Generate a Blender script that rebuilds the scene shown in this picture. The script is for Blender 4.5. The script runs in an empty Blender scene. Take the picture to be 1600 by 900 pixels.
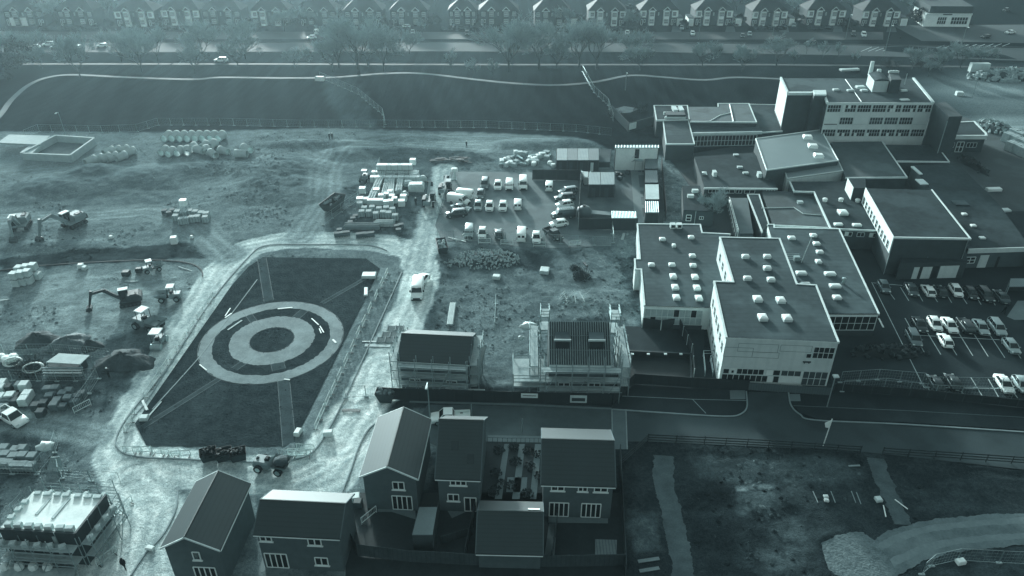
import bpy, math, random
import numpy as np
from mathutils import Vector, Matrix
R = math.radians
random.seed(7)
SC = bpy.context.scene
COL = bpy.context.collection

# ------------------------------------------------------------------ camera, sky, sun, exposure
F, TH, H = 1200.0, R(31.7), 66.6          # focal length in photo pixels, pitch below the horizon, drone height
cam = bpy.data.objects.new('camera', bpy.data.cameras.new('camera'))
COL.objects.link(cam); SC.camera = cam
cam.location = (0, 0, H); cam.rotation_euler = (R(90) - TH, 0, 0)
cam.data.sensor_width = 36; cam.data.lens = 36 * F / 1600
cam.data.clip_start = 1; cam.data.clip_end = 3000

SUN_AZ, SUN_EL = R(-19), R(11.5)            # azimuth from +Y (left of the view), elevation
W = bpy.data.worlds.new('World'); SC.world = W; W.use_nodes = True
nt = W.node_tree; nt.nodes.clear()
sky = nt.nodes.new('ShaderNodeTexSky'); sky.sky_type = 'NISHITA'; sky.sun_disc = False
sky.sun_elevation = SUN_EL; sky.sun_rotation = SUN_AZ; sky.air_density = 1.0; sky.dust_density = 6.0
hs = nt.nodes.new('ShaderNodeHueSaturation'); hs.inputs['Saturation'].default_value = 0.0
bg = nt.nodes.new('ShaderNodeBackground'); bg.inputs['Strength'].default_value = 0.135
wo = nt.nodes.new('ShaderNodeOutputWorld')
tn = nt.nodes.new('ShaderNodeMix'); tn.data_type = 'RGBA'; tn.blend_type = 'MULTIPLY'; tn.inputs[0].default_value = 1.0; tn.inputs[7].default_value = (.80, .99, 1.03, 1)
nt.links.new(sky.outputs[0], hs.inputs['Color']); nt.links.new(hs.outputs[0], tn.inputs[6]); nt.links.new(tn.outputs[2], bg.inputs[0]); nt.links.new(bg.outputs[0], wo.inputs[0])

sl = bpy.data.lights.new('sun', 'SUN'); sl.energy = 3.5; sl.angle = R(4.0); sl.color = (0.94, 1.0, 0.975)
so = bpy.data.objects.new('sun', sl); COL.objects.link(so)
sd = Vector((math.sin(SUN_AZ) * math.cos(SUN_EL), math.cos(SUN_AZ) * math.cos(SUN_EL), math.sin(SUN_EL)))
so.rotation_euler = sd.to_track_quat('Z', 'Y').to_euler(); so.location = (-40, 150, 120)
SC.view_settings.view_transform = 'Standard'; SC.view_settings.look = 'None'
SC.view_settings.exposure = 1.03; SC.view_settings.gamma = 1.0
HAZE = 0.00019
SC.cycles.max_bounces = 5; SC.cycles.volume_bounces = 0; SC.cycles.use_denoising = True

# ------------------------------------------------------------------ helpers
CT, ST = math.cos(TH), math.sin(TH)
def G(px, py, z=0.0):
    """pixel of the 1600x900 photograph -> point of the place at height z"""
    x = (px - 800) / F; y = (450 - py) / F
    t = (z - H) / (-ST + y * CT)
    return Vector((x * t, (CT + y * ST) * t, z))
def Gs(pts, z=0.0): return [G(p[0], p[1], z) for p in pts]
def lerp(a, b, t): return a + (b - a) * t
def ordw(i): return ['first','second','third','fourth','fifth','sixth','seventh','eighth','ninth','tenth','eleventh','twelfth','thirteenth','fourteenth','fifteenth','sixteenth'][i]

ORG = {}
def thing(name, label, cat, loc=(0, 0, 0), rz=0.0, group=None, world=False):
    o = bpy.data.objects.new(name, None); COL.objects.link(o)
    o.empty_display_size = 0.3
    o.location = loc; o.rotation_euler = (0, 0, rz); o['label'] = label; o['category'] = cat
    if group: o['group'] = group
    if world: ORG[o.name] = Vector(loc)
    return o
def tag(o, label, cat, group=None, kind=None):
    o['label'] = label
    if cat: o['category'] = cat
    if group: o['group'] = group
    if kind: o['kind'] = kind
    return o
KIDS = {}
def kids(o): return KIDS.get(o.name, [])
def dup(root, loc, rz=0.0, label=None, group=None, mats=None, scale=None):
    """copy a thing with its parts and their sub-parts; mats maps old material name -> new"""
    def cp(o, parent):
        c = o.copy()
        if mats and o.type == 'MESH' and o.data.materials and o.data.materials[0].name in mats:
            c.data = recol(o.data, mats[o.data.materials[0].name])
        COL.objects.link(c)
        if parent is not None:
            c.parent = parent; KIDS.setdefault(parent.name, []).append(c)
        for ch in kids(o): cp(ch, c)
        return c
    r = cp(root, None); r.location = loc; r.rotation_euler = (0, 0, rz)
    if scale: r.scale = (scale,) * 3 if not isinstance(scale, tuple) else scale
    if label: r['label'] = label
    if group: r['group'] = group
    return r
RC = {}
def recol(me, m):
    k = (me.name, m.name)
    if k not in RC:
        n = me.copy(); n.materials.clear(); n.materials.append(m); RC[k] = n
    return RC[k]

class MB:
    """collects shapes into one mesh"""
    def __init__(s): s.v = []; s.f = []
    def add(s, vs, fs):
        b = len(s.v); s.v += [Vector(v) for v in vs]; s.f += [tuple(b + i for i in f) for f in fs]; return s
    def box(s, c, d, rz=0.0, rx=0.0, ry=0.0):
        m = Matrix.Rotation(rz, 3, 'Z')
        if rx: m = m @ Matrix.Rotation(rx, 3, 'X')
        if ry: m = m @ Matrix.Rotation(ry, 3, 'Y')
        c = Vector(c); x, y, z = d[0] / 2, d[1] / 2, d[2] / 2
        vs = [c + m @ Vector(p) for p in ((-x,-y,-z),(x,-y,-z),(x,y,-z),(-x,y,-z),(-x,-y,z),(x,-y,z),(x,y,z),(-x,y,z))]
        return s.add(vs, [(0,3,2,1),(4,5,6,7),(0,1,5,4),(1,2,6,5),(2,3,7,6),(3,0,4,7)])
    def bbox(s, c, d, rz=0.0, bev=0.05):
        """box with a chamfered top edge"""
        m = Matrix.Rotation(rz, 3, 'Z'); c = Vector(c); x, y, z = d[0]/2, d[1]/2, d[2]/2
        def ring(xx, yy, zz): return [c + m @ Vector(p) for p in ((-xx,-yy,zz),(xx,-yy,zz),(xx,yy,zz),(-xx,yy,zz))]
        vs = ring(x,y,-z) + ring(x,y,z-bev) + ring(x-bev,y-bev,z)
        fs = [(0,3,2,1),(8,9,10,11)]
        for k in (0, 4):
            for i in range(4):
                j = (i+1) % 4; fs.append((k+i, k+j, k+4+j, k+4+i))
        return s.add(vs, fs)
    def prism(s, pts, z0, z1, top=True, bottom=True, sides=True):
        n = len(pts); pts = [(p[0], p[1]) for p in pts]
        ar = sum(pts[i][0]*pts[(i+1)%n][1]-pts[(i+1)%n][0]*pts[i][1] for i in range(n))
        if ar < 0: pts = pts[::-1]
        vs = [(p[0],p[1],z0) for p in pts] + [(p[0],p[1],z1) for p in pts]
        fs = []
        if bottom: fs.append(tuple(range(n-1,-1,-1)))
        if top: fs.append(tuple(range(n, 2*n)))
        if sides: fs += [(i,(i+1)%n,n+(i+1)%n,n+i) for i in range(n)]
        return s.add(vs, fs)
    def sheet(s, pts, z=None):
        n = len(pts)
        ar = sum(pts[i][0]*pts[(i+1)%n][1]-pts[(i+1)%n][0]*pts[i][1] for i in range(n))
        if ar < 0: pts = pts[::-1]
        return s.add([(p[0],p[1],p[2] if z is None else z) for p in pts], [tuple(range(n))])
    def tube(s, a, b, r, n=5, r2=None, cap=True):
        a = Vector(a); b = Vector(b); d = b - a
        if d.length < 1e-6: return s
        q = d.to_track_quat('Z', 'Y'); r2 = r if r2 is None else r2
        vs = []
        for (c, rr) in ((a, r), (b, r2)):
            for i in range(n):
                t = 2*math.pi*i/n; vs.append(c + q @ Vector((rr*math.cos(t), rr*math.sin(t), 0)))
        fs = [(i,(i+1)%n,n+(i+1)%n,n+i) for i in range(n)]
        if cap: fs += [tuple(range(n-1,-1,-1)), tuple(range(n,2*n))]
        return s.add(vs, fs)
    def path(s, pts, r, n=5):
        for a, b in zip(pts[:-1], pts[1:]): s.tube(a, b, r, n)
        return s
    def ribbon(s, pts, w, z0, z1):
        """a strip of width w along pts (closed box section)"""
        pts = [Vector((p[0], p[1], 0)) for p in pts]; n = len(pts); L = []; Rr = []
        for i in range(n):
            d = (pts[min(i+1,n-1)] - pts[max(i-1,0)]); d.normalize() if d.length else None
            nn = Vector((-d.y, d.x, 0)) * (w/2); L.append(pts[i]+nn); Rr.append(pts[i]-nn)
        vs = []
        for i in range(n): vs += [(L[i].x,L[i].y,z0),(Rr[i].x,Rr[i].y,z0),(Rr[i].x,Rr[i].y,z1),(L[i].x,L[i].y,z1)]
        fs = []
        for i in range(n-1):
            a = 4*i; b = a+4
            fs += [(a+3,a+2,b+2,b+3),(a+2,a+1,b+1,b+2),(a+0,a+3,b+3,b+0),(a+1,a+0,b+0,b+1)]
        fs += [(0,1,2,3),(4*n-1,4*n-2,4*n-3,4*n-4)]
        return s.add(vs, fs)
    def loft(s, rings, closed=True, caps=True):
        n = len(rings[0]); vs = [p for r in rings for p in r]; fs = []
        for k in range(len(rings)-1):
            for i in range(n if closed else n-1):
                j = (i+1) % n; fs.append((k*n+i, k*n+j, (k+1)*n+j, (k+1)*n+i))
        if caps: fs += [tuple(range(n-1,-1,-1)), tuple((len(rings)-1)*n+i for i in range(n))]
        return s.add(vs, fs)
    def lathe(s, c, prof, n=12):
        c = Vector(c)
        return s.loft([[c + Vector((r*math.cos(2*math.pi*i/n), r*math.sin(2*math.pi*i/n), z)) for i in range(n)] for r, z in prof])
    def blob(s, c, d, sub=6, rough=0.25, rnd=random):
        """lumpy stone / bundle"""
        c = Vector(c); rings = []; m = 4
        ph = rnd.random()*6
        for k in range(m+1):
            t = -math.pi/2 + math.pi*k/m; rr = max(0.08, math.cos(t)); ring = []
            for i in range(sub):
                a = 2*math.pi*i/sub + ph; q = 1 + rough*(rnd.random()-.5)*2
                ring.append(c + Vector((d[0]/2*rr*math.cos(a)*q, d[1]/2*rr*math.sin(a)*q, d[2]/2*math.sin(t)*q)))
            rings.append(ring)
        return s.loft(rings)
    def build(s, name, m, parent=None, smooth=False):
        me = bpy.data.meshes.new(name)
        org = ORG.get(parent.name) if parent is not None else None
        vs = [tuple(v - org) for v in s.v] if org is not None else [tuple(v) for v in s.v]
        me.from_pydata(vs, [], s.f); me.materials.append(m)
        if smooth: me.polygons.foreach_set('use_smooth', [True]*len(me.polygons))
        me.update()
        o = bpy.data.objects.new(name, me); COL.objects.link(o)
        if parent is not None:
            o.parent = parent; KIDS.setdefault(parent.name, []).append(o)
            if org is not None: ORG[o.name] = org
        return o

# ------------------------------------------------------------------ materials (all procedural, one tone family)
TINT = [(0.0,(0,0,0)),(0.03,(.0185,.029,.0325)),(0.10,(.067,.099,.106)),(0.30,(.225,.304,.311)),(0.55,(.45,.56,.553)),(0.9,(.82,.92,.89))]
def tint_nodes(nt, sock):
    cr = nt.nodes.new('ShaderNodeValToRGB'); e = cr.color_ramp.elements
    e[0].position = 0; e[0].color = (0,0,0,1); e[1].position = 0.9; e[1].color = TINT[-1][1] + (1,)
    for p, c in TINT[1:-1]:
        x = e.new(p); x.color = c + (1,)
    nt.links.new(sock, cr.inputs[0]); return cr.outputs[0]
MATS = {}
def mat(name, g, rough=0.85, var=0.18, scale=0.6, fine=3.0, bump=0.0, stripes=None, metal=0.0, stripe_amt=0.3, spec=0.3, world=True, blotch=0.0, sheen=0.0):
    """grey g (linear albedo) broken by noise; stripes=(axis, per metre)"""
    if name in MATS: return MATS[name]
    m = bpy.data.materials.new(name); m.use_nodes = True; nt = m.node_tree; N = nt.nodes; L = nt.links
    b = N['Principled BSDF']; b.inputs['Roughness'].default_value = rough; b.inputs['Metallic'].default_value = metal
    b.inputs['Specular IOR Level'].default_value = spec
    b.inputs['Specular Tint'].default_value = (.74, 1, .98, 1)
    if world: co = N.new('ShaderNodeNewGeometry').outputs['Position']
    else: co = N.new('ShaderNodeTexCoord').outputs['Object']
    def mth(op, a, bb):
        q = N.new('ShaderNodeMath'); q.operation = op
        for i, v in enumerate((a, bb)):
            if isinstance(v, (int, float)): q.inputs[i].default_value = v
            else: L.new(v, q.inputs[i])
        return q.outputs[0]
    def noise(sc, det):
        q = N.new('ShaderNodeTexNoise'); q.inputs['Scale'].default_value = sc; q.inputs['Detail'].default_value = det
        L.new(co, q.inputs['Vector']); return q.outputs['Fac']
    if sheen:
        b.inputs['Sheen Weight'].default_value = sheen; b.inputs['Sheen Roughness'].default_value = .24; b.inputs['Sheen Tint'].default_value = (.6, .9, .9, 1)
    n1 = noise(scale, 5); n2 = noise(fine, 4)
    fac = mth('ADD', mth('MULTIPLY', mth('SUBTRACT', n1, 0.5), var*3.2), mth('MULTIPLY', mth('SUBTRACT', n2, 0.5), var*2.2))
    if blotch:
        n3 = noise(0.13, 3)
        st = N.new('ShaderNodeMapRange'); st.interpolation_type = 'SMOOTHSTEP'
        st.inputs[1].default_value = .5; st.inputs[2].default_value = .62; st.inputs[3].default_value = 0; st.inputs[4].default_value = blotch
        L.new(n3, st.inputs[0]); fac = mth('ADD', fac, st.outputs[0])
    if stripes:
        sx = N.new('ShaderNodeSeparateXYZ'); L.new(co, sx.inputs[0])
        fr = mth('FRACT', mth('MULTIPLY', sx.outputs['XYZ'.index(stripes[0])], stripes[1]), 0)
        fac = mth('SUBTRACT', fac, mth('MULTIPLY', mth('LESS_THAN', fr, 0.28), stripe_amt))
    val = mth('MULTIPLY', mth('MAXIMUM', mth('ADD', fac, 1.0), 0.15), g)
    L.new(tint_nodes(nt, val), b.inputs['Base Color'])
    if bump:
        bp = N.new('ShaderNodeBump'); bp.inputs['Strength'].default_value = bump; bp.inputs['Distance'].default_value = 0.1
        L.new(n2, bp.inputs['Height']); L.new(bp.outputs[0], b.inputs['Normal'])
    MATS[name] = m; return m
def glassy(name, g):
    m = mat(name, g, rough=0.12, var=0.25, scale=.9, fine=.4, spec=0.5); return m

M_asphalt = mat('asphalt_dark', .032, spec=.04, var=.22, scale=.15, fine=4, blotch=.25)
M_asphalt2 = mat('asphalt_worn', .10, var=.16, scale=.2, fine=4, blotch=.2)
M_road = mat('asphalt_road', .062, spec=.05, var=.15, scale=.25, fine=5, blotch=-.2)
M_paving = mat('paving', .17, var=.15, scale=.4, fine=5)
M_kerb = mat('kerb_concrete', .24, var=.15)
M_line = mat('white_road_paint', .42, var=.25, fine=2)
M_gravel = mat('gravel', .13, spec=.1, var=.25, scale=.35, fine=4, bump=.4, blotch=.3)
M_pathst = mat('stone_path', .19, var=.26, scale=.6, fine=3.5, spec=.1, blotch=.25)
M_grass = mat('grass', .030, spec=.0, var=.3, scale=.25, fine=3, bump=.6)
M_lawn = mat('rough_turf', .036, spec=.0, rough=1.0, var=.42, scale=.7, fine=3.2, bump=1.0, blotch=.3)
M_brick = mat('red_brick', .085, var=.2, scale=.8, fine=9)
M_brickd = mat('dark_brick', .055, var=.2, scale=.8, fine=9)
M_bricknew = mat('new_brick', .095, var=.16, scale=1.2, fine=12)
M_tile = mat('dark_roof_tile', .027, rough=.47, var=.14, scale=.5, fine=6, sheen=.15, spec=.5, stripes=('Z', 4.2), stripe_amt=.22)
M_tilold = mat('old_roof_tile', .028, rough=.8, var=.25, scale=.4, fine=4, stripes=('Z', 3.5), stripe_amt=.12)
M_felt = mat('roof_felt', .066, rough=.9, spec=.05, var=.24, scale=.12, fine=1.3, blotch=.42, stripes=('Y', .9), stripe_amt=.09)
M_feltd = mat('old_roof_felt', .046, rough=.9, spec=.04, var=.32, scale=.15, fine=1.1, blotch=.35)
M_metroof = mat('pale_metal_roof', .20, rough=.6, var=.06, scale=.2)
M_white = mat('white_paint', .70, rough=.6, var=.06, scale=.6, world=False)
M_trim = mat('white_fascia', .58, rough=.6, var=.12, scale=.7, fine=3)
M_panel = mat('grey_cladding', .56, rough=.7, var=.09, scale=.4, fine=2, stripes=('X', .65), stripe_amt=.05)
M_whitewall = mat('white_cladding', .66, rough=.7, var=.12, scale=.7, fine=4)
M_render = mat('pale_render', .60, rough=.8, var=.1, scale=.5)
M_glass = glassy('dark_window_glass', .022)
M_concrete = mat('concrete', .36, rough=.85, var=.12, scale=1.2, fine=6, world=False)
M_black = mat('black_rubber', .018, rough=.8, var=.2, world=False)
M_steel = mat('galvanised_steel', .34, rough=.5, var=.15, metal=.4, world=False)
M_dsteel = mat('dark_painted_steel', .045, rough=.6, var=.25, world=False)
M_wood = mat('timber', .20, rough=.85, var=.2, scale=1, fine=5, world=False)
M_woodl = mat('pale_timber', .42, rough=.8, var=.18, scale=1, fine=5, world=False)
M_woodd = mat('weathered_fence_timber', .055, rough=.9, var=.25, scale=1, fine=6, stripes=('X', 2.0), stripe_amt=.14)
M_hoard = mat('dark_hoarding', .028, rough=.7, var=.12, scale=.3, stripes=('X', .8), stripe_amt=.1)
M_wrap = mat('pallet_wrap', .50, rough=.5, var=.22, scale=1.6, fine=7, world=False)
M_block = mat('concrete_block', .33, rough=.9, var=.2, scale=2, fine=9, world=False)
M_bpal = mat('stacked_brick', .12, rough=.9, var=.25, scale=2, fine=9, world=False)
M_soil = mat('dark_soil', .055, rough=.95, var=.35, scale=.7, fine=3.5, bump=.9)
M_bark = mat('bark', .055, var=.2, world=False)
M_twig = mat('twigs', .27, var=.3, scale=.4, world=False)  # lightened: backlight through the crowns is put into the twig colour
M_skin = mat('skin', .3, var=.05, world=False)
M_cab = mat('cabin_cladding', .05, rough=.6, var=.1, scale=.4)
M_cabroof = mat('cabin_roof', .13, rough=.6, var=.15, scale=.5, stripes=('X', 2.2), stripe_amt=.12)
# ------------------------------------------------------------------ terrain
_rng = np.random.RandomState(3); _T = _rng.rand(256, 256)
def vnoise(x, y):
    xi = np.floor(x).astype(int); yi = np.floor(y).astype(int); fx = x-xi; fy = y-yi
    fx = fx*fx*(3-2*fx); fy = fy*fy*(3-2*fy)
    a = _T[xi & 255, yi & 255]; b = _T[(xi+1) & 255, yi & 255]; c = _T[xi & 255, (yi+1) & 255]; d = _T[(xi+1) & 255, (yi+1) & 255]
    return (a*(1-fx)+b*fx)*(1-fy) + (c*(1-fx)+d*fx)*fy
def fbm(x, y, o=4, g=.5):
    s = 0; a = 1.0; n = 0
    for i in range(o):
        s = s + a*vnoise(x + 17.3*i, y - 9.1*i); n += a; a *= g; x = x*2.03; y = y*2.03
    return s/n
def smooth(t): t = np.clip(t, 0, 1); return t*t*(3-2*t)
def inpoly(X, Y, P):
    r = np.zeros(X.shape, bool); n = len(P)
    for i in range(n):
        x1, y1 = P[i][0], P[i][1]; x2, y2 = P[(i+1) % n][0], P[(i+1) % n][1]
        if y1 == y2: continue
        c = ((y1 > Y) != (y2 > Y)) & (X < (x2-x1)*(Y-y1)/(y2-y1)+x1); r ^= c
    return r
def dline(X, Y, P):
    d = np.full(X.shape, 1e9)
    for (a, b) in zip(P[:-1], P[1:]):
        vx, vy = b[0]-a[0], b[1]-a[1]; L2 = vx*vx+vy*vy+1e-9
        t = np.clip(((X-a[0])*vx+(Y-a[1])*vy)/L2, 0, 1)
        d = np.minimum(d, np.hypot(X-a[0]-t*vx, Y-a[1]-t*vy))
    return d
def sdpoly(X, Y, P):
    d = dline(X, Y, list(P)+[P[0]]); return np.where(inpoly(X, Y, P), -d, d)

# heaps and mounds of the ground itself: px, py, radius along X, along Y (m), height
MOUNDS = [(435,268,12,11,1.5),(470,300,8,7,.8),(395,300,9,7,.6),(130,285,14,9,1.0),(45,300,10,7,.7),(150,268,7,5,1.1),(250,275,12,8,.9),
          (330,262,9,5,.8),(545,240,8,5,.9),(620,215,14,3,.7),(90,385,14,3,.5),(860,225,16,4,.8),(490,225,16,3,.8),
          (1195,785,5,2.2,.3),(1325,868,5,4,.35),(1130,830,6,3,.4),(1080,770,5,3,.3),(1290,725,5,2,.3),(1560,165,12,10,1.2),(945,470,8,4,.4)]
FLAT = []          # polygons that carry a flush sheet: no bumps below them
def height(X, Y):
    z = np.zeros(X.shape)
    for (px, py, rx, ry, h) in MOUNDS:
        c = G(px, py); q = ((X-c.x)/rx)**2 + ((Y-c.y)/ry)**2
        q = q*(.75+.5*fbm(X*.22+px, Y*.22, 3))
        z = z + h*np.clip(1-q, 0, 1)**1.3
    return z
def HZ(p):
    return float(height(np.array([p[0]]), np.array([p[1]]))[0])

Q = lambda *a: Gs(a)
SITE = Q((-400,206),(-60,205),(250,207),(520,200),(760,207),(900,214),(960,235),(1010,240),(1045,246),(1075,300),(1070,350),(1000,360),(1003,520),(960,560),(960,640),(690,700),(560,1000),(-500,1000))
DIRT2 = Q((975,690),(1340,705),(1720,740),(1720,1000),(975,1000))
EASTD = Q((1478,110),(1620,118),(1900,140),(1900,300),(1640,280),(1540,190),(1490,185),(1455,150))
FIELD = Q((-900,120),(-100,118),(500,118),(900,128),(1000,125),(1250,122),(1220,160),(1020,165),(985,230),(955,234),(900,213),(760,206),(520,199),(250,206),(-60,204),(-900,206))
HAUL = [(Q((130,960),(190,830),(218,760),(185,700),(235,610),(300,500),(345,425),(385,388),(440,376),(520,374),(600,380),(648,392)), 3.1, .60, .5),
        (Q((648,392),(660,420),(655,450),(625,520),(600,570),(570,620)), 3.0, .62, .5),
        (Q((655,420),(672,345),(690,300),(694,262)), 2.5, .46, .5),
        (Q((570,620),(545,655),(505,715),(440,745),(330,738),(250,722),(205,745)), 3.0, .62, .5),
        (Q((560,640),(560,690),(520,740),(470,765)), 3.2, .60, .8),
        (Q((205,745),(240,800),(230,870),(215,960)), 3.2, .60, .8),
        (Q((150,680),(60,660),(-60,655)), 2.2, .26, 1.0),
        (Q((360,400),(300,345),(230,330),(120,338),(0,345)), 3.0, .25, 3.0),
        (Q((470,370),(505,320),(510,260),(540,225),(640,218),(760,216),(860,222)), 3.4, .25, 2.5),
        (Q((760,230),(640,222)), 3.0, .30, 2.0),
                
        (Q((1580,110),(1560,150),(1600,200),(1650,260)), 5.0, .30, 3.0),
        (Q((600,575),(590,605),(560,640),(530,690)), 3.6, .64, .7),
        ]
PATCH = [  # polygon, albedo, softness (m)
    (Q((0,404),(120,392),(250,383),(375,372),(395,378),(370,398),(300,404),(180,410),(60,418),(0,426)), .045, .8),
    (Q((20,335),(150,300),(230,285),(300,300),(250,340),(100,350)), .13, 4),
    (Q((30,430),(250,420),(330,430),(290,500),(180,560),(20,500)), .24, 3),
    (Q((100,600),(180,570),(240,540),(170,640),(110,640)), .07, 2),
    (Q((150,540),(235,500),(245,540),(190,590),(150,580)), .09, 2),
    (Q((0,680),(110,688),(105,700),(60,740),(0,760)), .07, 1.5),
    (Q((500,300),(640,270),(700,250),(690,300),(640,372),(520,372)), .10, 1.5),
    (Q((560,232),(720,232),(780,250),(700,262),(600,260)), .09, 1.5),
    (Q((690,385),(960,385),(985,480),(960,560),(880,500),(780,500),(700,560),(655,500)), .10, 3),
    (Q((690,440),(960,390),(985,480),(880,500),(740,520),(680,540)), .14, 3),
    (Q((780,388),(850,395),(870,415),(830,425),(770,410)), .05, 1.2),
    (Q((860,455),(930,450),(960,470),(950,490),(880,490)), .20, 2),
    (Q((960,400),(1000,400),(1000,500),(985,470),(975,430)), .05, 1),
    (Q((1040,250),(1090,280),(1080,300),(1062,350),(1035,350),(1030,290)), .19, 1.5),
    (Q((590,590),(760,600),(965,600),(965,640),(600,640)), .045, 1),  # shade in front of the two scaffolded houses, painted into the ground tone
    (Q((1146,758),(1175,752),(1206,757),(1204,764),(1175,761),(1150,768)), .20, .4),
    (Q((1160,772),(1200,768),(1222,790),(1200,812),(1178,800),(1150,806),(1140,790)), .085, .8),
    (Q((1205,820),(1240,815),(1262,850),(1240,890),(1200,890),(1190,850)), .062, 1.2),
    (Q((985,800),(1030,800),(1035,860),(990,860)), .10, 1.0),
    (Q((1080,715),(1300,715),(1350,740),(1300,760),(1100,755)), .08, 2),
    (Q((1420,730),(1720,760),(1720,805),(1430,805)), .045, 1.5),
    (Q((1080,750),(1140,750),(1150,800),(1070,790)), .030, 1.2),
    (Q((1380,880),(1480,850),(1720,850),(1720,960),(1380,960)), .05, 1.2),
    (Q((235,690),(190,700),(180,650),(212,610)), .15, 1),
    (Q((540,700),(575,660),(590,690),(570,760),(550,770)), .16, .8),
    (Q((500,130),(540,115),(570,150),(590,200),(540,200)), .07, 2),
    (Q((0,545),(150,555),(140,600),(0,590)), .12, 1.5),
    (Q((0,590),(150,590),(110,640),(0,640)), .075, 1),
]
def build_ground():
    def axis(lo, hi, step, far_lo, far_hi):
        a = list(np.arange(lo, hi, step)); s = step
        left = []; p = lo
        while p > far_lo: s *= 1.25; p -= s; left.append(p)
        s = step; right = []; p = hi
        while p < far_hi: right.append(p); s *= 1.25; p += s
        return np.array(left[::-1] + a + right + [far_hi+30])
    xs = axis(-125, 52, .42, -620, 620); ys = axis(49, 186, .42, -150, 620)
    X, Y = np.meshgrid(xs, ys)
    wx = X + 1.1*(fbm(X*.5, Y*.5, 5)-.5)*2; wy = Y + 1.1*(fbm(X*.5+50, Y*.5+50, 5)-.5)*2
    A = np.full(X.shape, .028); U = np.full(X.shape, .02)                   # albedo, bumpiness
    n1 = fbm(X*.09, Y*.09, 5); n2 = .5*fbm(X*.45+9, Y*.45, 3)+.5*smooth((fbm(X*.7+3, Y*.7, 4)-.40)*5); n3 = fbm(X*1.3, Y*.5+30, 3)
    streak = fbm(X*.10+.2*n1, Y*.9+3*n1, 4)
    A *= .7+.6*n2
    for P, gq, soft, ub in ((SITE,.172,2.0,.06),(DIRT2,.040,.8,.09),(EASTD,.16,2.5,.05)):
        w = smooth(.5-sdpoly(wx, wy, P)/soft)
        A = A*(1-w) + w*gq*(.35+1.3*(.38*n1+.32*n2+.15*streak+.15*n3)); U = U*(1-w)+w*ub
    w = smooth(.5-sdpoly(X, Y, FIELD)/1.5); A = A*(1-w)+w*.021*(.55+.5*n2+.4*n1)*(1+.14*np.sign(np.sin(X*.9+Y*.25))); U = U*(1-w)+w*.05  # field grass darkened: shade of far trees and houses put into its tone
    for P, gq, soft in PATCH:
        w = smooth(.5-sdpoly(wx, wy, P)/soft); A = A*(1-w) + w*gq*(.45+1.1*(.6*n2+.4*streak))
    rut = np.zeros(X.shape)
    for P, hw, gq, soft in HAUL:
        k_ = .15 if hw < 2.3 else .55; d = dline(wx*k_+X*(1-k_), wy*k_+Y*(1-k_), P); w = smooth(.5-(d-hw)/soft)*(.75+.25*smooth((n1-.3)*4))
        lane = .5+.5*np.cos(d*3.7+2.2*n1)
        A = A*(1-w) + w*gq*(.62+.26*n2+.46*lane*(.5+.7*n3)); U = U*(1-w) + w*.03; rut = rut + w*.05*lane
    rt = np.random.RandomState(5); ruts = np.zeros(X.shape)
    M0 = sdpoly(X, Y, SITE) < 0; xi, yi = X[M0], Y[M0]; wl = np.zeros(xi.shape); wd = np.zeros(xi.shape)
    for k in range(46):
        c = G(rt.uniform(-60, 980), rt.uniform(225, 640)); a = rt.choice([rt.normal(.15, .35), rt.normal(.95, .3), rt.normal(2.4, .4)]); P = []
        for i in range(9):
            P.append((c.x, c.y)); a += rt.normal(0, .16); c = Vector((c.x+3.6*math.cos(a), c.y+3.6*math.sin(a), 0))
        d = dline(xi, yi, P); tr = np.exp(-((d-1.0)/.32)**2); wl = np.maximum(wl, tr*rt.uniform(.3, 1)*(rt.rand() > .35)); wd = np.maximum(wd, tr*rt.uniform(.3, 1))
    q = np.zeros(X.shape); q[M0] = wl*.45 - wd*.22; A = A*(1+q); ruts[M0] = -.05*wd
    Z = height(X, Y)
    Z = Z*(1+.22*(fbm(X*.7+4, Y*.7, 4)-.5)*2); spoil = smooth(Z/1.0)
    A = A*(1-.25*spoil)
    flat = np.zeros(X.shape)
    for P in FLAT: flat = np.maximum(flat, smooth(.6-sdpoly(X, Y, P)/.8))
    bump = (fbm(X*1.1, Y*1.1, 3)-.5)*U*3.6 + (fbm(X*.3+7, Y*.3, 3)-.5)*U*1.6 - rut + ruts
    Z = (Z + bump)*(1-flat) - .06*flat
    Z = np.where((np.abs(X) > 200) | (Y > 260) | (Y < 40), -.06, Z)
    # loose clods and stones lying on the soil: one mass nobody could count
    rc = np.random.RandomState(9); N0 = 60000; px = rc.uniform(-110, 50, N0); py = rc.uniform(52, 182, N0)
    ix = np.clip(np.searchsorted(xs, px), 1, len(xs)-1); iy = np.clip(np.searchsorted(ys, py), 1, len(ys)-1)
    ins = (sdpoly(px, py, SITE) < -.5) | (sdpoly(px, py, DIRT2) < -.3)
    lawn = sdpoly(px, py, LAWN) < -.4; rr = np.hypot(px-c0.x, py-c0.y); onp = (rr < 10.8) & (rr > 8.0) | (rr < 6.7) & (rr > 3.0)
    dens = fbm(px*.12, py*.12, 4); clear = np.minimum.reduce([dline(px, py, P)-hw for P, hw, gq, soft in HAUL])
    fl = flat[iy, ix] > .1
    keep = ins & ((~fl & (clear > .3) & (rc.rand(N0) < smooth((dens-.42)*5)*.7)) | (lawn & ~onp))
    px, py, ix, iy, lw = px[keep], py[keep], ix[keep], iy[keep], lawn[keep]
    sz = .08 + .30*rc.rand(len(px))**3; sz[lw] *= .45; tone = A[iy, ix]*rc.uniform(.5, 1.7, len(px)); tone[lw] = .037*rc.uniform(.65, 1.5, lw.sum())
    zz = Z[iy, ix]; zz[lw] = .03; an = rc.rand(len(px))*6.28
    oct_ = np.array([(1,0,0),(0,1,0),(-1,0,0),(0,-1,0),(.15,.1,.75)]); V = np.zeros((len(px), 5, 3))
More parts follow.
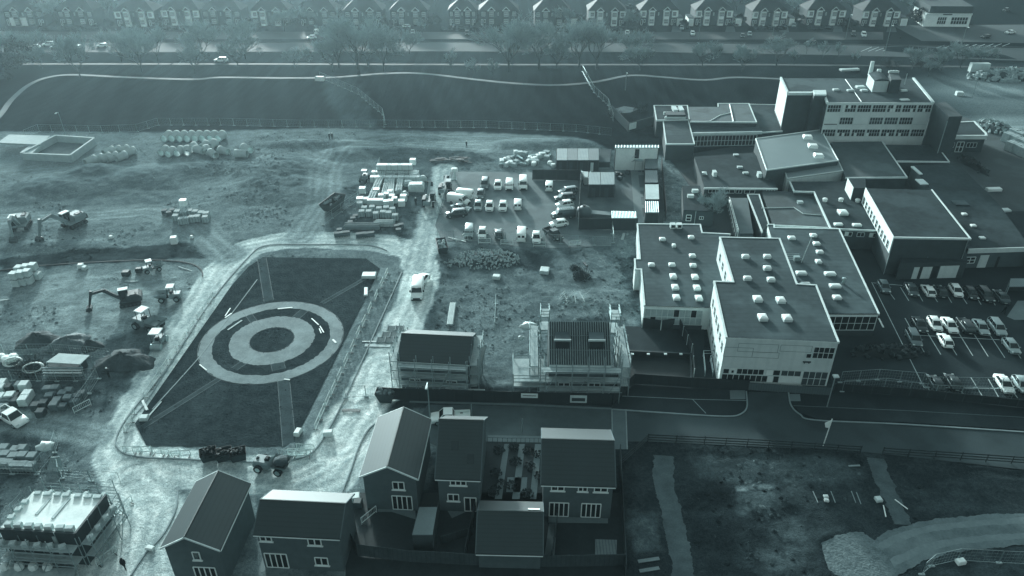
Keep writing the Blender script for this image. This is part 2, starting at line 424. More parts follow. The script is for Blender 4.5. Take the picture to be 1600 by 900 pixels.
    ex = rc.uniform(.7, 1.6, len(px))
    for k in range(5):
        ax = oct_[k, 0]*ex; ay = oct_[k, 1]; V[:, k, 0] = px+sz*(ax*np.cos(an)-ay*np.sin(an)); V[:, k, 1] = py+sz*(ax*np.sin(an)+ay*np.cos(an)); V[:, k, 2] = zz-.02+sz*oct_[k, 2]*rc.uniform(.7, 1.3, len(px))
    b5 = np.arange(len(px))[:, None, None]*5; FF = (b5 + np.array([(0,1,4),(1,2,4),(2,3,4),(3,0,4)])[None]).reshape(-1, 3).astype(np.int32)
    mc = bpy.data.meshes.new('soil_clods'); mc.vertices.add(len(px)*5); mc.vertices.foreach_set('co', V.reshape(-1).astype(np.float32)); mc.loops.add(FF.size); mc.loops.foreach_set('vertex_index', FF.ravel())
    mc.polygons.add(len(FF)); mc.polygons.foreach_set('loop_start', np.arange(0, FF.size, 3, dtype=np.int32)); mc.polygons.foreach_set('loop_total', np.full(len(FF), 3, dtype=np.int32)); mc.update(calc_edges=True)
    at = mc.attributes.new('soil_tone', 'FLOAT', 'POINT'); at.data.foreach_set('value', np.repeat(tone, 5).astype(np.float32))
    oc = bpy.data.objects.new('soil_clods', mc); COL.objects.link(oc); tag(oc, 'loose clods and stones scattered over the bare soil and rough turf', None, None, 'stuff')
    n = X.size; ny, nx = X.shape
    co = np.stack([X.ravel(), Y.ravel(), Z.ravel()], 1).astype(np.float32)
    i = np.arange(ny-1)[:, None]*nx + np.arange(nx-1)[None, :]
    fc = np.stack([i, i+1, i+nx+1, i+nx], -1).reshape(-1, 4).astype(np.int32)
    me = bpy.data.meshes.new('ground'); me.vertices.add(n); me.vertices.foreach_set('co', co.ravel())
    me.loops.add(fc.size); me.loops.foreach_set('vertex_index', fc.ravel())
    me.polygons.add(len(fc)); me.polygons.foreach_set('loop_start', np.arange(0, fc.size, 4, dtype=np.int32))
    me.polygons.foreach_set('loop_total', np.full(len(fc), 4, dtype=np.int32))
    me.update(calc_edges=True); me.validate()
    at = me.attributes.new('soil_tone', 'FLOAT', 'POINT'); at.data.foreach_set('value', A.ravel().astype(np.float32))
    me.polygons.foreach_set('use_smooth', np.ones(len(fc), bool))
    o = bpy.data.objects.new('ground', me); COL.objects.link(o); o['kind'] = 'structure'
    m = bpy.data.materials.new('bare_ground'); m.use_nodes = True; nt = m.node_tree; N = nt.nodes; L = nt.links
    b = N['Principled BSDF']; b.inputs['Roughness'].default_value = .95; b.inputs['Specular IOR Level'].default_value = .0
    a = N.new('ShaderNodeAttribute'); a.attribute_name = 'soil_tone'
    g = N.new('ShaderNodeNewGeometry'); facs = []
    for sc, det in ((2.2, 8), (7.0, 5)):
        q = N.new('ShaderNodeTexNoise'); q.inputs['Scale'].default_value = sc; q.inputs['Detail'].default_value = det; q.inputs['Roughness'].default_value = .65
        L.new(g.outputs['Position'], q.inputs['Vector']); facs.append(q.outputs['Fac'])
    s = N.new('ShaderNodeMath'); s.operation = 'ADD'; L.new(facs[0], s.inputs[0]); L.new(facs[1], s.inputs[1])
    mr = N.new('ShaderNodeMapRange'); mr.inputs[1].default_value = .65; mr.inputs[2].default_value = 1.35; mr.inputs[3].default_value = .46; mr.inputs[4].default_value = 1.5
    L.new(s.outputs[0], mr.inputs[0])
    mu = N.new('ShaderNodeMath'); mu.operation = 'MULTIPLY'; L.new(a.outputs['Fac'], mu.inputs[0]); L.new(mr.outputs[0], mu.inputs[1])
    L.new(tint_nodes(nt, mu.outputs[0]), b.inputs['Base Color'])
    bp = N.new('ShaderNodeBump'); bp.inputs['Strength'].default_value = .85; bp.inputs['Distance'].default_value = .12
    L.new(s.outputs[0], bp.inputs['Height']); L.new(bp.outputs[0], b.inputs['Normal'])
    me.materials.append(m); mc.materials.append(m)

# ------------------------------------------------------------------ flush sheets: lawn, paths, roads
def sheet(name, pts, m, z, flat=True):
    o = MB().sheet(pts, z).build(name, m); o['kind'] = 'structure'
    if flat: FLAT.append(pts)
    return o
def strip(name, pts, w, m, z0, z1):
    o = MB().ribbon(pts, w, z0, z1).build(name, m); o['kind'] = 'structure'; return o
def smoothline(pts, k=6):
    out = []; n = len(pts)
    for i in range(n-1):
        p0, p1, p2, p3 = pts[max(i-1,0)], pts[i], pts[i+1], pts[min(i+2,n-1)]
        for j in range(k):
            t = j/k; out.append(.5*((2*p1)+(p2-p0)*t+(2*p0-5*p1+4*p2-p3)*t*t+(3*p1-p0-3*p2+p3)*t**3))
    out.append(pts[-1]); return out

LAWN = Q((388,417),(411,402),(572,404),(594,420),(468,674),(446,697),(229,697),(211,662),(362,446))
sheet('garden_lawn', LAWN, M_lawn, .03)
c0 = G(425, 531)
def ring(name, r0, r1, m, z, kerb=False):
    n = 120; vs = []
    for i in range(n):
        a = 2*math.pi*i/n; j = .11 if r1-r0 > 1 else 0; q0 = r0+random.uniform(-j, j); q1 = r1+random.uniform(-j, j)
        vs += [(c0.x+q0*math.cos(a), c0.y+q0*math.sin(a), z), (c0.x+q1*math.cos(a), c0.y+q1*math.sin(a), z)]
    fs = [(2*i, 2*i+1, (2*i+3) % (2*n), (2*i+2) % (2*n)) for i in range(n)]
    o = MB().add(vs, fs).build(name, m); o['kind'] = 'structure'
ring('circular_path', 8.55, 10.4, M_pathst, .042); ring('inner_circular_path', 3.3, 6.2, M_pathst, .042)
for r0 in (3.2, 10.42): ring('path_edging', r0, r0+.07, mat('dull_edging', .13), .047)
for a, b, w in (((409,404),(420,470),1.5),((443,592),(452,696),1.6),((590,424),(503,474),.7),((346,590),(222,668),.75),((462,497),(478,483),1.3),((432,562),(436,578),1.8),((390,560),(366,577),1.1),((402,510),(385,487),1.0)):
    pa, pb = G(*a), G(*b); d = (pb-pa).normalized(); nn = Vector((-d.y, d.x, 0))
    strip('garden_path', [pa, pb], w, mat('spoke_path', .062, var=.3, fine=4, spec=0), .02, .038)
    for s in (-1, 1): strip('path_edging', [pa+nn*s*w/2, pb+nn*s*w/2], .06, mat('dull_edging', .13), .02, .043)

# footway round the lawn: kerbs
KL = smoothline(Q((560,440),(600,418),(612,405),(605,392),(570,383),(480,382),(415,384),(388,402),(330,470),(265,570),(208,640),(183,680),(186,702),(215,714),(300,718),(400,722),(470,716),(502,690),(540,620),(590,510),(628,425)))
strip('kerb', KL[18:], .16, M_kerb, -.05, .10)
for pts in (((398,432),(372,470),(220,690)),((408,440),(385,480),(232,700))):
    pass
for pts in ([(345,448),(290,530),(235,618),(205,655)], [(402,437),(340,520),(310,560),(238,640)]):
    strip('kerb', smoothline(Q(*pts)), .14, M_kerb, -.03, .07)
strip('kerb', smoothline(Q((0,423),(60,416),(130,411),(220,407),(270,408),(300,413),(314,422),(317,432))), .2, mat('dark_kerb', .03), -.05, .12)
for pts in ([(530,780),(548,735),(560,700),(575,672),(590,660)], [(204,900),(225,868),(255,835),(275,795),(278,762)]):
    strip('kerb', smoothline(Q(*pts)), .16, M_kerb, -.05, .10)

# estate road with kerbs, verge and school drive
ROAD = Q((975,643),(1090,650),(1150,650),(1166,640),(1170,612),(1234,614),(1238,640),(1262,655),(1420,662),(1700,680),(1700,745),(1340,705),(1012,690),(975,690))
sheet('estate_road', ROAD, M_road, .012)
sheet('block_paved_road', Q((668,632),(800,634),(956,640),(956,700),(690,700),(640,680)), mat('block_paving', .075, var=.2, scale=.8, fine=6, blotch=.35), .010)
sheet('paved_ramp', Q((956,640),(978,642),(980,702),(956,702)), mat('ramp_paving', .12, var=.12), .016)
strip('kerb', Q((956,639),(957,690)), .15, M_kerb, -.03, .06)
strip('kerb', Q((978,640),(980,702)), .15, M_kerb, -.03, .06)
strip('kerb', smoothline(Q((957,640),(1000,643),(1090,649),(1140,651),(1158,647),(1167,636),(1166,612))), .18, M_kerb, -.03, .12)
strip('kerb', smoothline(Q((1232,614),(1236,634),(1250,648),(1275,657),(1420,664),(1700,682))), .18, M_kerb, -.03, .12)
strip('kerb', Q((640,628),(800,632),(956,639)), .3, mat('pale_paving', .16), -.03, .08)
sheet('dark_footway', Q((960,612),(985,592),(1168,608),(1166,640),(1150,648),(1090,647),(975,640),(957,637)), M_asphalt, .02)
strip('painted_line', Q((972,619),(1082,624),(1166,626)), .1, M_kerb, .022, .03)
strip('painted_line', Q((1082,624),(1103,646)), .1, M_kerb, .022, .03)
sheet('dark_verge', Q((1236,612),(1420,616),(1700,640),(1700,678),(1420,660),(1275,654),(1250,645),(1238,630)), M_asphalt, .02)
strip('kerb', Q((1240,634),(1420,642),(1700,658)), .08, mat('dull_kerb', .12), .0, .04)
sheet('school_forecourt', Q((985,592),(975,510),(1100,510),(1100,590),(1300,600),(1300,610),(1420,612),(1700,640),(1236,614),(1168,610)), M_asphalt, .016)
for a in ((1140,610,1164,624),(1234,616,1250,627)):
    sheet('manhole_slab', Q((a[0],a[1]),(a[2],a[1]),(a[2]+1,a[3]),(a[0]+1,a[3])), M_paving, .028, False)

# tracks on the dirt plot: rough edged strips of crushed stone
rg = random.Random(17)
def rough_strip(name, pts, w, m, z, jit=.16, flat=True):
    P = smoothline(pts, 30); n = len(P); Lf = []; Rt = []; ja = jb = 0
    for i in range(n):
        d = P[min(i+1, n-1)]-P[max(i-1, 0)]; d.z = 0; d.normalize(); nn = Vector((-d.y, d.x, 0))
        ja = .8*ja+rg.uniform(-jit, jit)*.6; jb = .8*jb+rg.uniform(-jit, jit)*.6
        Lf.append(P[i]+nn*(w/2+ja)); Rt.append(P[i]-nn*(w/2+jb))
    vs = []
    for a, b in zip(Lf, Rt): vs += [(a.x, a.y, z), (b.x, b.y, z)]
    o = MB().add(vs, [(2*i, 2*i+1, 2*i+3, 2*i+2) for i in range(n-1)]).build(name, m); o['kind'] = 'structure'
    if flat: FLAT.append([tuple(v)[:2] for v in Lf] + [tuple(v)[:2] for v in Rt[::-1]])
M_foot = mat('footing_stone', .085, var=.3, scale=.8, fine=5, spec=.05, blotch=.2)
rough_strip('footing_path', Q((1036,712),(1040,760),(1050,810),(1062,860),(1070,910)), 2.3, M_foot, .02, .2)
rough_strip('footing_path', Q((1368,716),(1380,750),(1395,785),(1411,820)), 2.0, M_foot, .02, .18)
M_trk = mat('crushed_stone_track', .125, var=.28, scale=.6, fine=4, spec=.05, blotch=.15)
TRK = Q((1330,960),(1365,888),(1410,856),(1470,838),(1540,830),(1640,826),(1800,828))
rough_strip('haul_track', TRK, 4.4, M_trk, .016, .15)
for off, ww in ((1.1, .8), (-.9, .8)):
    S_ = [p + Vector((-off*.35, off, 0)) for p in TRK]; rough_strip('wheel_lane', S_, ww, mat('compacted_lane', .165, var=.2, scale=.7, fine=3, spec=.05), .021, .1, False)
pl = smoothline(Q((1283,846),(1312,836),(1345,832),(1372,852),(1402,900),(1340,905),(1296,890),(1283,846)), 8)
sheet('crushed_stone_patch', [p + Vector((rg.uniform(-.12,.12), rg.uniform(-.12,.12), 0)) for p in pl[:-1]], mat('pale_crushed_stone', .13, var=.42, scale=1.2, fine=4, bump=.9, spec=.05), .026)

# school car park
sheet('school_car_park', Q((1300,350),(1500,330),(1700,330),(1700,640),(1420,612),(1300,606),(1290,520)), M_asphalt, .008)
def line(a, b, w=.1, z=.018, m=None): strip('painted_line', [G(*a), G(*b)], w, m or M_line, .0, z)
bays = [((1362,441),(1444,606)),((1364,442),(1410,446)),
        ((1377,432+8),(1398,468)),((1407,449),(1420,470)),((1431,452),(1442,471)),((1453,454),(1465,472)),((1476,455),(1487,473)),((1499,457),(1511,475)),((1522,458),(1533,476)),((1545,459),(1555,477)),
        ((1414,497),(1445,552)),((1440,505),(1470,554)),((1465,507),(1495,555)),((1489,506),(1520,556)),((1513,508),(1544,557)),((1537,509),(1570,559)),((1562,511),(1595,560)),
        ((1436,524),(1562,531)),((1449,604),(1456,618)),((1468,600),(1481,618)),((1492,598),(1507,618)),((1517,590),(1535,619)),((1544,592),(1560,620)),((1574,600),(1590,622)),((1449,605),(1600,608))]
for a, b in bays: line(a, b, .11)
sheet('kerbed_island', Q((1573,495),(1585,500),(1700,500),(1700,470),(1590,470)), M_paving, .03, False)
# site car park, compound floor, paved courts of the school
sheet('site_car_park', Q((704,268),(905,270),(905,350),(958,352),(955,385),(850,388),(690,376),(680,352)), M_gravel, .012)
sheet('compound_floor', Q((903,268),(1005,258),(1040,300),(1036,348),(903,348)), mat('compound_asphalt', .085, var=.15, scale=.2, blotch=.4), .018)
sheet('compound_path', Q((985,262),(996,262),(1006,348),(992,348)), M_paving, .026, False)
for y0 in (269, 293, 303, 320, 339):
    sheet('compound_path', Q((996,y0),(1009,y0),(1010,y0+5),(996.5,y0+5)), M_paving, .030, False)
sheet('compound_path', Q((962,263),(986,262),(986,266),(962,267)), M_paving, .030, False)
sheet('school_yard', Q((1045,246),(1320,200),(1500,180),(1700,260),(1700,335),(1500,332),(1300,352),(1100,372),(1000,372),(1062,350),(1085,300)), mat('yard_asphalt', .045, var=.2, scale=.2, blotch=.4), .004)

# park, verges and the main road along the houses
MAINR = Q((-1200,66),(0,66),(400,66),(1000,67),(1200,69),(1420,72),(1900,80),(1900,102),(1600,95),(1450,90),(1300,86),(1180,84),(1000,81),(600,80),(0,82),(-1200,82))
sheet('main_road', MAINR, mat('main_road_asphalt', .062, spec=.1, var=.12, scale=.1), .006)
sheet('service_road', Q((-1200,49),(0,49),(800,50),(1380,50),(1380,62),(800,61),(0,61),(-1200,60)), mat('service_road_asphalt', .035, var=.15), .006)
sheet('shop_forecourt', Q((1395,40),(1900,36),(1900,74),(1440,64)), mat('forecourt', .06, var=.15), .010)
strip('kerb', Q((-1200,65.5),(0,65.5),(1000,66.5),(1200,68),(1420,71),(1900,79)), .4, mat('far_kerb', .05), -.02, .10)
strip('footpath', Q((-1200,100),(0,100),(400,100),(800,101),(1200,101),(1500,104),(1900,112)), 1.6, mat('far_footpath', .04), -.02, .02)
PP = smoothline(Q((-30,210),(0,180),(18,156),(45,133),(75,121),(115,117),(200,121),(300,124),(345,121),(440,122),(520,121),(600,115),(660,115),(740,124),(800,130),(870,133),(930,128),(985,118),(1040,121),(1100,125),(1150,121),(1230,124)))
strip('park_path', PP, 1.5, mat('park_path_tarmac', .095, var=.12), -.02, .05)
for i in range(6):
    a = 1345+i*11.5; line((a, 80.5-.3*i), (a+17, 73.5), .22, .016)
for i in range(9):
    line((1462+i*13, 75.5-.4*i), (1474+i*13, 71-.4*i), .25, .016)
sheet('traffic_island', Q((1380,74),(1420,72),(1500,78),(1570,86),(1590,93),(1520,90),(1430,83),(1385,80)), M_grass, .03, False)
for i in range(7):
    x = 985+i*84
    sheet('driveway', Q((x-18,41),(x-6,41),(x-4,50),(x-20,50)), mat('drive_paving', .07), .008, False)
# ------------------------------------------------------------------ school: flat-roofed blocks
def centroid(pts):
    return Vector((sum(p[0] for p in pts)/len(pts), sum(p[1] for p in pts)/len(pts), 0))
def flat_block(name, label, roofpx, z, wallm, roofm, edgem=None, edges=None, group=None, ew=.25, eh=.22, rise=.10, cat='school block'):
    """flat-roofed block traced at its roof height z; edges = which sides carry the pale fascia (None: all)"""
    P = Gs(roofpx, z); n = len(P)
    b = thing(name, label, cat, centroid(P), group=group, world=True)
    MB().prism(P, -.1, z-.02, top=False).build('wall', wallm, b)
    MB().prism(P, z-.18, z, bottom=False).build('roof', roofm, b)
    if edgem:
        eb = MB()
        cen = centroid(P)
        for i in range(n):
            if edges is not None and i not in edges: continue
            a, c = P[i], P[(i+1) % n]; d = (c-a)
            if d.length < .2: continue
            d.normalize(); nn = Vector((-d.y, d.x, 0))
            eb.ribbon([a-d*ew*.5, c+d*ew*.5], ew, z-eh, z+rise+.004*(i % 3))
        eb.build('roof_edge', edgem, b)
    return b, P
def on_face(a, b, u, out=.0, side=None):
    """point along a->b (0..1), pushed 'out' metres to the camera side"""
    d = (b-a); d.z = 0; L = d.length; d.normalize(); nn = Vector((d.y, -d.x, 0))
    p = a + (b-a)*u
    if side is not None:
        if nn.dot(side) < 0: nn = -nn
    elif nn.dot(Vector((0, 0, 0)) - a) < 0: nn = -nn
    return p + nn*out, d, nn
def slab_on(mb, a, b, u0, u1, z0, z1, t0, t1):
    """a flat box on the wall a->b between fractions u0..u1, heights z0..z1, standing from t0 to t1 proud of it"""
    p0, d, nn = on_face(a, b, u0, 0); p1, _, _ = on_face(a, b, u1, 0)
    vs = []
    for zz in (z0, z1):
        for (p, t) in ((p0, t0), (p1, t0), (p1, t1), (p0, t1)): vs.append((p.x+nn.x*t, p.y+nn.y*t, zz))
    mb.add(vs, [(0,1,2,3),(7,6,5,4),(0,4,5,1),(1,5,6,2),(2,6,7,3),(3,7,4,0)])
def window(b, a, c, u0, u1, z0, z1, nx, ny, fm=None, gm=None, blanks=None, sill=False, name='window', bar=.07, pm=None, o=0.0):
    """a window part (frame) with its panes as a sub-part; blanks = indices of panes filled with pale panels"""
    f = MB(); L = (Vector(c)-Vector(a)).length; du = bar/L
    for i in range(nx+1):
        u = lerp(u0, u1, i/nx); slab_on(f, a, c, u-du/2, u+du/2, z0, z1, o-.05, o+.07)
    for j in range(ny+1):
        z = lerp(z0, z1, j/ny); slab_on(f, a, c, u0, u1, z-bar/2, z+bar/2, o-.05, o+.062)
    if sill: slab_on(f, a, c, u0-du*1.5, u1+du*1.5, z0-.16, z0-.05, -.02, .14)
    fo = f.build(name, fm or M_trim, b)
    g = MB(); w = MB()
    for i in range(nx):
        for j in range(ny):
            mb = w if blanks and (j*nx+i) in blanks else g
            slab_on(mb, a, c, lerp(u0, u1, i/nx)+du*.3, lerp(u0, u1, (i+1)/nx)-du*.3, lerp(z0, z1, j/ny)+.02, lerp(z0, z1, (j+1)/ny)-.02, o-.04, o+.03)
    if g.v: g.build('pane', gm or M_glass, fo)
    if w.v: w.build('blank_panel', pm or M_white, fo)
    return fo
def skylight(b, px, py, z, w=1.1, d=1.3, h=.75, rz=0.0, m=None):
    h *= .7; d *= .9
    c = G(px, py, z+h*.6)
    base = MB().box((c.x, c.y, z+h*.3), (w, d, h*.6), rz).build('skylight', M_trim, b)
    q = MB(); mm = Matrix.Rotation(rz, 3, 'Z'); rings = []
    for (s, zz) in ((1.05, z+h*.6), (1.05, z+h*.7), (.85, z+h*.95), (.35, z+h*1.08)):
        rings.append([Vector((c.x, c.y, zz)) + mm @ Vector((sx*w/2*s, sy*d/2*s, 0)) for sx, sy in ((-1,-1),(1,-1),(1,1),(-1,1))])
    q.loft(rings).build('dome', m or M_dome, base)
M_dome = mat('skylight_dome', .8, rough=.35, var=.08, spec=.5)
M_blankp = mat('pale_blank_panel', .50, var=.1)
M_plinth = mat('ribbed_plinth', .10, var=.12, stripes=('X', 3.0), stripe_amt=.18)
rw = random.Random(11)

# low front block with rows of skylights (left)
b, P = flat_block('school_wing', 'low flat roofed wing with two columns of rooflights, left of the white two storey block',
    [(996,350),(1094,351),(1097,364),(1140,366),(1140,481),(1101,480),(1007,477),(1002,421),(993,421),(992,405),(1000,405)], 4.0, M_whitewall, M_felt, M_trim, [0,1,2,6,7,8,9,10])
a, c = P[6], P[5]
LOWL = b
for i in range(7):
    bl = {0: [0, 2, 4, 6], 1: [1], 2: [0, 2], 3: [0, 1], 4: [0, 2], 5: [0, 1, 2], 6: [0, 1]}[i]
window(b, a, c, .02, .98, .75, 3.4, 10, 2, fm=M_panel, blanks=[i for i in range(20) if i not in (1, 15, 18)], pm=mat('weathered_panel', .36, var=.2))
p = MB(); slab_on(p, a, c, 0, 1, -.1, .7, 0, .08); p.build('plinth', M_brickd, b)
for (px, py) in ((1035,373),(1080,370),(1053,383),(1082,399),(1018,413),(1050,413),(1083,414),(1052,431),(1086,432),(1055,448),(1089,449),(1057,464),(1092,465)):
    big = py > 430
    skylight(b, px, py, 4.0, 1.0 if px != 1053 else .6, 1.35 if big else .8, .7)
for (px, py) in ((1051,354),(1061,354)):
    q = G(px, py, 4.2); o = MB().box((q.x, q.y, 4.4), (.9, .9, .8)).build('vent_cowl', M_trim, b); MB().box((q.x, q.y-.47, 4.45), (.6, .05, .5)).build('louvre', M_black, o)
# low rear-right block with skylights
b, P = flat_block('school_wing', 'low flat roofed wing with scattered rooflights, right of the white two storey block',
    [(1200,351),(1209,351),(1210,356),(1311,358),(1373,490),(1294,490),(1225,440)], 4.0, M_whitewall, M_felt, M_trim, [0,1,2,3])
a, c = P[5], P[4]
window(b, a, c, .03, .985, 1.1, 3.5, 7, 2)
p = MB(); slab_on(p, a, c, 0, 1, -.1, 1.0, 0, .08); p.build('plinth', M_brickd, b)
for (px, py, w, d) in ((1237,371,1.2,.9),(1271,367,1.1,.8),(1276,380,1.1,.8),(1281,393,1.1,.8),(1279,408,.9,1.0),(1252,426,1.6,.9),(1297,427,1.7,.9),(1305,446,1.7,.9),(1308,464,1.2,1.0),(1258,443,1.5,.5)):
    skylight(b, px, py, 4.0, w, d, .7)
q = G(1252, 410, 4.0)
r0 = MB().tube((q.x, q.y, 4), (q.x+.9, q.y+.3, 8.6), .06, 6).build('vent_pipe', M_trim, b); MB().box((q.x+.95, q.y+.3, 8.6), (.5, .3, .12)).build('cap', M_trim, r0)
q = G(1240, 405, 4.0); gr = MB()
for i in range(4): gr.box((q.x, q.y-.9+i*.6, 4.5), (2.2, .06, .06))
for sx in (-1, 1):
    for i in (0, 3): gr.box((q.x+sx*1.1, q.y-.9+i*.6, 4.25), (.06, .06, .5))
gr.box((q.x+.3, q.y-.4, 4.4), (.9, .7, .75)); gr.build('roof_plant', M_steel, b)
q = G(1318, 440, 4.4); MB().lathe((q.x, q.y, 4), [(.22, 0), (.22, .7), (.34, .75), (.34, 1.0), (.05, 1.1)], 8).build('vent_cowl', M_steel, b)

# white two storey block
b, P = flat_block('school_block', 'white clad two storey school block with stepped flat roof and eleven rooflights', 
    [(1125,371),(1218,373),(1245,444),(1275,446),(1310,534),(1135,527),(1116,440),(1146,441)], 8.2, M_whitewall, M_felt, M_trim, [0,1,2,3,5,6,7])
a, c = P[5], P[4]
p = MB(); slab_on(p, a, c, 0, 1, 3.3, 8.15, 0, .10); p.build('cladding', M_panel, b)
p = MB()
for (u0, u1, z0, z1) in ((.0,.26,5.2,6.7),(.12,.48,6.1,7.4),(.26,.5,5.2,6.1),(.5,.78,6.4,7.4)):
    for u in (u0, u1): slab_on(p, a, c, u-.002, u+.002, z0, z1, .08, .125)
    for z in (z0, z1): slab_on(p, a, c, u0, u1, z-.03, z+.03, .08, .122)
p.build('cladding_joint', M_kerb, b)
window(b, a, c, .80, .985, 5.5, 7.3, 4, 2, o=.1); window(b, a, c, .745, .79, 5.5, 6.2, 1, 1, o=.1)
window(b, a, c, .025, .08, 2.3, 3.1, 1, 1); window(b, a, c, .10, .125, 2.4, 2.9, 1, 1)
window(b, a, c, .15, .40, 2.3, 3.2, 5, 1); window(b, a, c, .02, .55, 1.1, 2.2, 10, 1, blanks=[8])
window(b, a, c, .42, .55, 2.3, 3.2, 2, 1, blanks=[0]); window(b, a, c, .56, .74, 2.3, 3.2, 3, 1, gm=mat('grey_glass', .07, rough=.2))
window(b, a, c, .76, .985, .9, 3.2, 4, 2, gm=mat('grey_glass', .07, rough=.2)); 
p = MB(); slab_on(p, a, c, 0, .20, -.1, 1.0, 0, .06); slab_on(p, a, c, .78, 1, -.1, .85, 0, .06); p.build('plinth', M_plinth, b)
sg = MB(); slab_on(sg, a, c, .73, .80, 4.75, 4.95, .11, .2); slab_on(sg, a, c, .74, .75, 4.6, 4.75, .11, .18); slab_on(sg, a, c, .78, .79, 4.6, 4.75, .11, .18); sg.build('emblem', M_dsteel, b)
w0, w1 = P[6], P[5]
for i in range(6):
    u = .1 + i*.15; window(b, w0, w1, u, u+.06, 4.9, 6.3, 1, 2); window(b, w0, w1, u, u+.06, 1.3, 2.8, 1, 2)
w0, w1 = P[0], P[7]
for i in range(4): window(b, w0, w1, .15+i*.2, .22+i*.2, 5.2, 6.6, 1, 2)
for (px, py, w, d) in ((1165,400,1.1,.7),(1199,400,1.1,.7),(1199,418,1.1,.8),(1168,434,1.1,.7),(1205,436,1.1,.8),(1184,466,1.15,1.3),(1220,468,1.15,1.3),(1192,495,1.15,1.4),(1230,496,1.15,1.4)):
    skylight(b, px, py, 8.2, w, d, .85)
ramp = thing('access_ramp', 'galvanised handrails of the ramp beside the west wall of the white school block', 'handrail', G(1108, 580), world=True)
for k, (pts) in enumerate(([(1098,557),(1119,557),(1119,562)], [(1098,557),(1101,588)], [(1109,565),(1119,565)], [(1109,565),(1113,588)])):
    mb = MB(); pp = Gs(pts)
    for zz in (.55, 1.05): mb.path([q + Vector((0, 0, zz)) for q in pp], .045)
    for q in pp: mb.tube(q, q + Vector((0, 0, 1.05)), .04)
    mb.build('rail', M_steel, ramp)

# big brick hall
b, P = flat_block('school_hall', 'brown brick school hall with large felt roof and two pale garage doors', 
    [(1353,294),(1456,297),(1516,373),(1397,371)], 7.0, M_brickd, M_feltd, M_trim, [1,2])
a, c = P[0], P[3]
p = MB(); slab_on(p, a, c, 0, 1, 4.0, 7.12, .0, .12); p.build('white_wall_band', M_white, b)
for i in range(10): window(b, a, c, .04+i*.095, .085+i*.095, 4.2, 5.6, 1, 2, o=.12)
a, c = P[3], P[2]
p = MB(); slab_on(p, a, c, -.002, .004, 0, 6.9, .02, .14); slab_on(p, a, c, .975, .982, 2.8, 6.9, .02, .14); p.build('downpipe', M_steel, b)
# projecting store in front of the hall
q = [G(1407,411,3.2), G(1512,408,3.2), G(1507,385,3.2), G(1410,385,3.2)]
st = thing('store_building', 'low brick store built against the hall, white doors and broken roof timbers on top', 'building', centroid(q), world=True)
MB().prism(q, -.1, 3.15, top=False).build('wall', M_brickd, st); MB().prism(q, 3.1, 3.22, bottom=False).build('roof', M_feltd, st)
a, c = q[0], q[1]
for (u0, u1) in ((.23,.31),(.36,.50)):
    p = MB(); slab_on(p, a, c, u0, u1, .05, 2.3, .0, .06); p.build('door', M_panel, st)
p = MB(); slab_on(p, a, c, .62, .90, .05, 2.4, .0, .06); p.build('garage_door', M_panel, st)
p = MB(); slab_on(p, a, c, .31, .36, .05, 2.3, .0, .02); slab_on(p, a, c, .52, .60, .05, 2.4, .0, .02); p.build('dark_doorway', M_black, st)
p = MB()
for (x0,y0,x1,y1) in ((1418,386,1436,388),(1420,389,1442,400),(1425,392,1450,402),(1444,400,1474,392),(1450,402,1465,396),(1440,386,1452,400),(1470,390,1478,397)):
    u, v = G(x0,y0,3.3), G(x1,y1,3.4); p.tube(u, v, .06, 4)
p.build('roof_timber', M_wood, st)

# rear link and lower roofs west of the hall
b, P = flat_block('school_wing', 'low roof with three round vents between the angled hall and the brick hall', 
    [(1234,284),(1322,283),(1352,312),(1378,361),(1298,357),(1272,300),(1241,299)], 3.8, M_brickd, M_feltd, M_trim, [3,4,5,6])
a, c = P[4], P[3]
for i in range(4): window(b, a, c, .06+i*.24, .20+i*.24, 2.5, 3.3, 2, 1, blanks=[0] if i % 2 else None)
for (px, py) in ((1289,313),(1314,313),(1340,314)):
    q = G(px, py, 4); o = MB().lathe((q.x, q.y, 3.8), [(.4, 0), (.4, .35), (.5, .4), (.42, .6), (.1, .68)], 10).build('round_vent', M_dome, b)
skylight(b, 1317, 331, 3.8, 1.6, 1.7, .9); skylight(b, 1310, 350, 3.8, 1.5, .8, .6); skylight(b, 1339, 351, 3.8, 1.5, .8, .6)
b, P = flat_block('stair_head', 'dark box with one white side joining the brick hall to the rear roofs', [(1325,279),(1352,279),(1353,294),(1334,294)], 6.2, M_brickd, M_feltd, cat='building')
p = MB(); slab_on(p, P[0], P[3], 0, 1, 3.7, 6.3, 0, .1); p.build('white_wall_band', M_white, b)
# angled hall with pale sloping roof
tp = [G(1181,217,5.6), G(1283,203,4.9), G(1310,251,4.9), G(1198,266,5.6)]
ah = thing('angled_hall', 'hall turned at an angle with pale sloping metal roof and three rooflights', 'school hall', centroid(tp), world=True)
lo = [Vector((q.x, q.y, -.1)) for q in tp]; up = [q - Vector((0,0,.25)) for q in tp]
MB().add(lo+up, [(i,(i+1)%4,4+(i+1)%4,4+i) for i in range(4)]).build('wall', M_brickd, ah)
MB().add(up+tp, [(4,5,6,7)]+[(i,(i+1)%4,4+(i+1)%4,4+i) for i in range(4)]).build('roof', M_metroof, ah)
p = MB()
for i in range(4): p.tube(tp[i]+Vector((0,0,.02)), tp[(i+1)%4]+Vector((0,0,.02)), .14, 6)
p.build('roof_edge', M_trim, ah)
for (px, py, zz) in ((1262,214,5.7),(1270,228,5.6),(1279,243,5.7)):
    q = G(px, py, zz+.2); s = MB().bbox((q.x, q.y, zz+.25), (1.9, 1.5, .7), -.12, .2).build('skylight', M_dome, ah)
tp = [G(1225,263,4.2), G(1310,252,3.9), G(1317,267,3.9), G(1230,279,4.2)]
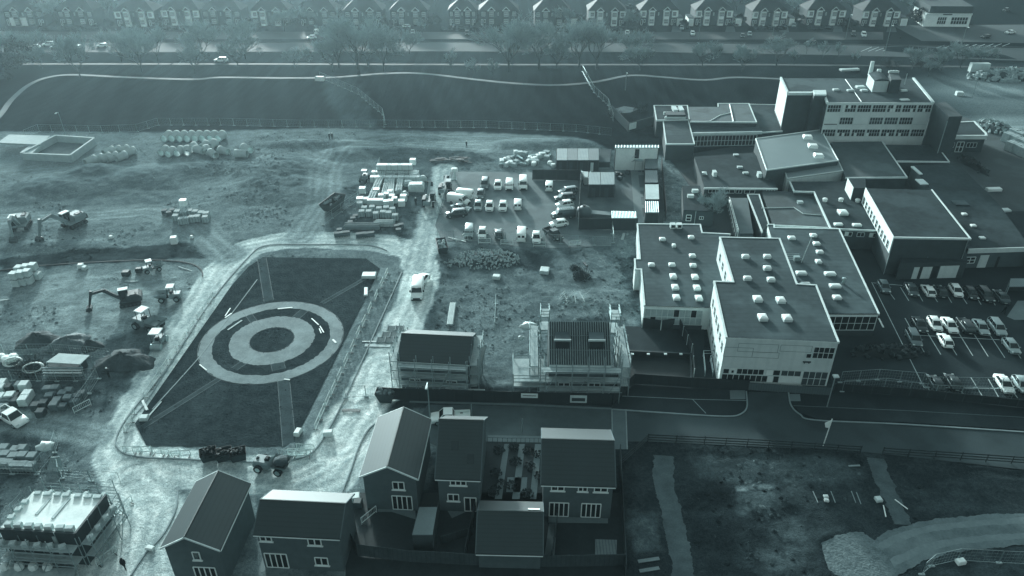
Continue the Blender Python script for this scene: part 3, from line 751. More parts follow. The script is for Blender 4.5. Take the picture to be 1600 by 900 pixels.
lh = thing('angled_annex', 'lower annex with second pale sloping roof in front of the angled hall', 'school hall', centroid(tp), world=True)
lo = [Vector((q.x, q.y, -.1)) for q in tp]; up = [q - Vector((0,0,.2)) for q in tp]
MB().add(lo+up, [(i,(i+1)%4,4+(i+1)%4,4+i) for i in range(4)]).build('wall', M_panel, lh)
MB().add(up+tp, [(4,5,6,7)]+[(i,(i+1)%4,4+(i+1)%4,4+i) for i in range(4)]).build('roof', M_metroof, lh)
p = MB()
for i in range(4): p.tube(tp[i]+Vector((0,0,.02)), tp[(i+1)%4]+Vector((0,0,.02)), .12, 6)
p.build('roof_edge', M_trim, lh)
# dark courtyard wing with clerestory strip
b, P = flat_block('school_wing', 'dark roofed classroom wing, small windows under its front edge, west of the angled hall', 
    [(1085,245),(1178,238),(1196,265),(1203,270),(1214,295),(1101,294),(1094,270)], 3.4, M_brickd, M_feltd, M_trim, [4])
a, c = P[5], P[4]
for u0, u1, nx in ((.06,.25,4),(.28,.42,2),(.44,.52,2),(.56,.70,2),(.86,.97,3)): window(b, a, c, u0, u1, 2.4, 3.15, nx, 1)
for (px, py) in ((1116,273),(1186,275)):
    q = G(px, py, 3.6); MB().box((q.x, q.y, 3.9), (.7, 1.3, 1.0)).build('vent_box', M_trim, b)
for (px, py) in ((1150,242),(1156,261),(1165,270)):
    q = G(px, py, 3.6); MB().box((q.x, q.y, 3.6), (1.1, .6, .35)).build('vent_hood', M_panel, b)
q = [G(1093,290,3.4), G(1102,290,3.4), G(1097,268,3.4)]
hp = thing('pointed_gable', 'small pointed pale gable standing at the corner of the dark classroom wing', 'gable', centroid(q), world=True)
g0, g1 = G(1095,297), G(1103,297)
MB().prism([g0, g1, g1+Vector((.3,2.0,0)), g0+Vector((.3,2.0,0))], 0, 3.3).build('wall', M_brickd, hp)
g0 = g0+Vector((0,0,3.32)); g1 = g1+Vector((0,0,3.32)); ap = G(1097,270,4.2)
MB().add([g0, g1, ap, g0+Vector((.2,2,0)), g1+Vector((.2,2,0))], [(0,1,2),(1,4,2),(4,3,2),(3,0,2)]).build('roof', M_trim, hp)
# small dark building with white window by the bare tree
b, P = flat_block('school_wing', 'small dark flat roofed outbuilding with a white window beside the bare courtyard tree', 
    [(1066,290),(1094,290),(1100,322),(1118,324),(1116,330),(1068,328)], 3.2, M_brickd, M_feltd)
a, c = P[5], P[4]
window(b, a, c, .12, .28, 1.0, 2.2, 1, 2, bar=.12); window(b, a, c, .55, .68, 1.4, 2.0, 2, 1, bar=.1)
for (px, py) in ((1086,299),(1079,307)):
    q = G(px, py, 3.4); MB().box((q.x, q.y, 3.5), (1.2, .7, .6)).build('vent_box', M_trim, b)
p = MB(); slab_on(p, a, c, .40, .42, 0, 3.1, .0, .1); p.build('downpipe', M_steel, b)
# covered walkways
b, P = flat_block('covered_walkway', 'long narrow flat roofed corridor with white lattice rail on its left edge', 
    [(1139,309),(1168,309),(1177,365),(1156,365)], 3.0, M_brickd, mat('corridor_roof', .085, var=.12), None, cat='corridor')
p = MB(); u0, u1 = G(1140,313,3.0), G(1154,364,3.0)
for zz in (.1, .7): p.tube(u0+Vector((-.1,0,zz)), u1+Vector((-.1,0,zz)), .06, 4)
for i in range(9):
    s = u0.lerp(u1, i/8); e = u0.lerp(u1, min(1, (i+1)/8)); p.tube(s+Vector((-.1,0,.1)), e+Vector((-.1,0,.7)), .05, 4); p.tube(s+Vector((-.1,0,-1.5)), s+Vector((-.1,0,.7)), .05, 4)
p.build('lattice_rail', M_trim, b)
b, P = flat_block('covered_walkway', 'dark flat roofed corridor edged with white trim right of the lattice rail corridor', 
    [(1168,304),(1186,304),(1201,350),(1191,362)], 3.0, M_brickd, M_feltd, M_trim, [0,1,3], cat='corridor', ew=.22)
b, P = flat_block('school_wing', 'dark low roof with a pale worn patch beside the brown yard, east of the corridors', 
    [(1190,298),(1272,300),(1297,356),(1208,352)], 3.0, M_brickd, mat('patched_roof', .05, var=.3, blotch=.8), M_trim, [2], ew=.2)
q = G(1250, 316, 3.2); MB().box((q.x, q.y, 3.2), (1.0, .8, .5)).build('vent_hood', M_panel, b)
p = MB(); p.path([G(1190,325,3.1), G(1240,324,3.1), G(1255,334,3.1), G(1282,336,3.1)], .09, 5); p.build('roof_pipe', M_trim, b)

# west rear blocks
b, P = flat_block('school_wing', 'small white edged roof with pale plant boxes at the far left of the school', 
    [(1022,165),(1074,165),(1077,187),(1026,188)], 4.2, M_brickd, M_feltd, M_trim)
for (px, py, w, d, h, mm) in ((1054,171,1.1,3.2,.6,M_trim),(1064,171,1.0,3.2,.6,M_trim),(1043,178,2.0,.5,.7,M_panel),(1055,182,4.5,2.2,1.0,M_dsteel),(1055,184,5,.4,.5,M_trim)):
    q = G(px, py, 4.4); MB().box((q.x, q.y, 4.2+h/2), (w, d, h)).build('roof_plant', mm, b)
b, P = flat_block('school_block', 'square dark brick block with white roof edge left of the glazed classrooms', 
    [(1036,188),(1075,187),(1085,225),(1041,225)], 3.9, M_brickd, M_felt, M_trim, [1,2,3])
b, P = flat_block('school_wing', 'wide roof with worn patches above the glazed classrooms', 
    [(1076,167),(1122,167),(1122,162),(1170,162),(1182,191),(1079,190)], 4.6, M_brickd, mat('worn_roof', .085, var=.25, blotch=-.3), M_trim, [1,2,3,4])
p = MB(); p.path([G(1143,176,4.7), G(1125,180,4.7), G(1108,190,4.7)], .1, 5); p.build('roof_cable', M_trim, b)
p = MB(); p.path([G(1140,163,4.75), G(1146,190,4.75)], .14, 4); p.build('roof_upstand', M_trim, b)
b, P = flat_block('school_wing', 'glazed classroom range with a long row of tall windows under a white fascia', 
    [(1080,192),(1184,192),(1189,206),(1083,208)], 3.6, M_brickd, M_felt, M_trim, [2], ew=.5, eh=.5)
window(b, P[3], P[2], .02, .95, .4, 2.9, 18, 2, bar=.10)
b, P = flat_block('school_wing', 'dark roof squeezed between the glazed classrooms and the tall teaching block', 
    [(1170,163),(1216,164),(1222,205),(1190,207)], 3.4, M_brickd, M_feltd, M_trim, [0,2], ew=.22)

# tall teaching block
zt = 12.0
tb = thing('teaching_block', 'three storey teaching block with long rows of windows and a plant room on its roof', 'school block', G(1360, 215), world=True)
P = Gs([(1220,122),(1427,123),(1458,161),(1293,161),(1287,146),(1231,146)], zt)
MB().prism(P, -.1, zt-.02, top=False).build('wall', M_brickd, tb)
MB().prism(P, zt-.2, zt, bottom=False).build('roof', M_felt, tb)
p = MB()
for i, w in ((1,.5),(4,.9),(5,.4)):
    p.ribbon([P[i], P[(i+1) % 6]], w, zt-.3, zt+.3)
p.ribbon([P[2], P[3]], .2, zt-.2, zt+.08); p.ribbon([P[3], P[4]], .4, zt-.3, zt+.2)
p.build('roof_edge', M_trim, tb)
a, c = P[3], P[2]
p = MB(); slab_on(p, a, c, 0, 1, .2, zt, 0, .12); p.build('facade_panel', mat('facade_grey', .64, rough=.7, var=.07, fine=2), tb)
p = MB()
for i in range(8):
    slab_on(p, a, c, i/7-.0015, i/7+.0015, .2, zt-.3, .1, .15)
p.build('facade_joint', M_panel, tb)
bl = {(0,1):[0,5,7],(0,4):[1,2,7],(0,5):[3],(2,1):[0,2],(2,2):[1],(2,3):[0],(2,5):[1],(2,4):[2],(0,6):[2]}
for row, (z0, z1) in enumerate(((10.0,11.6),(7.15,8.75),(4.35,5.95))):
    for i in range(7):
        if row == 1 and i in (0, 2, 6):
            p = MB(); slab_on(p, a, c, (i+.06)/7, (i+.94)/7, z0-.1, z0+.1, .1, .16); p.build('opening_trim', M_panel if i else M_dsteel, tb); continue
        window(tb, a, c, o=.12, u0=(i+.06)/7, u1=(i+.94)/7, z0=z0, z1=z1, nx=5, ny=2, fm=M_panel, blanks=bl.get((row, i)), pm=M_white, gm=None if not (row == 1 and i in (3, 4)) else mat('grey_glass', .07))
p = MB(); slab_on(p, P[0], P[5], .02, .98, 4, zt+.1, 0, .1); p.build('white_gable', M_white, tb)  # low sun on the west face, painted as a white slab over brick
# stair tower of the same block
Tt = Gs([(1270,143),(1290,143),(1291,150),(1272,150)], zt+.5)
q = MB().prism([(v.x, v.y) for v in (Tt[0], Tt[1], Tt[2], Tt[3])], 0, zt+.5).build('stair_tower', M_brickd, tb); MB().prism([(v.x, v.y) for v in Tt], zt+.5, zt+.85).build('coping', M_trim, q)
for z in (2.5, 6, 9.5):
    p = MB(); slab_on(p, P[5], P[4], .75, .95, z, z+.9, -.02, .08); p.build('stair_window', M_glass, tb)
# dark end wing
q0 = G(1459,161,zt); q1 = G(1483,182,zt)
MB().prism([(q0.x+.05, q0.y-.1), (q1.x, q1.y), (q1.x+3, q1.y+.3), (q0.x+3.2, q0.y+1)], -.1, zt-.05).build('end_wing', M_brickd, tb)
MB().tube((q1.x-.1, q1.y-.05, .2), (q1.x-.1, q1.y-.05, zt-1), .1, 5).build('downpipe', M_steel, tb)
# plant room
c4 = Gs([(1361,143),(1384,142),(1377,127),(1354,128)], zt)
c4 = [G(1362,144,zt), G(1385,144,zt), G(1376,132,zt), G(1353,132,zt)]
pr = MB().prism([(v.x, v.y) for v in c4], zt, zt+2.6, top=True).build('plant_room', M_panel, tb)
rr = MB(); rings = []
for t in (0, 1):
    A = c4[0].lerp(c4[3], t); B = c4[1].lerp(c4[2], t)
    rings.append([Vector((lerp(A.x, B.x, u), lerp(A.y, B.y, u), zt+2.62+.55*math.sin(math.pi*u))) for u in (0,.25,.5,.75,1)] + [Vector((B.x, B.y, zt+2.55)), Vector((A.x, A.y, zt+2.55))])
rr.loft(rings).build('curved_roof', M_felt, pr)
q = [G(1387,146,zt), G(1403,146,zt), G(1397,135,zt), G(1384,135,zt)]
MB().prism([(v.x, v.y) for v in q], zt, zt+3.2).build('lift_housing', M_brickd, tb)
p = MB()
for i in range(7):
    s = q[3].lerp(q[2], i/6); p.box((s.x, s.y, zt+3.4), (.45, .4, .5+.2*(i % 2)), i)
p.build('water_tank', M_trim, tb)
for (px, py, w, d, h) in ((1344,136,2.0,1.2,.5),(1350,141,1.6,.9,.4),(1306,140,1.4,.8,.4),(1329,141,1.6,.8,.4),(1412,141,1.6,.8,.35),(1414,155,2.0,1.0,.25)):
    q = G(px, py, zt+.2); MB().bbox((q.x, q.y, zt+h/2), (w, d, h), .1, .12).build('roof_vent', M_trim, tb)
for (px, py, h, w) in ((1360,112,3.4,1.0),(1372,118,2.4,1.2)):
    q = G(px, py+6, zt); MB().add([(q.x-w/2, q.y, zt),(q.x+w/2, q.y, zt),(q.x+w/2*.4, q.y, zt+h),(q.x-w/2, q.y, zt+h),(q.x-w/2, q.y+.5, zt),(q.x+w/2, q.y+.5, zt),(q.x+w/2*.4, q.y+.5, zt+h),(q.x-w/2, q.y+.5, zt+h)], [(0,1,2,3),(7,6,5,4),(0,4,5,1),(1,5,6,2),(2,6,7,3),(3,7,4,0)]).build('roof_fin', M_trim, tb)
p = MB(); p.path([G(1321,124,zt+.05), G(1346,159,zt+.05)], .1, 4); p.build('roof_upstand', M_trim, tb)
for k, (px, py) in enumerate(((1388,128),(1413,132))):
    q = G(px, py, zt); m = MB().tube((q.x,q.y,zt), (q.x,q.y,zt+2.6), .07, 5).build('mast', M_trim, tb)

# roofs south and east of the tall block
b, P = flat_block('school_wing', 'square felt roof with large worn patch below the three storey facade', 
    [(1298,222),(1378,221),(1417,277),(1322,278)], 3.8, M_brickd, mat('patched_felt', .065, var=.22, blotch=.4), M_trim, [1,2])
b, P = flat_block('school_wing', 'dark roof with white edge at the foot of the three storey facade, right hand one', 
    [(1383,226),(1463,227),(1483,253),(1402,252)], 3.8, M_brickd, M_feltd, M_trim, [1,2])
b, P = flat_block('school_wing', 'large low dark roof with three small rooflights right of the brick hall', 
    [(1425,258),(1496,255),(1560,318),(1610,386),(1513,389),(1456,297)], 3.8, M_brick, M_feltd, None)
a, c = P[4], P[3]
p = MB(); slab_on(p, a, c, 0, .98, 3.0, 3.85, 0, .18); p.build('roof_edge', M_trim, b)
window(b, a, c, .01, .17, 1.0, 2.2, 2, 2, bar=.12)
p = MB(); slab_on(p, a, c, .24, .38, .05, 2.5, 0, .07); d_ = p.build('door', M_panel, b)
p = MB(); slab_on(p, a, c, .53, .57, .05, 2.1, 0, .05); p.build('dark_doorway', M_black, b)
for (px, py) in ((1507,334),(1521,352),(1535,371)): skylight(b, px, py, 3.8, .9, .8, .45)
for (px, py, w, d) in ((1500,318,2.6,2.0),(1432,267,.7,4),(1440,285,1.6,2.5)):
    q = G(px, py, 3.8); MB().box((q.x, q.y, 3.9), (w, d, .2)).build('roof_patch', M_panel if w < 2 else M_felt, b)
b, P = flat_block('school_wing', 'low brick range cut by the right edge of the picture, white fascia and bench below', 
    [(1617,388),(1700,388),(1700,395),(1617,395)], 3.8, M_brick, M_feltd, M_trim, [2])
b, P = flat_block('school_wing', 'small flat roofed entrance building with white fascia and double door east of the tall block', 
    [(1479,192),(1522,190),(1540,208),(1541,212),(1476,212)], 4.0, M_brickd, M_feltd, M_trim, [0,1,2,3], ew=.45, eh=.8)
a, c = P[4], P[3]
window(b, a, c, .36, .53, .1, 2.5, 2, 2, name='door', bar=.14); window(b, a, c, .04, .30, 1.2, 2.3, 3, 1); window(b, a, c, .60, .84, 1.2, 2.3, 3, 1)
sk = thing('smoking_shelter', 'open shelter with ribbed roof at the right end of the top row of parked cars', 'shelter', G(1592, 440), world=True)
q = [G(1579,436,2.4), G(1640,436,2.4), G(1640,447,2.6), G(1577,447,2.6)]
MB().prism([(v.x, v.y) for v in q], 2.4, 2.52).build('roof', mat('ribbed_shelter_roof', .16, var=.1, stripes=('X', 3), stripe_amt=.2), sk)
for s in (q[0], q[3], q[1], q[2]): MB().tube((s.x, s.y, 0), (s.x, s.y, 2.45), .06, 5).build('post', M_steel, sk)
q = G(1585, 453); MB().box((q.x, q.y, .5), (2.4, .7, 1.0)).build('bench', M_dsteel, sk)
# ------------------------------------------------------------------ new brick houses with gable roofs
def gable_house(name, label, ridge, ze, zr, ov=.25, wallm=None, roofm=None, eaves=None, group='new brick houses', cat='house', rw=None, pale=False):
    """ridge: two pixels (a at the left/back, b at the right/front) at height zr; eaves: two half widths in metres; returns (thing, corner pts)"""
    a, b_ = G(*ridge[0], zr), G(*ridge[1], zr)
    d = (b_-a); L = d.length; d.normalize(); n = Vector((d.y, -d.x, 0))
    if n.y > 0: n = -n                    # n faces the camera
    wf, wb = eaves
    h = thing(name, label, cat, ((a+b_)/2).xy.to_3d(), group=group, world=True)
    def pt(base, w, z): q = base + n*w; return Vector((q.x, q.y, z))
    c = [pt(a, wf, ze), pt(b_, wf, ze), pt(b_, -wb, ze), pt(a, -wb, ze)]
    wl = [Vector((q.x, q.y, -.1)) for q in c]
    MB().add(wl + c + [a, b_], [(0,1,5,4),(2,3,7,6),(1,2,6,9,5),(3,0,4,8,7)]).build('wall', wallm or M_bricknew, h)
    t = .18; rf = MB()
    for s, w in ((1, wf), (-1, wb)):
        sl = (zr-ze)/w; e = ov
        A = a - d*e + Vector((0,0,.06)); B = b_ + d*e + Vector((0,0,.06))
        A2 = pt(a - d*e, s*(w+e), ze-sl*e+.06); B2 = pt(b_ + d*e, s*(w+e), ze-sl*e+.06)
        up = Vector((0,0,t)); q = [A, B, B2, A2]
        if s < 0: q = q[::-1]
        rf.add(q + [v+up for v in q], [(3,2,1,0),(4,5,6,7),(0,1,5,4),(1,2,6,5),(2,3,7,6),(3,0,4,7)])
    ro = rf.build('roof', roofm or M_tile, h)
    MB().tube(a - d*ov + Vector((0,0,t+.03)), b_ + d*ov + Vector((0,0,t+.03)), .11, 6).build('ridge_tile', M_tile, ro)
    for s, w in ((1, wf), (-1, wb)):
        sl = (zr-ze)/w; g = MB()
        g.tube(pt(a-d*ov, s*(w+ov+.06), ze-sl*ov+.06), pt(b_+d*ov, s*(w+ov+.06), ze-sl*ov+.06), .06, 6)
        g.build('gutter', M_trim, ro)
    vb = MB()
    for base, sg in ((a, -1), (b_, 1)):
        for s, w in ((1, wf), (-1, wb)):
            sl = (zr-ze)/w; p0 = base + d*sg*(ov+.03) + Vector((0,0,.05)); p1 = pt(base + d*sg*(ov+.03), s*(w+ov), ze-sl*ov+.05)
            q = d*sg*.05; vb.add([p0-q, p1-q, p1+q, p0+q, p0-q+Vector((0,0,.2)), p1-q+Vector((0,0,.2)), p1+q+Vector((0,0,.2)), p0+q+Vector((0,0,.2))], [(0,1,2,3),(7,6,5,4),(0,4,5,1),(1,5,6,2),(2,6,7,3),(3,7,4,0)])
    vb.build('bargeboard', M_barge if not pale else M_trim, ro)
    return h, dict(a=a, b=b_, d=d, n=n, c=c)
def hwin(h, p0, p1, u, z, w, hh, nx, ny, name='window'):
    L = (p1-p0).length; window(h, p0, p1, u-w/2/L, u+w/2/L, z, z+hh, nx, ny, fm=M_white, sill=(name == 'window'), name=name, bar=.11)
def patio(pts, m=None): sheet('patio', Q(*pts), m or mat('patio_slabs', .16, var=.12, scale=.8, fine=4), .03, False)

M_barge = mat('grey_bargeboard', .10, var=.1)
# house with pale left roof slope, bottom left of the picture
h, k = gable_house('brick_house', 'detached brick house with its gable to the camera, bottom left beside the haul road', ((340,741),(290,838)), 5.2, 6.75, pale=True, eaves=(2.9,2.5), ov=.3)
p0, p1 = k['c'][1], k['c'][2]
HOUSES = [(h, k)]
# gable end faces the camera (end b): corners c[1] (camera-side n) and c[2]
def gable_front(k):
    p, q = k['c'][1], k['c'][2]
    return (p, q) if p.x < q.x else (q, p)
p0, p1 = gable_front(k)
hwin(h, p0, p1, .55, 3.4, .7, 1.1, 1, 1); hwin(h, p0, p1, .62, .15, 2.2, 2.1, 4, 1, 'patio_door')
# wide house, bottom
h, k = gable_house('brick_house', 'wide brick house with bright far roof slope, in front of the haul road bend', ((411,783),(536,789)), 5.2, 6.8, eaves=(2.75,2.75))
p0, p1 = k['c'][0], k['c'][1]
hwin(h, p0, p1, .10, 4.15, 1.15, .85, 2, 1); hwin(h, p0, p1, .70, 3.9, 1.3, 1.05, 2, 1); hwin(h, p0, p1, .17, .15, 2.3, 2.1, 4, 1, 'patio_door'); hwin(h, p0, p1, .74, .9, 1.3, 1.1, 2, 1)
# centre gable house
h, k = gable_house('brick_house', 'brick house with large pale left roof slope beside the dirt forecourt', ((630,641),(606,728)), 5.2, 6.75, pale=True, eaves=(2.9,2.9), ov=.3)
p0, p1 = gable_front(k)
hwin(h, p0, p1, .66, 3.3, 1.25, 1.1, 2, 1); hwin(h, p0, p1, .70, .15, 2.2, 2.1, 4, 1, 'patio_door')
# narrow house with roof windows
h, k = gable_house('brick_house', 'narrow brick house with two small roof windows next to the parked pickup', ((690,657),(752,659)), 5.2, 9.0, eaves=(4.9,4.9))
p0, p1 = k['c'][0], k['c'][1]
hwin(h, p0, p1, .5, 4.15, 1.7, .9, 3, 1); hwin(h, p0, p1, .36, 1.7, 1.2, 1.0, 2, 1); hwin(h, p0, p1, .78, .15, 1.3, 2.1, 2, 1, 'patio_door')
for (px, py) in ((711,694),(735,706)):
    c = G(px, py, 7.6); MB().box((c.x, c.y-.1, 7.48+(c.y-G(711,694,7.6).y)*.7), (.75, 1.0, .1), 0, math.atan(3.8/4.9)).build('roof_window', M_glass, h)
# right house
h, k = gable_house('brick_house', 'wide brick house with bright far slope and five white windows, beside the fenced dirt plot', ((850,688),(956,691)), 5.1, 7.4, eaves=(4.25,4.25))
p0, p1 = k['c'][0], k['c'][1]
for u, w in ((.21,1.35),(.57,.95),(.83,1.4)): hwin(h, p0, p1, u, 4.15, w, .85, 2, 1)
hwin(h, p0, p1, .24, .15, 2.1, 2.1, 4, 1, 'patio_door'); hwin(h, p0, p1, .71, .15, 2.1, 2.1, 4, 1, 'patio_door')
# garage
h, k = gable_house('garage', 'double garage with dark tiled roof between the two rows of back gardens', ((750,800),(845,802)), 2.4, 4.6, eaves=(3.3,3.3), cat='garage', group='garages')
b0, b1 = k['a'].lerp(k['b'], .79), k['a'].lerp(k['b'], .985)
for o in [h]:
    q = MB(); n = k['n']; 
    q.add([b0 - n*.3 + Vector((0,0,.12)), b1 - n*.3 + Vector((0,0,.12)), b1 - n*.9 + Vector((0,0,-.38)), b0 - n*.9 + Vector((0,0,-.38)), b0 - n*.3 + Vector((0,0,.2)), b1 - n*.3 + Vector((0,0,.2)), b1 - n*.9 + Vector((0,0,-.26)), b0 - n*.9 + Vector((0,0,-.26))], [(3,2,1,0),(4,5,6,7),(0,1,5,4),(1,2,6,5),(2,3,7,6),(3,0,4,7)])
    q.build('roof_panel', M_white, h)
# small garage left of the wedge gardens
gq = [G(655,793,2.5), G(683,793,2.5), G(676,836,2.5), G(644,836,2.5)]
sg = thing('garden_shed', 'small flat topped brick shed with pale concrete roof between the two gardens', 'shed', centroid(gq), world=True)
MB().prism([(v.x, v.y) for v in gq], -.1, 2.45, top=False).build('wall', M_brickd, sg); MB().prism([(v.x, v.y) for v in gq], 2.42, 2.58).build('roof', M_paving, sg)
# patios, lawns, garden fences
GARD = mat('dark_garden_turf', .028, var=.3, fine=3)  # the houses' shade over the gardens is put into this turf colour
sheet('back_gardens', Q((540,770),(975,770),(975,960),(540,960)), GARD, .014)
sheet('front_gardens', Q((750,690),(850,690),(850,790),(750,790)), GARD, .014)
patio([(590,786),(648,786),(650,812),(612,800),(590,800)]); patio([(692,786),(746,792),(706,810)])
patio([(857,802),(950,806),(950,818),(857,817)]); patio([(858,818),(870,818),(866,872),(850,872)])
patio([(410,872),(452,872),(450,900),(402,900)]); patio([(806,806),(850,806),(848,812),(806,812)])
for pts in ([(788,694),(796,694),(784,780),(773,780)], [(811,694),(820,694),(812,780),(800,780)], [(836,694),(846,694),(838,780),(828,780)], [(793,746),(824,746),(822,769),(791,769)]): patio(pts)
sheet('front_footway', Q((762,680),(855,682),(855,692),(762,690)), M_paving, .035, False)
sheet('timber_deck', Q((930,843),(964,844),(963,873),(930,872)), mat('deck_boards', .20, var=.15, stripes=('X', 3), stripe_amt=.3), .05, False)

def board_fence(label, pts, h=1.8, m=None, cat='fence', name='board_fence', step=1.9, post=True, rails=False, group=None, postm=None, thick=.05):
    """timber fence along pixels: one panel part per bay, posts between"""
    W = smooth_pts = [G(*p) for p in pts]
    f = thing(name, label, cat, W[0], world=True, group=group); m = m or M_woodd
    for a, b in zip(W[:-1], W[1:]):
        L = (b-a).length; n = max(1, round(L/step)); d = (b-a).normalized()
        ang = math.atan2(d.y, d.x)
        for i in range(n):
            p = a.lerp(b, i/n); q = a.lerp(b, (i+1)/n); c = (p+q)/2; l = (q-p).length; z = HZ(c)
            mb = MB()
            if rails:
                for zz in (.35, .75, 1.15): mb.box((c.x, c.y, z+zz), (l-.10, .06, .16), ang)
            else:
                mb.box((c.x, c.y, z+h/2+.03), (l-.12, thick, h-.06), ang)
            mb.build('rail_bay' if rails else 'panel', m, f)
            if post: MB().box((p.x, p.y, z+h/2), (.11, .11, h+.06), ang).build('post', postm or m, f)
        if post: MB().box((b.x, b.y, HZ(b)+h/2), (.11, .11, h+.06), ang).build('post', postm or m, f)
    return f
board_fence('long weathered board fence along the bottom of the back gardens', [(560,868),(640,878),(750,884),(860,886),(975,884)])
board_fence('board fence running down from the right house to the bottom edge, beside the dirt plot', [(968,712),(972,790),(977,900)])
board_fence('short board fence on the left of the wedge shaped garden', [(686,800),(678,868)])
board_fence('board fence on the right of the wedge shaped garden', [(742,800),(728,872)])
board_fence('board fence dividing the turf garden from the patio path', [(870,820),(862,878)])
board_fence('low board fence dividing the wedge shaped garden', [(690,850),(738,835)], h=1.2)
board_fence('board fence beside the wide house at the bottom', [(549,850),(560,868)])
M_post = mat('dark_fence_timber', .04, var=.2)
board_fence('post and rail fence along the estate road, long run left of the gate gap', [(970,728),(1012,690),(1100,694),(1200,699),(1343,709)], h=1.3, rails=True, name='post_and_rail_fence', step=2.9, m=M_post)
board_fence('post and rail fence along the estate road, run right of the gate gap', [(1378,711),(1500,719),(1700,733)], h=1.3, rails=True, name='post_and_rail_fence', step=2.9, m=M_post)
hb = mat('low_hedge', .03, var=.4, fine=5)
def railing(label, pts, h=1.0, m=None, cat='railing', name='railing', sp=.5, group=None):
    W = [G(*p) for p in pts]; f = thing(name, label, cat, W[0], world=True, group=group); mb = MB(); pm = MB(); m = m or M_dsteel
    for a, b in zip(W[:-1], W[1:]):
        for zz in (.15, h): mb.tube(a+Vector((0,0,zz)), b+Vector((0,0,zz)), .025, 4)
        n = max(1, int((b-a).length/sp))
        for i in range(n+1): q = a.lerp(b, i/n); pm.tube(q, q+Vector((0,0,h)), .02, 4)
    mb.build('rail', m, f); pm.build('bars', m, f); return f
railing('low dark railing in front of the narrow front gardens', [(762,693),(793,694),(800,694),(848,694)])
# shrubs in the front gardens
M_shrub = mat('shrub_leaves', .045, var=.4, fine=4)
rs = random.Random(5)
def leafy(mb, c, r, n, rnd, s=.10, flat=1.0):
    for i in range(n):
        a = rnd.random()*6.283; q = rnd.random()**.5; z = rnd.random()
        p = Vector((c[0]+r*q*math.cos(a), c[1]+r*q*math.sin(a), c[2]+r*flat*z*(1.3-q)))
        u = Vector((rnd.gauss(0,1), rnd.gauss(0,1), rnd.gauss(0,1))).normalized(); v = u.orthogonal().normalized()
        s2 = s*(.6+rnd.random()); mb.add([p-u*s2-v*s2*.5, p+u*s2-v*s2*.5, p+u*s2+v*s2*.5, p-u*s2+v*s2*.5], [(0,1,2,3)])
beds = [(779,705,780,0),(775,740,0,0),(770,770,0,0),(803,700,0,0),(805,722,0,0),(800,760,0,0),(826,705,0,0),(828,730,0,0),(824,772,0,0),(843,712,0,0),(844,745,0,0),(782,758,0,0)]
words = ['top','middle','bottom','top','middle','bottom','top','middle','bottom','top','bottom','lower']
for i, bd in enumerate(beds):
    c = G(bd[0], bd[1]); t = thing('shrub', 'small dark shrub, %s from the top left in the narrow front gardens between the houses' % ordw(i), 'shrub', c, group='shrubs in the front gardens')
    mb = MB(); leafy(mb, (0,0,0), .75, 90, rs, .1, 1.0); mb.build('leaves', M_shrub, t); MB().tube((0,0,0), (0,0,.5), .04, 4).build('stem', M_bark, t)

# ------------------------------------------------------------------ scaffolding
M_scaf = mat('scaffold_tube', .28, rough=.5, var=.2, metal=.3)
M_board = mat('scaffold_board', .36, var=.25, fine=3)
def scaffold(label, P, lifts, bays, depth=1.1, group='scaffolds round the unfinished houses'):
    """P: closed or open list of world points (inner line); standards, ledgers, boards on each lift"""
    s = thing('scaffold', label, 'scaffold', P[0].xy.to_3d(), world=True, group=group)
    cen = centroid(P)
    for (a, b) in zip(P[:-1], P[1:]):
        a = Vector((a.x,a.y,0)); b = Vector((b.x,b.y,0)); d = (b-a).normalized(); n = Vector((d.y,-d.x,0))
        if n.dot(a-cen) < 0: n = -n
        L = (b-a).length; k = max(2, round(L/2.1)); top = lifts[-1]+1.2
        st = MB(); le = MB()
        for i in range(k+1):
            for off in (.25, depth+.25):
                q = a.lerp(b, i/k) + n*off; st.tube(q, q+Vector((0,0,top+random.uniform(-.3,.9))), .055, 4)
            q0 = a.lerp(b, i/k)
            for z in lifts: le.tube(q0+n*.15+Vector((0,0,z)), q0+n*(depth+.35)+Vector((0,0,z)), .05, 4)
        for z in lifts:
            for off in (.25, depth+.25): le.tube(a+n*off-d*.3+Vector((0,0,z)), b+n*off+d*.3+Vector((0,0,z)), .05, 4)
            for zz in (.5, 1.0): le.tube(a+n*(depth+.25)+Vector((0,0,z+zz)), b+n*(depth+.25)+Vector((0,0,z+zz)), .045, 4)
            bd = MB(); c = (a+b)/2 + n*(depth/2+.25)
            for j in range(4):
                off = .35 + j*.26; bd.add([], []); bd.box(((a+b)/2 + n*off + Vector((0,0,z+.06+.012*j))).to_tuple(), (L+.1, .235, .04), math.atan2(d.y, d.x))
            bd.build('boards', M_board, s)
        for i in range(0, k, 2):
            q0 = a.lerp(b, i/k)+n*(depth+.28); q1 = a.lerp(b, (i+1)/k)+n*(depth+.28); le.tube(q0, q1+Vector((0,0,lifts[-1])), .05, 4)
        st.build('standards', M_scaf, s); le.build('ledgers', M_scaf, s)
    return s
h, k = gable_house('brick_house', 'unfinished house with dark roof and bright far slope, wrapped in scaffolding', ((631,523),(735,528)), 5.2, 6.95, eaves=(3.35,3.35), group='houses under construction')
c = k['c']
hwin(h, c[0], c[1], .2, 1.0, 1.4, 1.2, 2, 1); hwin(h, c[0], c[1], .75, 1.0, 1.4, 1.2, 2, 1)
scaffold('scaffold of tubes and boards round the house with the finished dark roof', [c[3], c[0], c[1], c[2]], [1.9, 3.4, 4.9], 5)
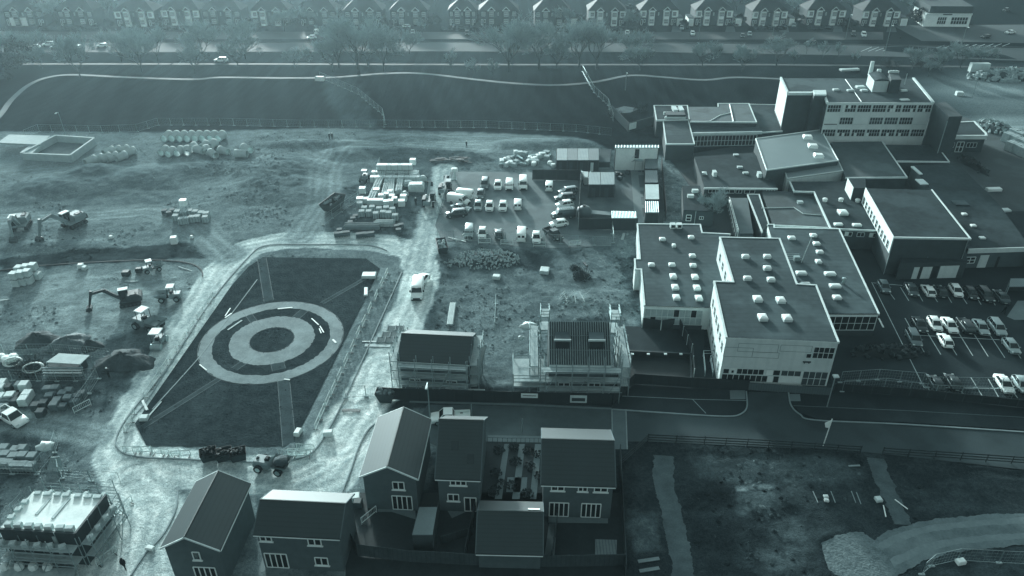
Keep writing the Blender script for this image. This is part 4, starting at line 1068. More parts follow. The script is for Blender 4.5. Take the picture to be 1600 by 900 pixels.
# leaning board chute on the right of it
q0, q1 = G(753,543,5), G(739,605,0.3)
ch = thing('board_chute', 'long pale boarded chute leaning on the right end of the scaffold', 'chute', (q1.x,q1.y,0), world=True)
d = (q1-q0); s = Vector((.55,0,0)); MB().add([q0-s,q0+s,q1+s,q1-s,q0-s+Vector((0,0,.12)),q0+s+Vector((0,0,.12)),q1+s+Vector((0,0,.12)),q1-s+Vector((0,0,.12))], [(3,2,1,0),(4,5,6,7),(0,1,5,4),(1,2,6,5),(2,3,7,6),(3,0,4,7)]).build('boards', M_woodl, ch)
for sx in (-1, 1): MB().tube(q0+s*sx+Vector((0,0,.2)), q1+s*sx+Vector((0,0,.2)), .06, 4).build('side_rail', M_scaf, ch)
for t in (.15, .5): q = q0.lerp(q1, t); MB().tube((q.x, q.y, 0), (q.x, q.y, q.z), .06, 4).build('prop', M_scaf, ch)

# house with roof battens and two dormers
zr, ze = 8.4, 5.0
a, b_ = G(858,503,zr), G(952,504,zr)
d = (b_-a).normalized(); n = Vector((d.y,-d.x,0)); n = n if n.y < 0 else -n; wf = 5.2; wb = 4.0
bh = thing('brick_house', 'unfinished house with bare roof battens and two flat dormers behind tall scaffolding', 'house', ((a+b_)/2).xy.to_3d(), group='houses under construction', world=True)
def pt(base, w, z): q = base + n*w; return Vector((q.x, q.y, z))
cc = [pt(a,wf,ze), pt(b_,wf,ze), pt(b_,-wb,ze), pt(a,-wb,ze)]
MB().add([Vector((q.x,q.y,-.1)) for q in cc]+cc+[a,b_], [(0,1,5,4),(2,3,7,6),(1,2,6,9,5),(3,0,4,8,7)]).build('wall', M_bricknew, bh)
up = Vector((0,0,.05)); MB().add([a+up,b_+up,cc[1]+up,cc[0]+up], [(0,1,2,3)]).add([a+up,b_+up,cc[2]+up,cc[3]+up], [(0,1,2,3)]).build('roof_membrane', mat('roof_membrane', .045, var=.25), bh)
L = (b_-a).length; rafters = MB(); batt = MB()
for i in range(27):
    t = i/26; p = a.lerp(b_, t)+Vector((0,0,.10)); q = pt(a.lerp(b_, t), wf, ze+.10); rafters.tube(p, q, .035, 4)
    q2 = pt(a.lerp(b_, t), -wb, ze+.10); rafters.tube(p, q2, .045, 4)
for j in range(4):
    t = j/3; p = a.lerp(pt(a,wf,ze), t)+Vector((0,0,.18)); q = b_.lerp(pt(b_,wf,ze), t)+Vector((0,0,.18)); batt.tube(p, q, .04, 4)
rafters.build('rafters', M_board, bh); batt.build('battens', M_wood, bh)
MB().tube(cc[0]+n*.2+Vector((0,0,.1)), cc[1]+n*.2+Vector((0,0,.1)), .17, 4).build('fascia', M_woodl, bh)
for (u, v) in ((.21,.5),(.77,.52)):
    base = a.lerp(b_, u); w = 1.0
    z1 = lerp(zr, ze, .30); zf = lerp(zr, ze, .72)
    o = MB(); L0 = base + n*wf*.28 - d*w; L1 = base + n*wf*.60 - d*w
    for (wid, z0, zz, dm, mm) in ((0,0,0,0,0),): pass
    fr = [base + n*wf*.28 + d*s*w for s in (-1,1)] + [base + n*wf*.62 + d*s*w for s in (1,-1)]
    dm = MB().prism([(q.x,q.y) for q in fr], zf-.7, z1+.45).build('dormer', M_felt, bh)
    p0 = base + n*wf*.62 - d*w; p1 = base + n*wf*.62 + d*w
    q = MB(); slab_on(q, p0, p1, -.06, 1.06, z1+.25, z1+.5, -.05, .14); q.build('fascia', M_woodl, dm)
    q = MB(); slab_on(q, p0, p1, .05, .95, zf+.1, z1+.15, -.02, .03); q.build('opening', M_black, dm)
    q = MB(); slab_on(q, p0 - d*.5, p1 + d*.5, 0, 1, zf-.55, zf-.3, .3, .7); q.build('platform', M_board, dm)
hwin(bh, cc[0], cc[1], .25, 1.0, 1.5, 1.2, 2, 1); hwin(bh, cc[0], cc[1], .75, 1.0, 1.5, 1.2, 2, 1)
out = [cc[3]-d*1.2, cc[0]-d*1.2+n*.1, cc[1]+d*1.2+n*.1, cc[2]+d*1.2]
scaffold('tall scaffold round the house with bare battens and dormers', out, [1.8, 3.3, 4.9], 6)
# side towers
def tower(label, px0, py0, w, dpt, lifts, topm, group='scaffold towers'):
    c = G(px0, py0); s = thing('scaffold_tower', label, 'scaffold tower', c, group=group, world=True); st = MB(); le = MB()
    for sx in (-1, 1):
        for sy in (-1, 1): st.tube((c.x+sx*w/2, c.y+sy*dpt/2, 0), (c.x+sx*w/2, c.y+sy*dpt/2, lifts[-1]+1.4), .06, 4)
    for z in lifts + [lifts[-1]+.6, lifts[-1]+1.1]:
        for s1 in (-1, 1):
            le.tube((c.x-w/2, c.y+s1*dpt/2, z), (c.x+w/2, c.y+s1*dpt/2, z), .055, 4); le.tube((c.x+s1*w/2, c.y-dpt/2, z), (c.x+s1*w/2, c.y+dpt/2, z), .055, 4)
    st.build('standards', M_scaf, s); le.build('ledgers', M_scaf, s)
    for z in lifts[1:]: MB().box((c.x, c.y, z+.08), (w-.1, dpt-.1, .06)).build('deck', topm, s)
    return s
tower('low loading platform of tubes with sheeted packs, left of the dormer house', 826, 608, 4.2, 5.0, [.6, 2.4, 3.2], M_board)
tower('slim scaffold tower at the back left corner of the dormer house', 850, 545, 1.2, 2.2, [2, 4, 6.2], M_board)
tower('slim scaffold tower at the back right corner of the dormer house', 956, 548, 1.3, 2.6, [2, 4, 6.2], M_woodl)
tarp = mat('pale_tarpaulin', .48, rough=.6, var=.15)
for i, (px, py, w, dd, hh) in enumerate(((826,528,5.0,2.2,.9),(838,538,2.2,1.2,.6),(814,547,1.6,1.2,.7))):
    c = G(px, py, 1.5); o = MB().blob((c.x, c.y, 3.55), (w*.6, dd*.7, hh), 9, .3, rs).build('tarpaulin_bundle', tarp, None, True)
    tag(o, 'crumpled pale tarpaulin bundle, %s of those on the loading platform left of the dormer house' % ['largest','middle','smallest'][i], 'tarpaulin', 'tarpaulins on the loading platform')

# unfinished block at the bottom left: floor slab, block piers, scaffold
zs = 4.6
S = [G(-2,828,zs), G(118,836,zs), G(166,775,zs), G(52,768,zs)]
ub = thing('unfinished_block', 'unfinished building with bright concrete deck and rows of block piers, bottom left corner', 'building', centroid(S), group='houses under construction', world=True)
MB().prism([(q.x,q.y) for q in S], -.1, zs-.3).build('wall', M_brickd, ub)
MB().prism([(q.x,q.y) for q in S], zs-.29, zs).build('floor_deck', mat('new_concrete_deck', .72, var=.14, scale=.7, fine=4), ub)
p = MB()
for i in range(4): p.ribbon([S[i], S[(i+1)%4]], .22, zs-.28, zs+.26+.003*i) if i in (0, 1) else None
p.build('edge_beam', M_dsteel, ub)
def inS(u, v): return S[0].lerp(S[1], u).lerp(S[3].lerp(S[2], u), v)
wb_ = mat('pale_blockwork', .46, var=.16, scale=2, fine=8)
for i in range(7):
    for v, hh in ((.10, .55), (.95, .22)):
        q = inS(.09+i*.135+rs.uniform(-.015, .015), v); MB().bbox((q.x, q.y, zs+hh/2), (rs.uniform(.6, .85), .5, hh), .05, .04).build('block_pier', wb_, ub)
for i, (u, v0, v1) in enumerate(((.30,.42,.85),(.55,.35,.88))):
    a0, a1 = inS(u, v0), inS(u, v1); MB().ribbon([a0, a1], .3, zs+.01, zs+.06+.03*i).build('partition_wall', wb_, ub)
for v in (.3, .5, .7):
    q = inS(.03, v); MB().box((q.x, q.y, zs+.15), (.6, .5, .3)).build('block_pier', wb_, ub)
Sx = [q - Vector((0,0,zs)) for q in S]
scaffold('scaffold round the unfinished block in the bottom left corner', [Sx[3], Sx[0], Sx[1], Sx[2], Sx[3]], [1.6, 3.3], 6, 1.3)
for i in range(14):
    if i < 6: q = inS(.06+i*.16, -.16)
    elif i < 10: q = inS(1.12, .1+(i-6)*.25)
    else: q = inS(.15+(i-10)*.24, 1.14)
    o = MB().bbox((q.x, q.y, 3.42+.3), (.62, .5, .55), .1*i, .06).build('block_stack', wb_)
    tag(o, 'small pale block stack on the bottom left scaffold, %s from its front left' % ordw(i), 'block stack', 'block stacks on the scaffold')
prp = [G(104,880,0), G(107,846,3.2)]
o = MB().box((prp[0].x, prp[0].y, 2.1), (.35, .3, 4.2)).build('timber_post', M_woodl); tag(o, 'pale upright timber post under the deck of the unfinished block', 'post')
# lower slab row in front with round caps
q = [G(-40,905,.4), G(115,905,.4), G(118,888,.4), G(-40,884,.4)]
o = MB().prism([(v.x,v.y) for v in q], 0, .4).build('loading_deck', M_board); tag(o, 'boarded deck with white bulk bags at the bottom left edge', 'deck')
for i, px in enumerate((9,32,54,76)):
    c = G(px, 889, .4); o = MB().lathe((c.x, c.y, .4), [(.30,0),(.46,.15),(.48,.55),(.36,.8),(.1,.86)], 8).build('bulk_bag', M_white, None, False)
    tag(o, 'white bulk bag, %s from the left along the bottom left edge' % ordw(i), 'bulk bag', 'bulk bags on the deck')
# ------------------------------------------------------------------ the row of semi-detached houses beyond the main road
M_pale = mat('painted_render', .85, rough=.8, var=.15, scale=.5)
M_tl2 = M_tilold
def semi(px0, px1, label, white=True, gables=2, seed=0):
    r = random.Random(seed); zg = 0
    yb = 40+r.uniform(-1.2, 1.0); a, c = G(px0+r.uniform(-3, 2), yb), G(px1+r.uniform(-2, 3), yb+r.uniform(-.3, .3)); L = (c-a).length; dep = r.uniform(8, 9.5); ze, zr = 5.3, r.uniform(8.6, 9.4)
    d = (c-a).normalized(); n = Vector((d.y,-d.x,0)); n = n if n.y < 0 else -n
    h = thing('semi_detached_house', label, 'house', ((a+c)/2).xy.to_3d(), world=True, group='semi detached houses along the far road')
    def p(u, back, z): q = a.lerp(c, u) - n*back; return Vector((q.x, q.y, z))
    MB().prism([p(0,0,0),p(1,0,0),p(1,dep,0),p(0,dep,0)], -.1, ze).build('wall', M_brickd, h)
    if white:
        for (u0, u1) in ((0,.17),(.83,1)):
            q = MB(); slab_on(q, a, c, u0+.004, u1-.004, 2.75, ze-.05, 0, .06); q.build('upper_wall', M_pale, h)
    e = .4; x0, x1 = -e/L, 1+e/L
    ri = dep/2/L*.95
    P = [p(x0,-e,ze),p(x1,-e,ze),p(x1,dep+e,ze),p(x0,dep+e,ze),p(ri,dep/2,zr),p(1-ri,dep/2,zr)]
    ro = MB().add(P, [(0,1,5,4),(1,2,5),(2,3,4,5),(3,0,4),(3,2,1,0)]).build('roof', M_tl2, h)
    for u in (.5,):
        q = p(u, dep/2, 0); MB().box((q.x, q.y, zr+.3), (1.4, .7, 1.8)).build('chimney', M_brickd, ro)
    # two bays with gables
    for k, u in enumerate((.31, .69)):
        w = 2.3/L
        b0, b1 = p(u-w/2, -.75, 0), p(u+w/2, -.75, 0)
        bay = MB().prism([p(u-w/2,0,0),p(u-w*.36,-.75,0),p(u+w*.36,-.75,0),p(u+w/2,0,0)], 0, ze).build('bay', M_pale if white else M_brickd, h)
        f0, f1 = p(u-w*.36,-.75,0), p(u+w*.36,-.75,0)
        window(h, f0, f1, .04, .96, 3.3, 4.8, 4, 2, fm=M_white, bar=.12); window(h, f0, f1, .04, .96, .7, 2.3, 4, 2, fm=M_white, bar=.12)
        if (k+seed) % 2 == 0 or gables == 2:
            A, B, T = p(u-w*.62,-.85,ze-.05), p(u+w*.62,-.85,ze-.05), p(u,-.85,ze+1.25); T2 = p(u,dep*.3,ze+1.25)
            g = MB().add([A,B,T], [(0,1,2)]).add([A+Vector((0,.05,0)),B+Vector((0,.05,0)),T+Vector((0,.05,0)),T2,p(u-w*.62,.5,ze-.05),p(u+w*.62,.5,ze-.05)], [(0,2,3,4),(2,1,5,3)]).build('bay_gable', M_tl2, h)
            tb2 = MB()
            for s in (A, B): tb2.tube(s+Vector((0,-.05,0)), T+Vector((0,-.05,0)), .13, 4)
            tb2.tube(A, B, .1, 4); tb2.build('bargeboard', M_white, g)
    for u in (.10, .90):
        window(h, a, c, u-.045, u+.045, 3.3, 4.7, 3, 2, fm=M_white, bar=.1, o=.06 if white else 0); window(h, a, c, u-.06, u-.02, .1, 2.1, 1, 1, fm=M_white, name='door', bar=.14)
        window(h, a, c, u+.01, u+.05, 1.0, 2.1, 1, 1, fm=M_white, bar=.1)
    window(h, a, c, .475, .495, 3.5, 4.5, 1, 1, fm=M_white, bar=.1)
    return h
def garage_ext(px0, px1, label, z=2.7):
    a, c = G(px0, 40.5), G(px1, 40.5); h = thing('side_garage', label, 'garage', a, world=True, group='side garages along the far road')
    MB().prism([a, c, c+Vector((0,6,0)), a+Vector((0,6,0))], -.1, z).build('wall', M_pale, h)
    MB().prism([a+Vector((-.15,-.15,0)), c+Vector((.15,-.15,0)), c+Vector((.15,6.1,0)), a+Vector((-.15,6.1,0))], z, z+.2).build('roof', M_felt, h)
    q = MB(); slab_on(q, a, c, .12, .88, .05, 2.2, 0, .06); q.build('door', M_white, h)
pairs = [(1343,1402,1),(1257,1316,1),(1171,1229,1),(1085,1143,1),(1001,1058,1),(918,975,1),(834,890,0),(752,808,0),(700,746,0),(612,670,0),(540,598,0),(470,525,0),(395,452,1),(318,378,0),(255,314,1),(186,243,1),(95,150,0),(10,70,0)]
desc = ['white upper walls','white upper walls','white upper walls','white upper walls','white upper walls','white bays','dark brick front','dark brick front','dark brick front','dark brick front','dark brick front','dark brick front','pale front','dark brick front','white front','white bays','dark front','dark edge front']
for i, (x0, x1, w) in enumerate(pairs):
    semi(x0, x1, 'semi detached pair, %s, %s from the right in the far row' % (desc[i], ordw(i) if i < 16 else ['seventeenth','eighteenth'][i-16]), bool(w), seed=i)
for i, (x0, x1) in enumerate(((1406,1416),(1058,1066),(1075,1083),(1232,1240),(892,904),(1149,1158))):
    garage_ext(x0, x1, 'flat roofed side garage with white door, %s of the far row garages' % ['rightmost','third from the left','fourth from the left','second from the right','leftmost','third from the right'][i])
# flat white shop
a, c = G(1442,41.5), G(1513,42); sh = thing('shop_building', 'low white flat fronted shop with two wide windows at the far right road junction', 'shop', (a+c)/2, world=True)
MB().prism([a, c, c+Vector((2,14,0)), a+Vector((2,14,0))], -.1, 4.4).build('wall', M_pale, sh)
MB().prism([a+Vector((1.5,1.0,0)), c+Vector((.3,1.0,0)), c+Vector((2,14,0)), a+Vector((2,14,0))], 4.4, 7.0).build('upper_storey', M_brickd, sh)
q = MB(); slab_on(q, a, c, .0, 1, 4.1, 4.7, 0, .3); q.build('fascia', M_white, sh)
window(sh, a, c, .28, .47, .9, 3.4, 4, 2, fm=M_white, bar=.14); window(sh, a, c, .58, .94, .9, 3.4, 6, 2, fm=M_white, bar=.14)
q = MB(); slab_on(q, a, c, .36, .56, 4.2, 4.6, .3, .36); q.build('sign', M_dsteel, sh)
t0, t1 = G(1457,12), G(1478,12)
# white gable / other buildings at the upper edge
for i, (px, w, lab) in enumerate(((20,9,'pale flat roofed hut behind the trees at the far left'),)):
    a, c = G(18,40), G(44,40); o = thing('hut', lab, 'hut', a, world=True); MB().prism([a,c,c+Vector((0,7,0)),a+Vector((0,7,0))], -.1, 3.0).build('wall', M_pale, o); MB().prism([a+Vector((-.3,-.3,0)),c+Vector((.3,-.3,0)),c+Vector((.3,7.2,0)),a+Vector((-.3,7.2,0))], 3.0, 3.25).build('roof', M_felt, o)
# front garden walls and hedges
M_hedge = mat('clipped_hedge', .035, var=.45, fine=4, bump=1)
for i, (x0, x1, y) in enumerate(((555,640,47),(690,745,47),(860,910,47),(925,1000,47),(1062,1076,45),(1180,1228,46),(1262,1300,46),(60,160,47),(230,330,47))):
    mb = MB(); a, c = G(x0, y), G(x1, y); n = max(3, int((c-a).length/1.2))
    for k in range(n): q = a.lerp(c, (k+.5)/n); mb.blob((q.x, q.y, .6), (1.9, 1.3, 1.5+.4*math.sin(k*2.1)), 6, .2, rs)
    o = mb.build('hedge', M_hedge, None, True); tag(o, 'dark clipped front hedge, %s from the left along the service road' % ordw([2,3,4,5,6,7,8,0,1][i]), 'hedge', 'hedges along the service road')

# ------------------------------------------------------------------ trees
def tree_mesh(seed, h=10.0, spread=.42, trunk=.22, depth=5, weep=0.0, twig=5, tw=.042, up=.7):
    """trunk and limbs in one mesh, the twigs in another; three or four forks at each joint"""
    r = random.Random(seed); tk = MB(); tg = MB()
    def grow(p, d, l, rad, dep):
        q = p + d*l + Vector((0, 0, -.04*l*weep)); (tk if dep > 2 else tg).tube(p, q, rad, 5 if dep > 3 else 3, rad*.7, cap=False)
        if dep == 0: return
        for i in range(r.choice((3, 4)) if dep > 1 else twig+2):
            ax = Vector((r.gauss(0,1), r.gauss(0,1), r.gauss(0,1))).cross(d)
            if ax.length < 1e-3: continue
            ax.normalize(); nd = Matrix.Rotation(r.uniform(.18, spread*1.5), 3, ax) @ d; nd.z += up*(.6 if dep > 2 else .5) - weep*(.5 if dep < 2 else 0); nd.normalize()
            grow(p.lerp(q, r.uniform(.35, 1.0)) if i else q, nd, l*r.uniform(.58, .92), max(rad*r.uniform(.5, .66), tw*.55), dep-1)
    base = h*r.uniform(.13, .2); n0 = r.randint(3, 4)
    tk.tube((0,0,-.1), (0,0,base), trunk*1.15, 7, trunk*.9, cap=False)
    for i in range(n0):
        a = 6.283*i/n0+r.random(); sp = spread*r.uniform(.5, 1.3); d = Vector((math.cos(a)*sp, math.sin(a)*sp, 1)).normalized()
        grow(Vector((0,0,base*(.75+.25*i/n0))), d, h*.25*r.uniform(.8, 1.2), trunk*.62, depth)
    return tk, tg
TREES = []
for k, (sd_, hh, sp, tr, dep, wp) in enumerate(((1,10,.64,.15,5,0),(2,12,.66,.19,5,.3),(3,8.5,.68,.11,5,0),(4,6.5,.55,.08,4,0),(5,11,.78,.18,5,.12),(6,10,.5,.13,5,0))):
    tk, tg = tree_mesh(sd_, hh, sp, tr, dep, wp)
    TREES.append((tk, tg, hh))
def leafless(k, px, py, h, label, group='bare winter trees beyond the park', name='bare_tree', rot=None):
    tk, tg, hh = TREES[k]
    if isinstance(tk, MB):
        t = thing(name, label, 'tree', (0,0,0), group=group)
        tk.build('trunk', M_bark, t); tg.build('crown', M_twig, t)
        TREES[k] = (t, None, hh); o = t
    else: o = dup(tk, (0,0,0), 0, label, group)
    c = G(px, py); o.location = (c.x, c.y, HZ(c)); o.rotation_euler = (0,0, rot if rot is not None else rs.random()*6.28); s = h/hh; o.scale = (s*rs.uniform(.85, 1.3), s*rs.uniform(.85, 1.3), s*rs.uniform(.85, 1.05))
    return o
tl = [(0,126,122,14),(2,66,108,9),(4,52,98,12),(1,18,104,13),(4,190,96,14),(0,222,112,15),(1,248,98,14),(2,208,90,10),(4,305,116,13),(0,318,92,13),(2,372,104,10),(1,384,92,14),(2,462,108,8),
      (1,560,116,21),(4,530,106,16),(4,600,112,17),(1,520,112,13),(0,575,104,15),(0,640,84,9),(3,705,108,7),(1,795,112,18),(1,842,108,18),(0,870,106,10),(4,905,104,17),(1,932,108,17),(4,800,100,12),(3,740,122,6.5),(2,985,92,9),(3,770,118,5),(2,1000,110,8),
      (2,1097,104,8.5),(0,1160,112,9),(1,1213,102,11),(3,1240,98,5),(3,1285,92,6),(3,1310,88,5),(3,1260,84,5.5),(3,1335,100,5),(4,1425,108,8),(0,1470,112,8),(2,1500,106,8),(4,1450,120,7),(2,1530,100,6)]
where = lambda px: 'far left' if px < 200 else 'left' if px < 450 else 'middle left' if px < 700 else 'centre' if px < 950 else 'middle right' if px < 1250 else 'right'
cnt = {}
order = sorted(range(len(tl)), key=lambda i: tl[i][1])
rank = {}
for i in order: w = where(tl[i][1]); cnt[w] = cnt.get(w, 0)+1; rank[i] = cnt[w]
szw = lambda h: 'very large' if h > 14 else 'tall' if h > 10.5 else 'medium' if h > 7.5 else 'small'
for i, (k, px, py, h) in enumerate(tl):
    leafless(k, px, py, h, '%s bare tree, %s from the left at the %s of the park' % (szw(h), ordw(rank[i]-1), where(px)))
leafless(0, 1112, 344, 7.5, 'bare pale branched tree in the dark courtyard between the school wings', 'courtyard trees')
# street trees and garden trees among the far houses
gl = [(4,445,48,9),(0,430,30,11),(2,480,44,9),(1,520,20,11),(0,350,26,11),(2,90,38,10),(1,125,24,12),(4,68,30,10),(0,170,30,10),(4,860,14,11),(2,885,44,8),(1,1010,20,10),(0,1150,16,10),(2,1245,24,9),(4,1330,20,9),(2,1420,24,10),(4,590,10,11),(1,680,10,11),(0,760,14,10),(2,920,4,11),(0,985,47,8),(3,660,52,6),(0,240,20,12),(1,290,12,11)]
for i, (k, px, py, h) in enumerate(sorted(gl, key=lambda t: t[1])):
    leafless(k, px, py, h, 'bare garden tree, %s from the left among the far houses' % (ordw(i) if i < 16 else ['seventeenth','eighteenth','nineteenth','twentieth','twenty first','twenty second','twenty third','twenty fourth'][i-16]), 'bare garden trees among the far houses', 'garden_tree')
# dense evergreens
M_ever = mat('evergreen_leaves', .030, var=.5, scale=.5, fine=2.5)
def evergreen(px, py, r, h, label, seed):
    rd = random.Random(seed); c = G(px, py); t = thing('evergreen_tree', label, 'tree', c, group='evergreen trees round the park')
    mb = MB()
    for k in range(26):
        a = rd.random()*6.28; q = r*rd.random()**.6; z = h*(.18+.75*rd.random())*(1-.45*q/r)
        leafy(mb, (q*math.cos(a), q*math.sin(a), z-.3), r*.36, 75, rd, .2, .9)
    mb.build('crown', M_ever, t); MB().tube((0,0,0), (0,0,h*.6), .22, 6, .1).build('trunk', M_bark, t)
for i, (px, py, r, h) in enumerate(((5,118,5,9),(30,104,5,10),(-15,135,5,8),(-30,110,6,10),(105,34,4,9),(488,36,4.5,10),(985,30,3.5,7),(1432,36,3.5,7))):
    evergreen(px, py, r, h, 'dense dark evergreen, %s' % ['at the left edge beside the curved park path','behind the left edge path, near the far road','lowest at the left edge of the park','furthest left, cut by the picture edge','between the hut and the far left houses','beside the bright gable of the far houses','between two white houses in the far row','left of the white shop'][i], i+40)
for i, px in enumerate((170,248,315,386,462,532,604,676,746,820,902,990,1068,1156,1243,1328)):
    evergreen(px, 42-3*(i % 3), 1.5+.5*(i % 4), 3.5+1.2*(i % 3), 'dark garden evergreen, %s from the left in the gaps of the far house row' % ordw(i), i+70)
# scrub
def scrub(px, py, r, h, n, label, seed, name='bush', group='bushes on the site'):
    rd = random.Random(seed); c = G(px, py); t = thing(name, label, 'bush', (c.x, c.y, HZ(c)), group=group); mb = MB()
    for i in range(n):
        a = rd.random()*6.28; q = r*rd.random()**.7; b = Vector((q*math.cos(a)*.7, q*math.sin(a)*.7, 0)); e = Vector((q*1.1*math.cos(a), q*1.1*math.sin(a), h*(.5+.6*rd.random())))
        mb.tube(b, e, .035, 3, .012); 
        for j in range(3): s = b.lerp(e, .5+.4*rd.random()); mb.tube(s, s+Vector((rd.gauss(0,.3), rd.gauss(0,.3), .4*h*rd.random())), .02, 3, .01)
    leafy(mb, (0,0,0), r, n*5, rd, .09, h*.6/r); mb.build('twigs', M_shrub, t)
scrub(909,434,1.6,1.6,60,'dark leafy bush standing alone on the rough ground left of the school',1)
scrub(898,420,.9,.8,30,'small dark bush just behind the lone dark bush',2)
scrub(960,180,2.5,1.6,60,'scrubby bush behind the walled yard at the top of the site',3)
scrub(1000,172,2.0,1.8,50,'scrubby bush just west of the school roof with pale plant',4)
scrub(1390,103,3.5,2.0,70,'low bush behind the tall teaching block, left one',5); scrub(1440,104,3.5,2.2,70,'low bush behind the tall teaching block, right one',6)
# ------------------------------------------------------------------ vehicles (built nose towards -Y, then copied)
def paint(name, g, rough=.28): return mat(name, g, rough=rough, var=.04, scale=1, fine=2, spec=.5, world=False)
P_white = paint('white_car_paint', .80); P_silver = paint('silver_car_paint', .36); P_grey = paint('grey_car_paint', .14); P_dark = paint('dark_car_paint', .030); P_mid = paint('blue_grey_car_paint', .07)
M_cglass = mat('car_glass', .02, rough=.08, var=.1, spec=.6, world=False)
M_tyre = mat('tyre_rubber', .02, rough=.9, var=.1, world=False); M_rim = mat('alloy_rim', .4, rough=.35, var=.1, metal=.6, world=False)
M_lamp = mat('lamp_lens', .6, rough=.15, var=.05, world=False); M_tail = mat('tail_lens', .08, rough=.2, var=.05, world=False)
M_yell = mat('plant_paint', .22, rough=.5, var=.15, world=False); M_plate = mat('number_plate', .6, var=.02, world=False)
def sect(y, hw, z0, z1, r=.12, lean=.0):
    """one cross-section of a body, rounded at the shoulders"""
    return [Vector(p) for p in ((-hw*.92, y, z0), (-hw, y, z0+.12), (-hw, y, lerp(z0, z1, .55)), (-hw+lean*.5, y, z1-r), (-hw+r+lean, y, z1), (0, y, z1+.02), (hw-r-lean, y, z1), (hw-lean*.5, y, z1-r), (hw, y, lerp(z0, z1, .55)), (hw, y, z0+.12), (hw*.92, y, z0))]
def cabin(mb, ys, zb, hw, zs, top):
    """greenhouse: ys list of (y, half width, z) rings"""
    rings = [[Vector((-w, y, z)), Vector((w, y, z))] for (y, w, z) in ys]
def wheel_set(t, ys, hw, r=.32, w=.2):
    for y in ys:
        for s in (-1, 1):
            x = s*(hw-w*.45)
            ty = MB().tube((x-s*w/2, y, r), (x+s*w/2, y, r), r, 14).build('wheel', M_tyre, t)
            MB().tube((x+s*w*.3, y, r), (x+s*(w/2+.015), y, r), r*.62, 10).build('rim', M_rim, ty)
def make_car(name, kind, pm):
    """kind: dict L, W, H, profile"""
    t = thing(name, 'car', 'car'); L, Wd, Hh = kind['L'], kind['W'], kind['H']; hw = Wd/2; y0 = -L/2; belt = kind['belt']; hood = kind['hood']
    b = MB(); st = []
    for (f, w, zl, zh) in kind['body']: st.append(sect(y0+f*L, hw*w, zl, zh*belt, .10))
    b.loft(st); b.build('body', pm, t, True)
    # greenhouse glass
    c0, r0, r1, c1 = kind['cab']      # fractions: windscreen foot, roof front, roof rear, rear window foot
    wb, wr = hw*.90, hw*.72; zb = belt*.985; zr = Hh-.06
    A = [Vector((-wb, y0+c0*L, zb)), Vector((wb, y0+c0*L, zb)), Vector((wb, y0+c1*L, zb)), Vector((-wb, y0+c1*L, zb))]
    B = [Vector((-wr, y0+r0*L, zr)), Vector((wr, y0+r0*L, zr)), Vector((wr, y0+r1*L, zr)), Vector((-wr, y0+r1*L, zr))]
    MB().add(A+B, [(0,1,5,4),(1,2,6,5),(2,3,7,6),(3,0,4,7),(4,5,6,7)]).build('windows', M_cglass, t)
    # roof skin and pillars
    rf = MB(); q = .06
    rings = [[v + Vector((0,0,-.05)) for v in (B[0]*1.02, B[1]*1.02, B[2]*1.01, B[3]*1.01)], [Vector((v.x*1.03, v.y, zr+.01)) for v in B], [Vector((v.x*.85, lerp(v.y, (B[0].y+B[2].y)/2, .08), Hh)) for v in B]]
    for r_ in rings:
        for v in r_: v.z = v.z if v.z > zr-.08 else zr-.06
    rf.loft(rings); rf.build('roof', pm, t, True)
    pl = MB()
    for i in range(4): pl.tube(A[i]*1.005, B[i]*1.01, .045, 5)
    ym = lerp(y0+r0*L, y0+r1*L, .45)
    for s in (-1, 1): pl.tube((s*wb*1.0, ym-.05, zb), (s*wr*1.02, ym, zr), .05, 5)
    if kind.get('five'):
        for s in (-1, 1): pl.tube((s*wb*1.0, y0+lerp(r1, c1, .5)*L-.45, zb), (s*wr*1.02, y0+r1*L-.5, zr), .06, 5)
    pl.build('pillars', pm, t)
    wheel_set(t, (y0+kind['ax'][0]*L, y0+kind['ax'][1]*L), hw, kind.get('r', .32))
    for s in (-1, 1):
        MB().bbox((s*hw*.70, y0+.10, belt*.72), (.36, .22, .15), s*-.15, .03).build('headlight', M_lamp, t)
        MB().bbox((s*hw*.76, -y0-.05, belt*.82), (.22, .14, .22), 0, .03).build('tail_light', M_tail, t)
        MB().bbox((s*(hw+.08), y0+c0*L+.25, belt+.05), (.2, .14, .14), 0, .03).build('wing_mirror', pm, t)
    for e in (1, -1): MB().box((0, e*(L/2+.005), .45), (.52, .03, .11)).build('number_plate', M_plate, t)
    MB().box((0, y0-.0, .52), (.9, .05, .16)).build('grille', M_black, t)
    return t
HB = dict(L=4.05, W=1.74, H=1.47, belt=.93, hood=.8, body=[(0,.80,.30,.62),(.02,.93,.22,.74),(.13,1,.20,.86),(.27,1,.20,.98),(.5,1,.20,1.0),(.85,1,.20,1.03),(.97,.94,.24,.98),(1,.84,.34,.80)], cab=(.22,.42,.84,.97), ax=(.18,.80), five=True)
SAL = dict(L=4.6, W=1.8, H=1.42, belt=.90, hood=.8, body=[(0,.80,.30,.62),(.02,.93,.22,.74),(.15,1,.20,.88),(.28,1,.20,.99),(.5,1,.20,1.0),(.80,1,.20,1.04),(.97,.94,.24,1.0),(1,.84,.34,.80)], cab=(.24,.42,.70,.86), ax=(.18,.79))
EST = dict(L=4.7, W=1.84, H=1.66, belt=1.05, hood=.9, body=[(0,.84,.34,.64),(.02,.95,.25,.78),(.14,1,.24,.90),(.26,1,.24,.98),(.5,1,.24,1.0),(.88,1,.24,1.0),(.98,.95,.28,.97),(1,.88,.4,.82)], cab=(.22,.37,.92,.985), ax=(.18,.80), r=.36, five=True)
